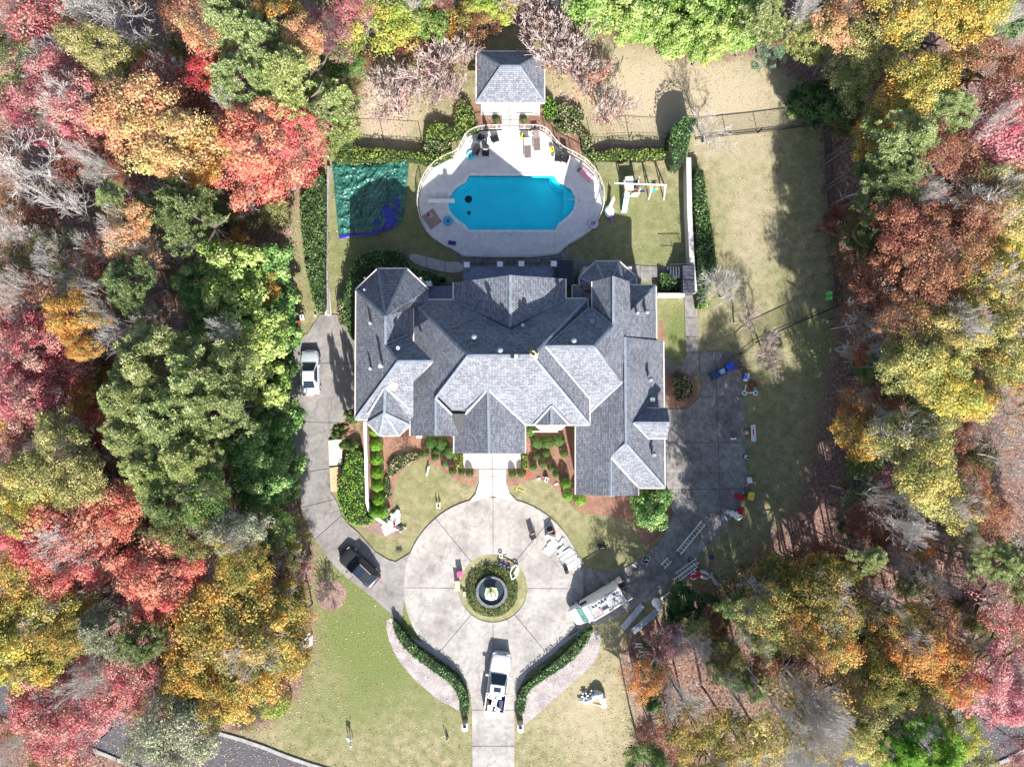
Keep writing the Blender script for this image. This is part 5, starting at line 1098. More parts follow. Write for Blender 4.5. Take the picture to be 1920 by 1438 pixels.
def sedan(name, label, px, py, rz, paint, L_=4.6, W_=0.92, coupe=True, roof=None, tall=1.38):
    t = thing(name, label, 'car', P(px, py, 0), rz, 'vehicles parked on the driveways'); h = L_/2; W = W_
    body = [ring(-h, W*.52, .38, .58, .72), ring(-h+.05, W*.70, .33, .64, .80), ring(-h+.14, W*.84, .28, .70, .89), ring(-h+.3, W*.93, .25, .75, .94), ring(-h+.7, W, .22, .78, .98), ring(-.5, W, .22, .80, .98), ring(.7, W*.98, .22, .80, .96), ring(h-.9, W*.98, .22, .74, .88), ring(h-.5, W*.94, .24, .68, .82), ring(h-.25, W*.84, .27, .60, .73), ring(h-.1, W*.68, .32, .54, .66), ring(h, W*.46, .36, .48, .58)]
    loft(body, 'body', paint, t, True)
    xr0, xr1 = (-1.55, .95) if coupe else (-2.0, .95); rt0, rt1 = (-.75, .12) if coupe else (-1.45, .15); zb = .95; zt = tall
    wb, wt = W*.86, W*.62
    cabin = [[(xr0, -wb*.85, zb), (xr0, wb*.85, zb), (xr0+.01, wb*.85, zb+.01), (xr0+.01, -wb*.85, zb+.01)], [(rt0, -wb, zb), (rt0, wb, zb), (rt0, wt, zt), (rt0, -wt, zt)], [(rt1, -wb, zb), (rt1, wb, zb), (rt1, wt, zt), (rt1, -wt, zt)], [(xr1, -wb*.92, zb), (xr1, wb*.92, zb), (xr1-.01, wb*.92, zb+.01), (xr1-.01, -wb*.92, zb+.01)]]
    loft(cabin, 'roof', roof or paint, t)
    quad(t, 'windshield', M_GLASS, (rt1+.04, -wt, zt-.02), (xr1, -wb*.9, zb+.02), (xr1, wb*.9, zb+.02), (rt1+.04, wt, zt-.02), .025, .06)
    quad(t, 'rear_window', M_GLASS, (rt0-.04, wt, zt-.02), (xr0, wb*.8, zb+.03), (xr0, -wb*.8, zb+.03), (rt0-.04, -wt, zt-.02), .025, .12)
    for s in (-1, 1):
        q = [(rt0+.05, s*wt, zt-.02), (rt0-.35, s*wb, zb+.02), (xr1-.25, s*wb, zb+.02), (rt1-.02, s*wt, zt-.02)]
        if s > 0: q = q[::-1]
        quad(t, 'side_window', M_GLASS, *q, .02, .07)
        MB().box((.62, s*(W+.08), .98), (.14, .18, .12)).build('mirror', paint, t)
        MB().box((h-.28, s*W*.66, .66), (.22, .3, .1)).build('headlight', M_ALU, t); MB().box((-h+.06, s*W*.6, .78), (.1, .36, .12)).build('taillight', M_RED, t)
        MB().box((-.15, s*(W+.005), .78), (.18, .02, .03)).build('door_handle', M_ALU, t)
    wheels(t, (-h+.85, h-.85), W); return t
CP = lambda c, name, r=0.25, metal=0.3: mt(c, r, metal, var=0.03, scale=1, spec=.5, name=name)
sc_ = sedan('coupe', 'silver two-door coupe parked on the left driveway', 585, 699, 91, CP((0.66,0.69,0.73), 'silver_paint'), 4.55, .92)
sv = sedan('dark_car', 'dark grey crossover with glass roof on the curve of the left driveway', 676, 1060, 137, CP((0.045,0.047,0.055), 'graphite_paint', .3), 4.6, .95, False, tall=1.58)
quad(sv, 'sunroof', M_GLASS, (-.75, -.5, 1.585), (.1, -.5, 1.585), (.1, .5, 1.585), (-.75, .5, 1.585), .01)
for s in (-1, 1): MB().bar((-1.3, s*.58, 1.62), (.15, s*.58, 1.62), .04).build('roof_rail', M_ALU, sv)
# pickup
M_VW = CP((0.66,0.67,0.68), 'white_car_paint', .3, 0.0)
tk = thing('pickup_truck', 'white pickup truck with a loaded bed on the entrance driveway', 'pickup truck', P(934, 1272, 0), 82.5, 'vehicles parked on the driveways')
W = 1.0
loft([ring(.55, W, .45, 1.0, 1.18, .9), ring(1.2, W, .45, 1.02, 1.18, .9), ring(2.3, W*.97, .45, .98, 1.12, .88), ring(2.75, W*.86, .5, .88, 1.0, .86), ring(2.9, W*.74, .55, .75, .85, .86)], 'hood', M_VW, tk, True)
loft([ring(-1.0, W, .45, 1.0, 1.15, .93), ring(.6, W, .45, 1.0, 1.15, .93)], 'cab_body', M_VW, tk)
loft([[(-1.0,-.9,1.12),(-1.0,.9,1.12),(-.98,.9,1.14),(-.98,-.9,1.14)],[(-.9,-.9,1.12),(-.9,.9,1.12),(-.88,.7,1.84),(-.88,-.7,1.84)],[(.2,-.9,1.12),(.2,.9,1.12),(.12,.7,1.84),(.12,-.7,1.84)],[(1.0,-.86,1.12),(1.0,.86,1.12),(.99,.86,1.14),(.99,-.86,1.14)]], 'roof', M_VW, tk)
quad(tk, 'windshield', M_GLASS, (.17,-.68,1.83),(1.0,-.84,1.15),(1.0,.84,1.15),(.17,.68,1.83), .03, .05)
quad(tk, 'rear_window', M_GLASS, (-.9,.66,1.80),(-.99,.8,1.2),(-.99,-.8,1.2),(-.9,-.66,1.80), .03, .06)
k = MB(); [k.bar((1.0, s*.45, 1.19), (2.5, s*.5, 1.13), .03, .03) for s in (-1, 1)]; k.bar((1.02,-.85,1.19),(1.02,.85,1.19),.03,.03); k.build('hood_seam', M_ALU, tk)
quad(tk, 'sunroof', M_GLASS, (-.55,-.35,1.845),(-.1,-.35,1.845),(-.1,.35,1.845),(-.55,.35,1.845), .01)
for s in (-1, 1):
    q = [(-.8, s*.71, 1.8), (-.85, s*.9, 1.16), (.75, s*.9, 1.16), (.12, s*.71, 1.8)]
    if s > 0: q = q[::-1]
    quad(tk, 'side_window', M_GLASS, *q, .02, .06); MB().box((.75, s*1.17, 1.2), (.16, .26, .2)).build('mirror', M_VW, tk)
    MB().box((2.8, s*.7, .85), (.16, .35, .18)).build('headlight', M_ALU, tk); MB().box((-2.02, s*.97, .85), (2.04, .1, .75)).build('bed_side', M_VW, tk)
    MB().box((-3.02, s*.93, .9), (.06, .14, .35)).build('taillight', M_RED, tk)
MB().box((-2.02, 0, .52), (2.04, 1.9, .08)).build('bed_floor', M_BLACK, tk); MB().box((-1.02, 0, .9), (.08, 1.9, .7)).build('bed_front', M_VW, tk)
tg = MB().box((-3.3, 0, .62), (.55, 1.8, .07)).build('tailgate', M_ALU, tk)
MB().box((2.92, 0, .6), (.12, 1.4, .2)).build('bumper', M_ALU, tk); MB().box((2.86, 0, .84), (.06, .9, .16)).build('grille', M_BLACK, tk)
for k in range(9): MB().box((-3.3, -.8+k*.2, .665), (.5, .03, .02)).build('tailgate_rib', M_WHITE, tk)
wheels(tk, (-2.0, 1.95), 1.0, .4)
def loose(name, label, cat, px, py, z, parts, rz=0, group=None):
    t = thing(name, label, cat, P(px, py, z), rz, group)
    for nm, m, k in parts: k.build(nm, m, t)
    return t
random.seed(3)
for (x, y, m, d_, l) in ((-1.35,.45,M_CREAM,(.6,.75,.5),'cream carton'),(-1.4,-.3,M_ALU,(.5,.5,.35),'grey slatted crate'),(-2.0,.1,M_WHITE,(.7,.5,.4),'white flattened carton'),(-2.6,.45,M_LWALL,(.55,.5,.3),'pale slatted tray'),(-2.1,-.6,M_NAVY,(.7,.4,.35),'dark blue bag'),(-2.7,-.3,M_WHITE,(.4,.5,.3),'small white box'),(-1.5,.85,M_BLACK,(.35,.2,.4),'black tool bag'),(-2.1,.75,M_BLACK,(.5,.2,.3),'black coil of cable')):
    p = tk.matrix_basis @ Vector((x, y, 0)) if False else Matrix.Rotation(R_(82.5), 3, 'Z') @ Vector((x, y, 0)) + tk.location
    t = thing('cargo', l+' lying in the pickup bed', 'cargo', (p.x, p.y, .56), 82.5+random.uniform(-25, 25), 'things loaded in the pickup bed'); k = MB(); k.box((0, 0, d_[2]/2), d_); k.box((0, 0, d_[2]+.01), (d_[0]*.9, .04, .02)); k.build('carton', m, t)
    MB().box((0, d_[1]*.2, d_[2]+.02), (d_[0]*.7, .06, .03)).build('strap', M_BLACK, t)
# van
vn = thing('work_van', 'white work van with open doors and a loaded roof rack at the court edge', 'van', P(1117, 1126, 0), 211, 'vehicles parked on the driveways')
loft([ring(-2.75, .98, .4, 1.6, 2.25, .86), ring(1.0, .98, .4, 1.6, 2.25, .86), ring(1.45, .98, .4, 1.3, 2.0, .80), ring(2.0, .98, .4, 1.05, 1.28, .86), ring(2.55, .92, .4, .9, 1.08, .84), ring(2.8, .76, .5, .75, .86, .84)], 'body', M_VW, vn)
quad(vn, 'windshield', mt((.10,.22,.19), .12, var=.5, scale=5, name='green_glass'), (1.42,-.76,2.04),(2.05,-.86,1.30),(2.05,.86,1.30),(1.42,.76,2.04), .03, .04)
for s in (-1, 1):
    q = [(.7, s*.93, 1.95), (.7, s*.985, 1.35), (1.6, s*.985, 1.3), (1.35, s*.95, 1.8)]
    if s > 0: q = q[::-1]
    quad(vn, 'side_window', M_GLASS, *q, .02, .05); MB().box((1.5, s*1.2, 1.25), (.15, .24, .28)).build('mirror', M_BLACK, vn)
    o = thing('x', None, None); bpy.data.objects.remove(o)
    a = R_(62)*s; M = Matrix.Rotation(a, 3, 'Z'); c = Vector((1.55, s*1.0, 0))+M@Vector((-.5, 0, 0))*1.0
    k = MB(); k.box((c.x, c.y+s*.05, .95), (1.0, .09, 1.0), M=M); k.box((c.x, c.y+s*.05, 1.65), (.8, .06, .5), M=M); d1 = k.build('door', M_VW, vn)
    MB().box((c.x, c.y+s*.05, 1.6), (.7, .09, .4), M=M).build('door_window', M_GLASS, d1)
for s in (-1, 1): MB().box((-3.05, s*.98, 1.2), (.55, .07, 1.6)).build('rear_door', M_VW, vn)
MB().box((-2.78, 0, 1.2), (.08, 1.7, 1.55)).build('cargo_opening', M_BLACK, vn)
k = MB()
for s in (-1, 1): k.bar((-2.5, s*.82, 2.42), (1.0, s*.82, 2.42), .05)
for x in (-2.4, -1.2, 0, .95): k.bar((x, -.86, 2.42), (x, .86, 2.42), .05); k.box((x, .82, 2.33), (.05, .05, .2)); k.box((x, -.82, 2.33), (.05, .05, .2))
k.build('roof_rack', M_ALU, vn)
MB().box((-.75, 0, 2.30), (3.3, 1.45, .05)).build('rack_tray', mt((.30,.31,.33), .5, var=.4, scale=4, name='rack_tray'), vn)
k = MB(); k.box((.2, .3, 2.38), (.7, .5, .08)); k.build('rack_pad', mt((.35,.25,.26), .7, name='faded_pad'), vn)
for x, y, a, b in ((.3,-.15,.5,.3),(-.5,.5,.6,.2),(-1.3,.1,.7,.5),(-1.5,-.45,.7,.4),(-2.1,.2,.5,.6)):
    MB().box((x, y, 2.5), (a, b, .12)).build('roof_cargo', random.choice([M_ALU, M_WHITE, M_CREAM]), vn)
for y, x in ((-.35,-.6),(.62,-.6),(.72,-1.0)): MB().box((x, y, 2.52), (.5, .07, .06)).build('roof_slot', M_BLACK, vn)
wheels(vn, (-1.9, 1.75), .98, .36)
rv = Matrix.Rotation(R_(211), 3, 'Z')
def on_van(x, y): p = rv@Vector((x, y, 0))+vn.location; return p
def ladder(label, p0, p1, w_, z=0.0, rung=0.33, m=None, group='aluminium ladders laid out on the drive', tilt=0.0, pxmode=True):
    a = P(*p0, z) if pxmode else Vector(p0); b = P(*p1, z) if pxmode else Vector(p1); L_ = (b-a).length; ang = math.degrees(math.atan2(b.y-a.y, b.x-a.x))
    t = thing('ladder', label, 'ladder', a, ang, group); zz = 0.06
    for s in (-1, 1): MB().bar((0, s*w_/2, zz+tilt*0), (L_, s*w_/2, zz+tilt), .07, .10).build('rail', M_WHITE if m is None else m, t)
    n = int(L_/rung)
    for k in range(n): x = (k+.5)*L_/n; MB().bar((x, -w_/2, zz+tilt*x/L_), (x, w_/2, zz+tilt*x/L_), .05).build('rung', M_WHITE if m is None else m, t)
    return t
# the rack ladder
a = on_van(-2.7, -.45); b = on_van(.4, -.45); ladder('aluminium ladder strapped on the van roof rack', (a.x, a.y, 2.42), (b.x, b.y, 2.42), .42, pxmode=False, group=None)
ladder('long dark and silver extension ladder on the right drive', (1272,1036), (1319,979), .5, 0.35)
ladder('short ladder section left of the long extension ladder', (1242,1062), (1256,1048), .5, 0.12)
ladder('upper of two overlapping ladders beside the red and white figure', (1269,1078), (1308,1050), .48, 0.12)
ladder('lower of two overlapping ladders beside the red and white figure', (1266,1089), (1306,1058), .42, 0.25)
ladder('ladder half covered by white cloths near the snowman', (1240,1127), (1272,1103), .5, 0.12)
ladder('small white two-rung frame on the dark verge', (1190,1209), (1206,1209), .3, 0.3, rung=.4, group=None)
for (p0, p1, l) in (((1167,1178),(1205,1134),'upper of two pale blue aluminium walk boards'),((1186,1184),(1232,1146),'lower of two pale blue aluminium walk boards')):
    a = P(*p0, .25); b = P(*p1, .25); L_ = (b-a).length; t = thing('walk_board', l+' on the verge behind the van', 'plank', (a.x, a.y, 0), math.degrees(math.atan2(b.y-a.y, b.x-a.x)), 'walk boards behind the van')
    mm = mt((.38,.48,.62), .35, .4, var=.1, name='blue_aluminium'); MB().box((L_/2, 0, .22), (L_, .5, .05)).build('deck', mm, t)
    for s in (-1, 1): MB().box((L_/2, s*.25, .22), (L_, .05, .12)).build('side_rail', M_ALU, t)
    for k in range(int(L_/.35)): MB().box((.2+k*.35, 0, .25), (.03, .44, .02)).build('tread', M_ALU, t)
    for s in (.25, L_-.3): MB().box((s, 0, .1), (.1, .5, .2)).build('foot', M_ALU, t)
# ================================================================ SMALL THINGS
BOX = lambda c, d_, rz=0: MB().box(c, d_, rz)
def snowman(px, py, rz, label, r=.45):
    t = thing('snowman_figure', label, 'figure', P(px, py, 0), rz, None)
    MB().ball((0, 0, r*.9), r, 18).build('body', M_WHITE, t, smooth=True); MB().ball((r*1.3, 0, r*.75), r*.72, 16).build('middle', M_WHITE, t, smooth=True); k = MB().ball((r*2.2, 0, r*.6), r*.5, 14); h_ = k.build('head', M_WHITE, t, smooth=True)
    MB().ball((r*2.3, .1, r*1.05), .04, 8).build('eye', M_BLACK, h_); MB().ball((r*2.3, -.1, r*1.05), .04, 8).build('eye', M_BLACK, h_); MB().tube((r*2.4, 0, r*1.0), (r*2.4+.1, 0, r*1.4), .04, .01).build('nose', M_ORANGE, h_)
    MB().tube((r*1.75, -r*.5, r*.8), (r*1.75, r*.5, r*.8), .09, .09).build('scarf', M_RED, t); return t
snowman(1229, 1127, -62, 'white snowman figure lying at the end of the walk boards', .47)
snowman(1381, 965, 160, 'white snowman figure lying beside the red chair at the drive edge', .45)
def chair(name, label, px, py, rz, m, z=0.0, group=None, s=1.0, frame=None):
    t = thing(name, label, 'chair', P(px, py, z), rz, group); fr = frame or M_BLACK
    BOX((0, 0, .45*s), (.55*s, .55*s, .06)).build('seat', m, t); k = MB(); k.bar((-.27*s, 0, .48*s), (-.42*s, 0, 1.0*s), .52*s, .05, up=Vector((0, 0, 1)))
    k.v = k.v; k.build('backrest', m, t)
    for a in (-.24*s, .24*s):
        for b in (-.24*s, .24*s): MB().tube((a, b, 0), (a, b, .45*s), .025, .025, 6).build('leg', fr, t)
    for b in (-.28*s, .28*s): BOX((0, b, .66*s), (.5*s, .05, .04)).build('armrest', fr, t)
    return t
chair('lawn_chair', 'red folding chair under the snowman figure at the drive edge', 1386, 953, 70, M_RED)
chair('folding_chair', 'black seated chair with pink cloth standing alone on the court', 999, 1004, -62, M_BLACK, group=None)
loose('cloth', 'pink cloth over the black chair on the court', 'cloth', 997, 998, .5, [('cloth', mt((.6,.42,.40), .9, name='pink_cloth'), BOX((0, 0, .05), (.42, .3, .08), -62))])
def bin_(label, px, py, rz, m, open_=False, g='wheeled bins at the end of the drive'):
    t = thing('wheeled_bin', label, 'bin', P(px, py, 0), rz, g)
    k = MB(); k.add([(-.25,-.25,0),(.25,-.25,0),(.25,.25,0),(-.25,.25,0),(-.33,-.32,1.0),(.33,-.32,1.0),(.33,.32,1.0),(-.33,.32,1.0)], [(3,2,1,0),(0,1,5,4),(1,2,6,5),(2,3,7,6),(3,0,4,7)]); k.build('bin_body', m, t)
    if open_: BOX((0, 0, .8), (.56, .54, .02)).build('contents', mt((.3,.55,.68), .6, name='pale_bag'), t)
    l_ = BOX((0, 0, 1.03), (.72, .68, .06)) if not open_ else BOX((-.4, 0, .75), (.06, .66, .7)); l_.build('lid', m, t)
    MB().tube((-.38, -.25, .95), (-.38, .25, .95), .025).build('handle', m, t)
    for s in (-1, 1): MB().tube((-.28, s*.3, .12), (-.28, s*.36, .12), .12, .12, 12).build('wheel', M_BLACK, t)
bin_('bright blue lidded bin, right of the three at the drive end', 1364, 688, 25, M_BLUE); bin_('open dark bin with a pale bag, middle of the three at the drive end', 1350, 697, 32, M_NAVY, True); bin_('navy lidded bin, left of the three at the drive end', 1336, 704, 30, M_NAVY)
for x, y, l in ((1552,551,'upper'),(1552,560,'lower')):
    t = thing('lime_bin', l+' lime green storage box by the lawn fence corner', 'box', P(x, y, 0), 0, 'lime green boxes at the fence corner'); BOX((0, 0, .25), (.42, .34, .5)).build('box_body', M_LIME, t); BOX((0, 0, .52), (.48, .40, .06)).build('lid', M_LIME, t); BOX((.1, 0, .56), (.12, .08, .03)).build('handle', M_WHITE, t)
def tub(name, label, px, py, rz, m, d_, cat, z=0.12, group=None):
    t = thing(name, label, cat, P(px, py, z), rz, group); x, y, h_ = d_[0]/2, d_[1]/2, d_[2]
    q_ = .25*min(x, y)/1 if 'tote' in name else .9*min(x, y); o = smooth_poly([(-x,-y+q_),(-x+q_,-y),(x-q_,-y),(x,-y+q_),(x,y-q_),(x-q_,y),(-x+q_,y),(-x,y-q_)], 1); i_ = [(a*.86, b*.80) for a, b in o]; n = len(o)
    k = MB(); k.add([(a*.9, b*.9, 0) for a, b in o]+[(a, b, h_) for a, b in o]+[(a, b, h_) for a, b in i_]+[(a*.9, b*.9, h_*.3) for a, b in i_], [(i, (i+1) % n, n+(i+1) % n, n+i) for i in range(n)]+[(n+i, n+(i+1) % n, 2*n+(i+1) % n, 2*n+i) for i in range(n)]+[(2*n+i, 2*n+(i+1) % n, 3*n+(i+1) % n, 3*n+i) for i in range(n)]+[tuple(3*n+i for i in range(n))]); k.build('shell', m, t, smooth=False)
    k = MB(); [k.bar((o[i][0], o[i][1], h_+.01), (o[(i+1) % n][0], o[(i+1) % n][1], h_+.01), .06, .04) for i in range(n)]; k.build('rim', m, t); return t
tub('sled', 'long red plastic sled at the lower drive edge', 1385, 931, -18, M_RED, (1.15, .55, .22), 'sled')
t = tub('storage_tote', 'yellow storage tote on the grass beside the red sled', 1406, 929, 78, M_YEL, (.75, .55, .4), 'tote'); BOX((0, 0, .42), (.72, .5, .04)).build('lid', M_YEL, t)
t = thing('dark_crate', 'dark brown crate between the red sled and the white box', 'crate', P(1400, 917, 0), 20); BOX((0, 0, .2), (.5, .55, .4)).build('crate_body', M_BROWN, t); BOX((0, 0, .42), (.54, .1, .03)).build('slat', M_DARKBARK, t)
t = thing('white_box', 'small white box with arms above the yellow tote', 'box', P(1403, 899, 0), 5); BOX((0, 0, .3), (.36, .52, .6)).build('box_body', M_WHITE, t)
k = MB(); k.bar((.2,-.3,.3),(.6,-.3,.3),.05); k.bar((.6,-.3,.3),(.65,-.7,.1),.05); k.bar((-.1,-.3,.3),(-.35,-.6,.2),.07); k.build('arm', M_CREAM, t)
t = thing('machine', 'small black and white machine below the dark crate', 'machine', P(1394, 925, 0), 40); BOX((0, 0, .12), (.35, .2, .24)).build('housing', M_BLACK, t); BOX((0, .1, .26), (.12, .12, .06)).build('knob', M_WHITE, t)
t = thing('sign_frame', 'narrow white framed sign standing at the drive edge beside the lawn', 'sign', P(1408, 811, 0), 92)
BOX((0, 0, .7), (1.6, .38, .06)).build('panel', M_ALU, t); [BOX((s*.8, 0, .74), (.05, .42, .05)).build('frame', M_WHITE, t) for s in (-1, 1)]; [BOX((0, s*.2, .74), (1.6, .05, .05)).build('frame', M_WHITE, t) for s in (-1, 1)]; BOX((.1, 0, .745), (.6, .12, .02)).build('red_strip', M_RED, t); [BOX((s*.6, 0, .35), (.05, .3, .7)).build('leg', M_ALU, t) for s in (-1, 1)]
t = thing('garden_ornament', 'small pink and red ornament left of the framed sign', 'ornament', P(1398, 810, 0)); MB().lathe([(.2, 0), (.22, .25), (.12, .45), (.16, .6), (.05, .75)], 12).build('body', mt((.6,.4,.38), .7, name='pale_pink'), t, smooth=True); MB().lathe([(.23, .1), (.24, .2), (.23, .25)], 12).build('band', M_RED, t)
loose('white_case', 'small white case lying on the right parking court', 'case', 1373, 822, 0, [('case', M_WHITE, BOX((0, 0, .22), (.52, .18, .44), 5)), ('latch', M_BLACK, BOX((0, .1, .45), (.2, .05, .03), 5))])
t = thing('cart', 'small black and white cart at the right edge of the parking court', 'cart', P(1398, 856, 0), -20); BOX((0, 0, .3), (.5, .35, .25)).build('tray', M_ALU, t); BOX((.1, 0, .46), (.25, .2, .1)).build('engine', M_BLACK, t); [MB().tube((s*.2, -.2, .12), (s*.2, .2, .12), .12, .12, 10).build('wheel', M_BLACK, t) for s in (-1, 1)]
# toy scooter shaped ornament, with two round white wheels
t = thing('toy_scooter', 'white toy scooter frame with two ring wheels beside the parking court', 'scooter', P(1405, 730, 0), 0)
def torus(k, c, R, r, n=20, axis='z', seg=6):
    vs = []; fs = []
    for i in range(n):
        a = 2*math.pi*i/n
        for j in range(seg):
            b = 2*math.pi*j/seg; x, y, z = (R+r*math.cos(b))*math.cos(a), (R+r*math.cos(b))*math.sin(a), r*math.sin(b)
            if axis == 'x': x, y, z = z, x, y
            if axis == 'y': x, y, z = x, z, y
            vs.append((c[0]+x, c[1]+y, c[2]+z))
    for i in range(n):
        for j in range(seg): fs.append((i*seg+j, ((i+1) % n)*seg+j, ((i+1) % n)*seg+(j+1) % seg, i*seg+(j+1) % seg))
    k.add(vs, fs); return k
for s in (-1, 1): torus(MB(), (s*.55, -.35, .2), .2, .06).build('wheel', M_WHITE, t, smooth=True)
k = MB(); k.bar((-.45, -.35, .2), (.45, -.3, .25), .08); k.bar((-.55, -.25, .2), (-.5, .45, .5), .07); k.build('frame', M_WHITE, t)
t = thing('decoration_pile', 'red and green holiday ornament beside the toy scooter', 'decoration', P(1410, 723, 0), 15); torus(MB(), (0, 0, .25), .38, .09).build('wreath', mt((.22,.04,.03), .8, var=.4, scale=8, name='dark_red_garland'), t, smooth=True); BOX((.05, -.35, .3), (.3, .35, .3)).build('gift_box', M_GREEN, t); BOX((.1, -.1, .42), (.5, .08, .08), 35).build('bow', M_RED, t)
t = thing('blue_pack', 'blue and white pack at the drive corner above the toy scooter', 'bag', P(1397, 706, 0), -8); BOX((0, 0, .25), (.55, .5, .5)).build('bag_body', mt((.10,.16,.5), .6, var=.6, scale=6, name='blue_fabric'), t); BOX((0, -.36, .2), (.4, .2, .25)).build('white_end', M_WHITE, t); BOX((0, .25, .52), (.5, .15, .05)).build('flap', M_ALU, t)
# reclining red and white figure with striped part and white branch
t = thing('santa_figure', 'red and white padded holiday figure lying by the ladders', 'figure', P(1300, 1077, 0), 5)
MB().ball((-.25, 0, .3), .33, 14, (1, .9, .8)).build('head', mt((.55,.03,.12), .8, name='red_felt'), t, smooth=True); MB().ball((.3, .05, .32), .42, 14, (.9, 1, .7)).build('body', M_RED, t, smooth=True); torus(MB(), (-.1, -.05, .45), .28, .08).build('fur_trim', M_WHITE, t, smooth=True); MB().ball((.15, .42, .35), .12, 10).build('pompom', M_WHITE, t, smooth=True)
t = thing('striped_cushion', 'round striped cushion right of the red and white figure', 'cushion', P(1319, 1076, 0), -25); MB().ball((0, 0, .22), .52, 18, (1.15, .85, .5)).build('cushion', mt((.55,.5,.47), .85, name='cushion_cloth'), t, smooth=True)
for s in (-.25, 0, .25): torus(MB(), (0, s, .22), .42, .05, 20, 'y').build('stripe', M_WHITE if s else M_BLACK, t, smooth=True)
t = thing('white_garland', 'crumpled white garland and sleeve right of the striped cushion', 'garland', P(1338, 1086, 0), -75)
k = MB(); random.seed(5)
for i in range(70):
    u = i/70; x = .9-1.5*u; y = .15*math.sin(u*6)+(.55 if u < .25 else 0)*(1-u*4 if u < .25 else 0); k.ball((x+random.uniform(-.12,.12), y+random.uniform(-.15,.15), .12+random.uniform(-.04,.1)), random.uniform(.06,.13), 6)
k.build('garland', mt((.55,.54,.53), .9, var=.3, scale=9, name='dull_white_cloth'), t)
for px_, py_, rz_, sx_, l in ((1273,1108,55,(.85,.5),'pale cloth sack at the top of the covered ladder'),(1258,1122,40,(.6,.4),'pinkish grey cloth draped over the covered ladder'),(1264,1126,-40,(.45,.25),'small white cloth hanging off the covered ladder')):
    t = thing('cloth_sack', l, 'cloth', P(px_, py_, .2), rz_, 'cloths over the ladder'); k = MB(); k.ball((0, 0, .2), .5, 12, (sx_[0], sx_[1], .35)); k.ball((.35, .05, .15), .3, 10, (1, .7, .4)); o = k.build('cloth', M_LWALL, t, smooth=True)
t = thing('cargo_trolley', 'black trolley with silver handle standing on the right drive joint', 'trolley', P(1210, 1048, 0), -25); BOX((0, 0, .15), (.65, .75, .06)).build('platform', M_BLACK, t); k = MB(); k.bar((-.33,-.38,.2),(.33,-.38,.2),.04); k.bar((-.33,.38,.2),(.33,.38,.2),.04); k.bar((.33,-.38,.2),(.33,.38,.2),.04); k.bar((-.33,-.38,.2),(-.33,.38,.2),.04); k.build('edge', M_ALU, t); k = MB(); k.bar((-.2,-.1,.25),(.15,.1,.5),.04); k.bar((.15,.1,.5),(-.1,.2,.3),.04); k.build('handle', M_WHITE, t)
t = thing('folded_bracket', 'small white bracket lying at the grass edge left of the trolley', 'bracket', P(1190, 1060, 0), -30); BOX((0, 0, .1), (.5, .12, .08)).build('arm', M_WHITE, t); BOX((.15, .1, .1), (.12, .25, .1)).build('plate', M_BLACK, t)
loose('plywood_strip', 'warped brown board lying beyond the double ladder', 'board', 1325, 1048, 0, [('board', M_TAN, BOX((0, 0, .06), (.38, .75, .03), 6)), ('end_board', M_TAN, BOX((.05, -.55, .05), (.18, .4, .03), 10))])
t = thing('navy_bag', 'navy bag lying right of the brown board', 'bag', P(1333, 1044, 0)); MB().ball((0, 0, .15), .3, 10, (1, .8, .5)).build('bag_body', M_NAVY, t, smooth=True); BOX((.1, 0, .3), (.2, .05, .05)).build('strap', M_BLACK, t)
t = thing('hose_coil', 'black coil lying above the double ladder', 'coil', P(1294, 1049, 0)); torus(torus(MB(), (0, 0, .06), .25, .05), (.05, .05, .12), .2, .05).build('coil', M_BLACK, t, smooth=True)
t = thing('generator', 'dark red generator behind the open rear of the van', 'generator', P(1166, 1093, 0), 30); BOX((0, 0, .3), (.5, .45, .35)).build('tank', mt((.18,.03,.05), .4, name='dark_red'), t); k = MB()
for s in (-1, 1): k.tube((-.3, s*.28, .1), (-.3, s*.28, .6), .03); k.tube((.3, s*.28, .1), (.3, s*.28, .6), .03); k.tube((-.3, s*.28, .6), (.3, s*.28, .6), .03)
k.build('frame', M_ALU, t)
t = thing('trash_bag', 'black plastic trash bag on the lawn right of the court', 'bag', P(1128, 1024, 0), 10); k = MB(); [k.ball((random.uniform(-.35,.35), random.uniform(-.15,.15), .2), random.uniform(.2,.3), 9, (1, .9, .7)) for _ in range(6)]; k.build('bag_body', mt((.012,.014,.03), .25, name='black_film'), t, smooth=True); MB().tube((0,0,.3),(.05,.1,.5),.04,.08).build('tie', M_BLACK, t)
# timber and board stacks at the court edge
random.seed(9)
def stack(label, px, py, rz, n, d_, ms, fan=4, grp='stacked panels at the court edge'):
    t = thing('panel_stack', label, 'panels', P(px, py, .1), rz, grp)
    for i in range(n): BOX((random.uniform(-.12,.12), (i-n/2)*d_[1]*.82, .06+.035*(i % 3)), (d_[0]*random.uniform(.85,1), d_[1], .04), random.uniform(-fan,fan)).build('panel', ms[i % len(ms)], t)
    return t
stack('fan of white trim boards lying on the court edge', 1066, 1046, 35, 11, (1.7, .2), [M_WHITE, M_LWALL, M_WHITE, M_CREAM], 6)
stack('pair of big white boards with pinkish prints near the court edge', 1034, 1022, -40, 4, (.95, .48), [M_WHITE, M_WHITE, M_CREAM], 5)
stack('pale blue tinted glass panes leaning beside the white boards', 1052, 1028, 50, 3, (.9, .14), [mt((.45,.62,.70), .2, name='blue_pane'), M_WHITE], 8)
stack('grey white board lying past the trim stack', 1052, 1014, 62, 2, (.8, .16), [M_ALU, M_WHITE], 6)
stack('tan stone pavers at the lower end of the board stack', 1080, 1058, 30, 4, (.7, .25), [M_LWALL, M_CREAM], 3)
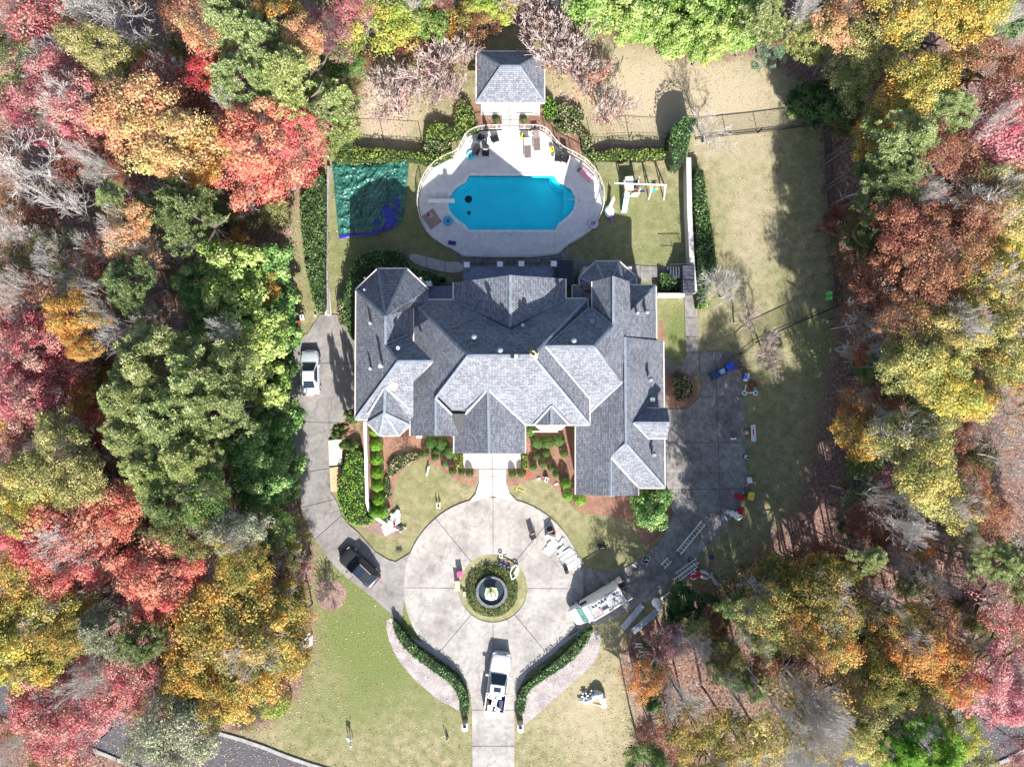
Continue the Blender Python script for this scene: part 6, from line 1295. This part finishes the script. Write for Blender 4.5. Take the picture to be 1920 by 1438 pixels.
def tentsign(label, px, py, rz, m, w_, h_):
    t = thing('sandwich_board', label, 'board', P(px, py, .1), rz, 'dark folding boards on the court'); k = MB(); k.bar((0, 0, 0), (0, .35, h_), w_, .03, up=Vector((0, 1, 0))); k.build('face', m, t); k = MB(); k.bar((0, .7, 0), (0, .35, h_), w_, .03, up=Vector((0, 1, 0))); k.build('face', m, t); BOX((0, .35, h_), (w_, .06, .05)).build('hinge', M_ALU, t)
tentsign('white topped folding board at the head of the stacks', 1030, 1008, -20, M_WHITE, .9, .9); tentsign('dark folding board beside the red can', 1034, 1000, 20, M_BLACK, .5, .8)
t = thing('red_can', 'small red can between the dark folding boards', 'can', P(1037, 998, .1)); MB().lathe([(.18, 0), (.18, .4), (.1, .48), (.06, .5)], 14).build('can_body', M_RED, t, smooth=False); torus(MB(), (0, 0, .5), .1, .02, 12, 'y').build('handle', M_BLACK, t)
t = thing('speaker_stand', 'black stand with long pole at the inner end of the stacks', 'stand', P(1062, 1070, .1), 25); BOX((0, 0, .3), (.35, .35, .5)).build('head', M_BLACK, t); k = MB(); k.bar((0, .1, .3), (-.2, 1.3, .3), .06); k.bar((.15, .1, .3), (.1, .9, .2), .06); k.build('pole', M_BLACK, t)
# things around the island
t = thing('yellow_chair', 'pale yellow deck chair on the left rim of the island', 'chair', P(858, 1092, .1), -90); BOX((.35, 0, .3), (.75, .5, .05)).build('seat', mt((.72,.62,.30), .7, name='pale_yellow'), t); k = MB(); k.bar((0, 0, .3), (-.35, 0, .8), .48, .05); k.build('backrest', mt((.72,.62,.30), .7, name='pale_yellow'), t); [BOX((x, s*.25, .15), (.05, .05, .3)).build('leg', M_TAN, t) for x in (0, .6) for s in (-1, 1)]
t = thing('pink_crate', 'pink plastic crate above the pale yellow chair', 'crate', P(863, 1073, .1), 4); BOX((0, 0, .35), (.5, .42, .7)).build('crate_body', M_PINK, t); BOX((0, 0, .72), (.54, .46, .04)).build('rim', mt((.75,.08,.25), .5, name='hot_pink'), t)
t = thing('small_box', 'small cream box at the left rim of the ground cover ring', 'box', P(871, 1112, .05)); BOX((0, 0, .15), (.2, .45, .3)).build('box_body', M_CREAM, t); BOX((0, 0, .31), (.05, .3, .02)).build('handle', M_BLACK, t)
t = thing('branch_bundle', 'bundle of dark twigs on the island rim under the yellow chair', 'branches', P(864, 1103, .1)); k = MB(); [k.tube((random.uniform(-.3,.3), random.uniform(-.15,.15), .05), (random.uniform(-.3,.3), random.uniform(-.15,.15), .2), .03, .02, 5) for _ in range(12)]; k.build('twig', M_DARKBARK, t)
t = thing('leaf_frame', 'white pointed oval frame leaning on the upper right of the island', 'frame', P(964, 1071, .3), -15)
pts = [(0,-.8),(.33,-.4),(.42,.1),(.25,.6),(-.05,.7),(-.3,.3),(-.35,-.2)]; k = MB(); [k.bar((*pts[i], .15), (*pts[(i+1) % 7], .15), .09, .08) for i in range(7)]; k.build('frame', M_WHITE, t); BOX((.2, .1, .12), (.3, .7, .05), -10).build('panel', M_ALU, t)
t = thing('driftwood', 'pale wooden branches and tools along the upper rim of the island', 'branches', P(952, 1052, .1), -35); k = MB(); [k.tube((x, random.uniform(-.15,.15), .1), (x+random.uniform(.3,.7), random.uniform(-.25,.25), random.uniform(.1,.35)), .05, .03, 6) for x in np.linspace(-.9,.8,12)]; k.build('branch', mt((.5,.38,.28), .9, name='dry_wood'), t); torus(MB(), (-.9, .1, .3), .16, .05).build('ring', M_WHITE, t, smooth=True)
t = thing('black_sacks', 'black sacks inside the upper edge of the ground cover ring', 'sacks', P(947, 1058, .2), -20); k = MB(); [k.ball((x, 0, .15), .25, 9, (1, .8, .7)) for x in (-.5,-.1,.35)]; k.build('sack', M_NAVY, t, smooth=True)
# left side of the drive
t = thing('wire_frame', 'white wire cold frame over dark mesh beside the left woods', 'frame', P(541, 545, 0), 80)
w4 = [(-.75,-.3),(.8,-.35),(.8,.4),(-.75,.35)]; k = MB(); [k.bar((*w4[i], .6), (*w4[(i+1) % 4], .6), .05) for i in range(4)]; [k.bar((x, -.32, .6), (x, .36, .6), .04) for x in (-.3,.1,.45)]; k.bar((-.7,-.1,.62),(.75,.2,.62),.04); [k.bar((*w4[i], 0), (*w4[i], .6), .05) for i in range(4)]; k.build('frame', M_WHITE, t); BOX((0, 0, .5), (1.5, .65, .03)).build('mesh', mt((.10,.10,.14), .7, name='dark_mesh'), t)
def crate(label, px, py, rz, m, d_, name='storage_box', g='boxes by the left driveway'):
    t = thing(name, label, 'box', P(px, py, 0), rz, g); BOX((0, 0, d_[2]/2), d_).build('box_body', m, t); BOX((0, 0, d_[2]+.02), (d_[0]*1.05, d_[1]*1.05, .04)).build('lid', m, t); BOX((0, 0, d_[2]+.05), (d_[0]*.3, .04, .02)).build('handle', M_BLACK, t); return t
PK = mt((.62,.42,.34), .7, name='salmon_plastic')
crate('tilted cream box just below the wire frame', 548, 562, 35, M_CREAM, (.5, .4, .4)); crate('black bin below the tilted cream box', 554, 572, 20, M_BLACK, (.35, .35, .35)); crate('salmon coloured box among the bushes left of the drive head', 539, 589, 0, PK, (.65, .5, .45)); crate('white box below the salmon coloured box', 544, 603, -25, M_WHITE, (.5, .3, .25))
crate('white flat box on the grass at the drive head', 567, 595, 12, M_WHITE, (.4, .52, .12)); crate('bright orange cone shaped box on the grass at the drive head', 560, 605, 5, M_ORANGE, (.35, .3, .35)); crate('white pail at the left drive corner', 538, 616, 40, M_WHITE, (.4, .3, .3)); crate('dark red pack left of the drive corner', 529, 622, 10, mt((.3,.03,.06), .6, name='maroon'), (.4, .35, .3)); crate('green toy under the bushes left of the coupe', 529, 641, 10, M_GREEN, (.3, .3, .2)); crate('white bucket under the bushes left of the coupe', 531, 650, 60, M_WHITE, (.28, .4, .3)); crate('grey pack lowest under the bushes left of the coupe', 525, 658, 70, M_ALU, (.4, .4, .25)); crate('small white post base at the hedge foot', 592, 592, 0, M_WHITE, (.15, .15, .2))
for (q, l, m) in ([[(616,826),(641,824),(642,871),(617,873)],'white painted plywood sheet lying by the left drive', mt((.74,.72,.60), .7, name='cream_plywood')],[[(618,877),(639,874),(640,895),(632,922),(620,922)],'bare tan plywood sheet below the white one', mt((.55,.36,.22), .8, var=.15, name='tan_plywood')]):
    t = thing('plywood_sheet', l, 'board', P(*q[0], 0), 0, 'plywood sheets by the left drive'); k = MB(); k.prism(W2(q, .3)[::-1], .25, .29); k.build('sheet', m, t, world=True); k = MB(); k.prism(inset(W2(q, .3), .2), 0, .25); k.build('bearer', M_DARKBARK, t, world=True)
# front lawns
t = thing('bench', 'narrow white bench lying on the front left lawn', 'bench', P(803, 882, 0), 76); BOX((0, 0, .4), (.95, .14, .05)).build('seat', M_WHITE, t); [BOX((s*.4, .05, .2), (.05, .12, .4)).build('leg', M_BLACK, t) for s in (-1, 1)]
t = thing('white_arch', 'little white arch stand at the edge of the front left lawn', 'stand', P(823, 946, 0), 90); BOX((0, .15, .35), (.6, .04, .6)).build('side', M_WHITE, t); BOX((0, -.15, .35), (.6, .04, .6)).build('side', M_WHITE, t); BOX((-.3, 0, .1), (.12, .35, .1)).build('base', PK, t)
t = thing('compass_ornament', 'small dark star ornament on the lawn below the white debris pile', 'ornament', P(748, 1029, 0)); k = MB(); [k.bar((0, 0, .05), (.35*math.cos(a), .35*math.sin(a), .03), .08, .03) for a in np.linspace(0, 5.5, 7)]; k.build('star', M_IRON, t)
M_FOAM = mt((.78,.77,.76), .8, var=.1, name='white_fleece')
t = thing('debris_pile', 'heap of white holiday figures with red trim at the left wall end', 'pile', P(733, 972, 0), 0); random.seed(21); k = MB()
for _ in range(34): k.ball((random.uniform(-.75,.75), random.uniform(-.95,.95), .2), random.uniform(.12,.3), 8, (1, 1, .7))
k.build('white_part', M_FOAM, t); k = MB(); k.bar((-.85,.5,.35),(-.45,-.1,.35),.12); k.bar((-.3,-.95,.3),(.7,-.75,.3),.09); k.ball((.5,-.2,.5),.1,8); k.ball((.2,-.3,.5),.08,8); k.build('red_trim', M_RED, t)
k = MB(); [k.ball((random.uniform(-.5,.6), random.uniform(-.5,.5), .42), .05, 6) for _ in range(9)]; k.bar((-.6,.7,.3),(-.35,.0,.4),.06); k.build('black_detail', M_BLACK, t)
t = thing('foam_sheet', 'white padded sheet below the heap of white figures', 'sheet', P(731, 993, 0), 28); BOX((0, 0, .15), (1.3, .6, .2)).build('sheet', M_FOAM, t); BOX((.1, .3, .26), (1.1, .08, .04)).build('hem', M_LWALL, t)
t = thing('toy_rocket', 'dark green and pink toy at the right end of the white heap', 'toy', P(751, 988, 0), -30); MB().tube((-.3, 0, .2), (.35, 0, .25), .16, .1, 10).build('body', mt((.02,.1,.11), .5, name='teal_plastic'), t); [BOX((x, y, .15), (.2, .15, .12), 20).build('fin', PK, t) for x, y in ((-.1,-.3),(.25,-.35),(.45,.2))]
t = thing('cloth_heap', 'bright white crumpled cloth on the left lawn beside the golden maple', 'cloth', P(572, 1206, 0), 0)
nn = 22; vs = []; fs = []; keep = {}
hp = [(576,1180),(586,1188),(587,1208),(575,1216),(571,1232),(563,1226),(562,1214),(548,1212),(546,1206),(560,1204),(566,1196),(562,1188)]
for iy in range(nn+1):
    for ix in range(nn+1):
        x = 545+43*ix/nn; y = 1178+56*iy/nn
        if inpoly(np.array([x]), np.array([y]), hp)[0]: keep[(ix, iy)] = len(vs); p = P(x, y, 0); vs.append((p.x, p.y, .06+.16*random.random()))
for (ix, iy) in keep:
    q = [(ix, iy), (ix, iy+1), (ix+1, iy+1), (ix+1, iy)]
    if all(a in keep for a in q): fs.append(tuple(keep[a] for a in q))
mk('cloth', vs, fs, M_FOAM, t, world=True); o = mk('cloth_core', [(v[0], v[1], 0.03) for v in vs], fs, M_FOAM, t, world=True)
def deer(label, px, py, rz, m):
    t = thing('deer_figure', label, 'figure', P(px, py, 0), rz, None); k = MB()
    k.ball((0, 0, .75), .2, 10, (2.0, .8, .9)); k.tube((.3, 0, .8), (.5, 0, 1.15), .09, .07); k.ball((.58, 0, 1.2), .1, 8, (1.6, .8, .8)); k.build('body', m, t, smooth=True)
    for x in (-.28, .28):
        for s in (-1, 1): MB().tube((x, s*.1, .65), (x*1.15, s*.12, 0), .045, .03, 6).build('leg', m, t)
    k = MB()
    for s in (-1, 1): k.tube((.52, s*.05, 1.28), (.45, s*.25, 1.55), .02, .015, 5); k.tube((.48, s*.15, 1.42), (.6, s*.22, 1.58), .018, .01, 5)
    k.build('antler', m, t); return t
deer('white wire deer standing on the lower left lawn', 657, 1378, -60, M_FOAM)
t = thing('gnome', 'small garden gnome on the lawn left of the entrance pillar', 'figure', P(839, 1382, 0)); MB().lathe([(.14,0),(.16,.2),(.1,.4)], 10).build('body', PK, t, smooth=True); MB().lathe([(.12,.38),(.02,.7)], 10).build('hat', M_LWALL, t, smooth=True)
loose('walking_stick_lamp', 'white stake light near the gnome', 'lamp', 834, 1374, 0, [('stake', M_WHITE, MB().tube((0,0,0),(0,0,.5),.025)), ('cap', M_WHITE, MB().lathe([(.08,.5),(.02,.58)], 10))])
# collapsed inflatable on the lower right lawn
t = thing('white_inflatable', 'long collapsed white inflatable bent in a V on the lower right lawn', 'inflatable', P(1122, 1307, 0)); q = [P(1084,1312,.2),P(1102,1316,.3),P(1112,1308,.4),P(1121,1300,.5),P(1128,1304,.5),P(1131,1316,.35),P(1133,1324,.25)]; rr = [.08,.22,.3,.3,.32,.3,.26]; k = MB(); [k.tube(q[i], q[i+1], rr[i], rr[i+1], 12) for i in range(6)]; k.build('tube', M_FOAM, t, world=True, smooth=True); k = MB(); k.bar(P(1100,1317,.1), P(1133,1325,.1), .05); k.build('cord', M_CREAM, t, world=True)
for x, y, l in ((1096,1302,'left blue and white snowflake decoration beside the collapsed inflatable'),(1112,1296,'right blue and white snowflake decoration beside the collapsed inflatable')):
    t = thing('snowflake_decoration', l, 'decoration', P(x, y, 0), 10, 'snowflake decorations'); k = MB(); [k.bar((0,0,.35),(.38*math.cos(a),.38*math.sin(a),.35),.12,.05) for a in np.linspace(0,5.24,6)]; k.build('arm', M_FOAM, t); MB().ball((0,0,.4), .17, 10).build('centre', mt((.05,.14,.45), .5, name='mid_blue'), t, smooth=True); MB().tube((0,0,0),(0,0,.35),.03).build('stake', M_ALU, t)
t = thing('small_sign', 'small white and navy sign right of the collapsed inflatable', 'sign', P(1134, 1307, 0), 80); BOX((0,0,.35),(.4,.05,.5)).build('panel', M_WHITE, t); BOX((0,-.04,.35),(.25,.04,.2)).build('mark', M_NAVY, t)
t = thing('blue_pail', 'turquoise pail behind the right curved hedge', 'pail', P(1086, 1191, .05)); MB().lathe([(.001,0),(.2,0),(.26,.5),(.22,.5),(.17,.05)], 14).build('pail_body', M_TUB, t, smooth=True); torus(MB(), (0,0,.5), .25, .02, 14).build('rim', M_TUB, t)
t = thing('toy_saw', 'orange and tan tools on the mulch right of the front walk', 'tools', P(990, 892, 0), 50); k = MB(); [k.bar((x,-.3,.06),(x+.2,.4,.08),.06) for x in (-.3,-.05,.2)]; k.build('handle', M_ORANGE, t)
t = thing('yellow_rake', 'yellow rake lying on the right front lawn', 'rake', P(975, 918, 0), -18); k = MB(); k.bar((-.35,0,.05),(.45,0,.05),.05); k.build('handle', M_YEL, t); k = MB(); k.bar((-.35,-.25,.05),(-.35,.25,.05),.06); k.build('head', M_YEL, t)
t = thing('patio_lamp', 'white and black lamp on the bed edge right of the front lawn', 'lamp', P(1024, 898, 0), -20); BOX((0,0,.25),(.3,.45,.5)).build('housing', M_WHITE, t); BOX((.02,-.03,.51),(.16,.25,.03)).build('lens', M_BLACK, t); BOX((-.25,.1,.1),(.25,.12,.06)).build('base', M_WHITE, t)
for x, y, l in ((1010,897,'left'),(1043,907,'right')): t = thing('white_stone', 'flat white stone %s of the bed lamp' % l, 'stone', P(x, y, 0), 25, 'white stones on the bed edge'); MB().ball((0,0,.06), .2, 8, (1.1,.7,.5)).build('stone', M_WHITE, t)
# ---------------------------------------------------------------- garlands and boxes on the roof ridge
zr = zroof(1000, 672); t = thing('decoration_box', 'open carton of holiday garland resting on the main roof ridge', 'box', P(1002, 665, zroof(1002,664)), -20)
BOX((0,0,.15),(.6,.5,.3)).build('carton', mt((.6,.45,.33), .8, name='cardboard'), t); k = MB(); [k.ball((random.uniform(-.5,.2), random.uniform(-.1,.5), .25), random.uniform(.08,.16), 6) for _ in range(14)]; k.build('garland', mt((.02,.04,.02), .9, name='dark_garland'), t); k = MB(); [k.ball((random.uniform(-.5,.3), random.uniform(-.4,.0), .2), random.uniform(.05,.1), 6) for _ in range(10)]; k.build('bauble', mt((.6,.45,.45), .5, name='pale_bauble'), t)
t = thing('tool_bag', 'black and pale blue tool bag on the main roof ridge', 'bag', P(963, 668, zroof(963,667.5)), 0); BOX((-.1,0,.15),(.25,.35,.3)).build('bag_body', M_BLACK, t); BOX((.2,0,.12),(.25,.3,.22)).build('pocket', mt((.4,.5,.65), .8, name='pale_blue_cloth'), t); BOX((.42,.05,.1),(.2,.2,.18)).build('flap', M_BROWN, t)
# ================================================================ POOLSIDE
def lounger(label, px, py, rz, m, m2):
    t = thing('sun_lounger', label, 'lounger', P(px, py, .12), rz, 'loungers on the pool deck'); BOX((.3,0,.35),(1.25,.62,.08)).build('seat', m, t); k = MB(); k.bar((-.32,0,.37),(-.95,0,.72),.6,.08); k.build('backrest', m2, t)
    for s in (-1,1): BOX((0,s*.34,.33),(1.9,.05,.06)).build('frame', M_ALU, t)
    for x in (-.8,.85):
        for s in (-1,1): BOX((x,s*.3,.16),(.06,.06,.32)).build('leg', M_ALU, t)
    return t
lounger('left brown lounger with raised pale back on the bright deck', 989, 281, -88, M_BROWN, M_LWALL); lounger('right brown lounger beside the white inflatable on the bright deck', 1006, 267, -86, M_BROWN, M_BROWN)
tub('white_float', 'white arch float behind the right brown lounger', 1004, 252, 0, M_WHITE, (1.1, .6, .35), 'float', .12)
for x, y, r, l in ((981,258,-15,'yellow toy crate behind the left lounger'),(1035,282,20,'yellow toy crate by the right fence bend')):
    t = thing('toy_crate', l, 'crate', P(x, y, .12), r, 'yellow crates on the deck'); BOX((0,0,.2),(.35,.5,.4)).build('crate_body', M_YEL, t); BOX((0,0,.42),(.1,.3,.04)).build('handle', M_BLACK, t)
t = thing('animal_float', 'black and white animal pool float behind the two black chairs', 'float', P(1042, 292, .12), 40); MB().ball((0,0,.2), .35, 14, (1.4,.9,.6)).build('body', M_WHITE, t, smooth=True); MB().ball((.45,.1,.25), .2, 10).build('head', M_WHITE, t, smooth=True); k = MB(); k.ball((.1,0,.38),.14,8); k.ball((-.3,.1,.36),.09,8); k.ball((.5,.15,.42),.06,8); k.build('spot', M_BLACK, t, smooth=True)
chair('deck_chair', 'left of two black chairs on the right of the deck', 1046, 300, -95, M_BLACK, .12, 'black deck chairs', 1.15); chair('deck_chair', 'right of two black chairs on the right of the deck', 1059, 302, -110, M_BLACK, .12, 'black deck chairs', 1.15)
for (x, y, r, l) in ((893,288,250,'black dining chair nearest the round turquoise float'),(903,262,70,'black dining chair behind the fire table'),(929,264,20,'black dining chair right of the parasol'),(911,290,268,'black rounded dining chair nearest the pool')): chair('dining_chair', l, x, y, r, M_BLACK, .12, 'dining chairs on the deck', 1.2)
t = thing('patio_table', 'round glass patio table between the dining chairs', 'table', P(910, 276, .12)); MB().lathe([(.001,.70),(.55,.70),(.57,.72),(.55,.74),(.001,.74)], 24).build('table_top', mt((.30,.30,.31), .2, name='grey_glass'), t); MB().tube((0,0,0),(0,0,.7),.05).build('leg', M_ALU, t); MB().lathe([(.3,0),(.28,.05),(.02,.08)], 14).build('base', M_ALU, t)
t = thing('parasol', 'closed white parasol leaning beside the patio table', 'parasol', P(917, 276, .12), 0); MB().tube((0,0,0),(.05,.3,2.4),.03).build('pole', M_ALU, t); k = MB(); k.tube((.01,.1,1.0),(.05,.3,2.35),.26,.05,10); k.build('canopy', M_WHITE, t, smooth=True)
t = thing('patio_bowl', 'pale curved side table left of the dining chairs', 'table', P(896, 272, .12), -35); BOX((0,0,.4),(.9,.35,.06)).build('table_top', M_WHITE, t); [BOX((s*.35,0,.2),(.06,.3,.4)).build('leg', M_WHITE, t) for s in (-1,1)]
def ringfloat(label, px, py, m, R=.36, r=.14, deep=None, g='round pool floats'):
    t = thing('ring_float', label, 'float', P(px, py, .12), 0, g); torus(MB(), (0,0,r), R, r, 26, 'z', 10).build('ring', m, t, smooth=True); k = MB(); k.lathe([(R,.06),(.001,.061)], 20); k.build('centre', deep or m, t)
    k = MB(); [k.ball((random.uniform(-.2,.2), random.uniform(-.2,.2), .1), .05, 6) for _ in range(8)]; k.build('leaf_scrap', M_NAVY, t); return t
ringfloat('light turquoise octagonal float at the upper left of the deck', 884, 292, mt((.20,.62,.72), .4, name='light_turquoise'), .42, .1); ringfloat('blue ring float near the diving board', 840, 415, M_TUB, .32, .16, mt((.4,.42,.43), .6, name='wet_grey')); ringfloat('lilac ring float at the right rim of the deck', 1112, 420, mt((.58,.50,.68), .5, name='lilac_vinyl'), .38, .15)
t = thing('sun_mat', 'tan mat with a small striped towel left of the pool', 'mat', P(810, 411, .12), 35); BOX((0,0,.03),(1.35,1.6,.05)).build('mat', mt((.30,.22,.19), .9, name='tan_mat'), t)
t2 = thing('striped_towel', 'small red, white and blue striped towel on the tan mat', 'towel', P(808, 404, .18), 35); [BOX((0,-.24+.08*i,.02),(.5,.05,.02)).build('stripe', (M_RED, M_WHITE)[i % 2], t2) for i in range(7)]; BOX((-.18,.14,.035),(.22,.22,.01)).build('canton', M_NAVY, t2)
t = thing('blue_mat', 'blue folded pool mat at the lower left rim of the deck', 'mat', P(848, 456, .12), -8); BOX((0,0,.08),(.75,.38,.14)).build('mat', M_NAVY, t); BOX((0,.05,.16),(.7,.05,.02)).build('seam', M_BLUE, t)
t = thing('pink_lounge_float', 'pink inflatable lounge float along the right fence', 'float', P(1099, 328, .12), -42); BOX((0,0,.14),(1.7,.72,.18)).build('body', M_PINK, t); [BOX((-.6+i*.3,0,.25),(.16,.62,.07)).build('rib', M_PINK, t) for i in range(5)]; BOX((-.82,0,.25),(.22,.75,.22)).build('headrest', M_BROWN, t); BOX((.2,.05,.3),(.6,.1,.03)).build('mark', M_WHITE, t)
t = thing('drain_grate', 'larger dark drain on the pool floor', 'drain', (P(877,368).x, P(877,368).y, -1.2), 0, 'drains on the pool floor'); MB().lathe([(.38,0),(.36,.05),(.001,.06)], 12).build('grate', M_BLACK, t)
t = thing('drain_grate', 'smaller square dark drain on the pool floor', 'drain', (P(878,394).x, P(878,394).y, -1.2), 0, 'drains on the pool floor'); BOX((0,0,.03),(.32,.32,.06)).build('grate', M_BLACK, t)
t = thing('unicorn_float', 'pale blue unicorn float with purple tail on the lawn by the deck fence', 'float', P(1142, 398, 0), 0); MB().ball((0,0,.3), .5, 20, (1.0,1.25,.5)).build('body', mt((.55,.75,.80), .4, name='pale_blue_vinyl'), t, smooth=True); k = MB(); k.tube((.05,.45,.3),(.25,1.0,.8),.2,.15,12); k.ball((.3,1.1,.9),.18,12,(1,1.3,1)); k.build('head', M_WHITE, t, smooth=True); MB().tube((.3,1.15,1.0),(.28,1.3,1.35),.05,.01,8).build('horn', M_YEL, t); MB().ball((.2,-.75,.3), .2, 12, (.8,2.0,.8)).build('tail', mt((.28,.10,.30), .4, name='purple_vinyl'), t, smooth=True); k = MB(); k.ball((.28,1.0,1.05),.07,8); k.ball((.38,1.0,1.05),.06,8); k.build('ear', PK, t)
# play set and swings
ps = thing('playset', 'white and cream playset tower with a green slide', 'playset', P(1181, 356, 0), 3)
k = MB(); [k.box((x,y,1.1),(.1,.1,2.2)) for x in (-.75,.6) for y in (-.55,.6)]; k.build('post', M_CREAM, ps); BOX((-.05,0,1.2),(1.45,1.25,.08)).build('platform', M_TAN, ps); BOX((-.4,-.05,2.15),(.75,1.0,.06)).build('roof', M_WHITE, ps); BOX((-.4,.55,2.2),(.7,.3,.05)).build('roof', M_LWALL, ps); BOX((.55,.15,1.55),(.08,1.1,.7)).build('side_panel', M_CREAM, ps); BOX((.3,-.75,.8),(.8,.08,1.2)).build('front_panel', M_CREAM, ps); BOX((.35,-.72,1.4),(.4,.12,.08)).build('window', PK, ps)
k = MB(); k.bar((-.5,-.6,1.2),(-.75,-2.3,.15),.42,.05); k.build('slide', mt((.04,.5,.42), .3, name='slide_green'), ps)
for s in (-.22,.22): k = MB(); k.bar((-.5+s,-.6,1.32),(-.75+s,-2.3,.25),.06,.16); k.build('slide_side', mt((.04,.5,.42), .3, name='slide_green'), ps)
k = MB(); k.bar((-.5,-.75,1.18),(-.72,-2.1,.33),.26,.06); k.build('slide_bed', M_WHITE, ps); BOX((.25,.1,1.28),(.5,.8,.05)).build('hatch', M_BLACK, ps)
sw = thing('swing_set', 'long white swing beam on two A-frames right of the playset', 'swing set', P(1222, 356, 0), 0)
Z = 2.35; a = P(1152, 344, Z)-sw.location; b = P(1250, 347.5, Z)-sw.location; a.z = b.z = Z; MB().bar(a, b, .1, .12).build('beam', M_WHITE, sw)
for (tx, fx, fy) in ((1224,1216,374),(1248,1244.5,375)):
    top = P(tx, 347, Z)-sw.location; top.z = Z; f = P(fx, fy, 0)-sw.location; f.z = 0; bk = Vector((f.x, top.y+(top.y-f.y), 0))
    MB().bar(top, f, .1).build('leg', M_CREAM, sw); MB().bar(top, bk, .1).build('leg', M_CREAM, sw); m1 = top.lerp(f, .6); m2 = top.lerp(bk, .6); MB().bar(m1, m2, .07).build('cross_brace', M_CREAM, sw)
for x, m in ((1199,M_BLACK),(1211,M_NAVY),(1233,M_TUB)):
    c = P(x, 347, Z)-sw.location; k = MB(); [k.tube((c.x+s*.2, c.y, Z), (c.x+s*.2, c.y-.1, .6), .012, .012, 4) for s in (-1,1)]; ch = k.build('chain', M_ALU, sw); MB().box((c.x, c.y-.1, .55), (.45, .22, .06)).build('swing_seat', m, sw)
t = thing('toy_glider', 'small yellow and blue toy hanging below the swing beam', 'toy', P(1229, 357, 0), 20); BOX((0,0,.5),(.3,.25,.2)).build('seat', M_YEL, t); k = MB(); [k.bar((0,0,.6),(.35*math.cos(q),.35*math.sin(q),.5),.05) for q in (.3,2.2,4.4)]; k.build('arm', M_BROWN, t); MB().tube((0,0,0),(0,0,.5),.03).build('stem', M_ALU, t)
# ---------------------------------------------------------------- crumpled tarps
def tarp(name, label, top, bot, m, nu=150, nv=130, amp=.62, z0=.06, seed=1, grp=None):
    r = np.random.default_rng(seed)
    def samp(pl, u):
        d_ = [0]
        for a, b in zip(pl[:-1], pl[1:]): d_.append(d_[-1]+math.hypot(b[0]-a[0], b[1]-a[1]))
        s = u*d_[-1]
        for i in range(len(pl)-1):
            if s <= d_[i+1]+1e-9: f = (s-d_[i])/(d_[i+1]-d_[i]); return (pl[i][0]+(pl[i+1][0]-pl[i][0])*f, pl[i][1]+(pl[i+1][1]-pl[i][1])*f)
        return pl[-1]
    XY = np.zeros((nv+1, nu+1, 2))
    for i in range(nu+1):
        a = samp(top, i/nu); b = samp(bot, i/nu)
        for j in range(nv+1): XY[j, i] = (a[0]+(b[0]-a[0])*j/nv, a[1]+(b[1]-a[1])*j/nv)
    X, Y = XY[..., 0]/12.0, XY[..., 1]/12.0; Zt = np.zeros_like(X)
    for k in range(44):
        th = r.uniform(0, math.pi); fq = r.uniform(.6, 6.5); ph = r.uniform(0, 6.28); wob = np.sin(X*r.uniform(.2,.9)+r.uniform(0,6))*r.uniform(.5,2.0)+np.sin(Y*r.uniform(.2,.9)+r.uniform(0,6))*r.uniform(.5,2.0)
        Zt += (1-np.abs(np.sin((X*math.cos(th)+Y*math.sin(th))*fq*.5+ph+wob)))**4*(1.3/fq)**.8*r.uniform(.3,1)
    Zt += r.normal(size=Zt.shape)*.03
    Zt = Zt/Zt.max(); ju = np.linspace(0, 1, nu+1)[None, :]; jv = np.linspace(0, 1, nv+1)[:, None]; e = np.clip(np.minimum(np.minimum(ju, 1-ju), np.minimum(jv, 1-jv))*14, 0, 1)
    Zt = z0+amp*(Zt)*(0.35+.65*e); vs = []
    for j in range(nv+1):
        for i in range(nu+1): p = P(XY[j, i, 0], XY[j, i, 1], 0); vs.append((p.x, p.y, Zt[j, i]))
    fs = [(j*(nu+1)+i, (j+1)*(nu+1)+i, (j+1)*(nu+1)+i+1, j*(nu+1)+i+1) for j in range(nv) for i in range(nu)]
    t = mk(name, vs, fs, m, smooth=True); tag(t, label, 'tarp', grp); return t
def tarpm(name, c):
    m, n, N, L, B = nodes(name); L.new(ramp2(N, L, noise(N, L, 1.2, 5, .7), tuple(x*.7 for x in c), tuple(min(1, x*1.25) for x in c)), B.inputs['Base Color']); B.inputs['Roughness'].default_value = .28; B.inputs['Specular IOR Level'].default_value = .6
    bp = N.new('ShaderNodeBump'); bp.inputs['Strength'].default_value = .7; bp.inputs['Distance'].default_value = .12; L.new(noise(N, L, 1.8, 6, .6), bp.inputs['Height']); L.new(bp.outputs[0], B.inputs['Normal']); return m
tarp('green_tarp', 'large crumpled green tarp spread on the lawn left of the pool', [(623,307),(640,307),(655,306),(680,308),(706,309),(722,309),(730,303),(742,293),(754,285),(760,291),(767,309)], [(636,447),(660,443),(690,441),(705,438),(725,430),(742,426),(754,415),(758,404),(762,390),(768,350),(767,330)][:8], tarpm('green_tarp_film', (.03,.125,.10)), seed=4)
tarp('blue_tarp', 'crumpled blue tarp overlapping the lower right of the green tarp', [(742,362),(735,366),(724,378),(714,392),(704,412),(697,432),(700,441)], [(744,366),(752,385),(751,396),(744,410),(746,426),(730,431),(708,440)], tarpm('blue_tarp_film', (.03,.03,.30)), 50, 40, .18, .22, 8)
t = tarp('blue_tarp', 'thin blue edge of tarp under the lower side of the green tarp', [(636,442),(655,439),(675,439),(700,437)], [(637,449),(655,446),(675,445),(702,441)], tarpm('blue_edge_film', (.03,.03,.30)), 40, 6, .1, .2, 9)
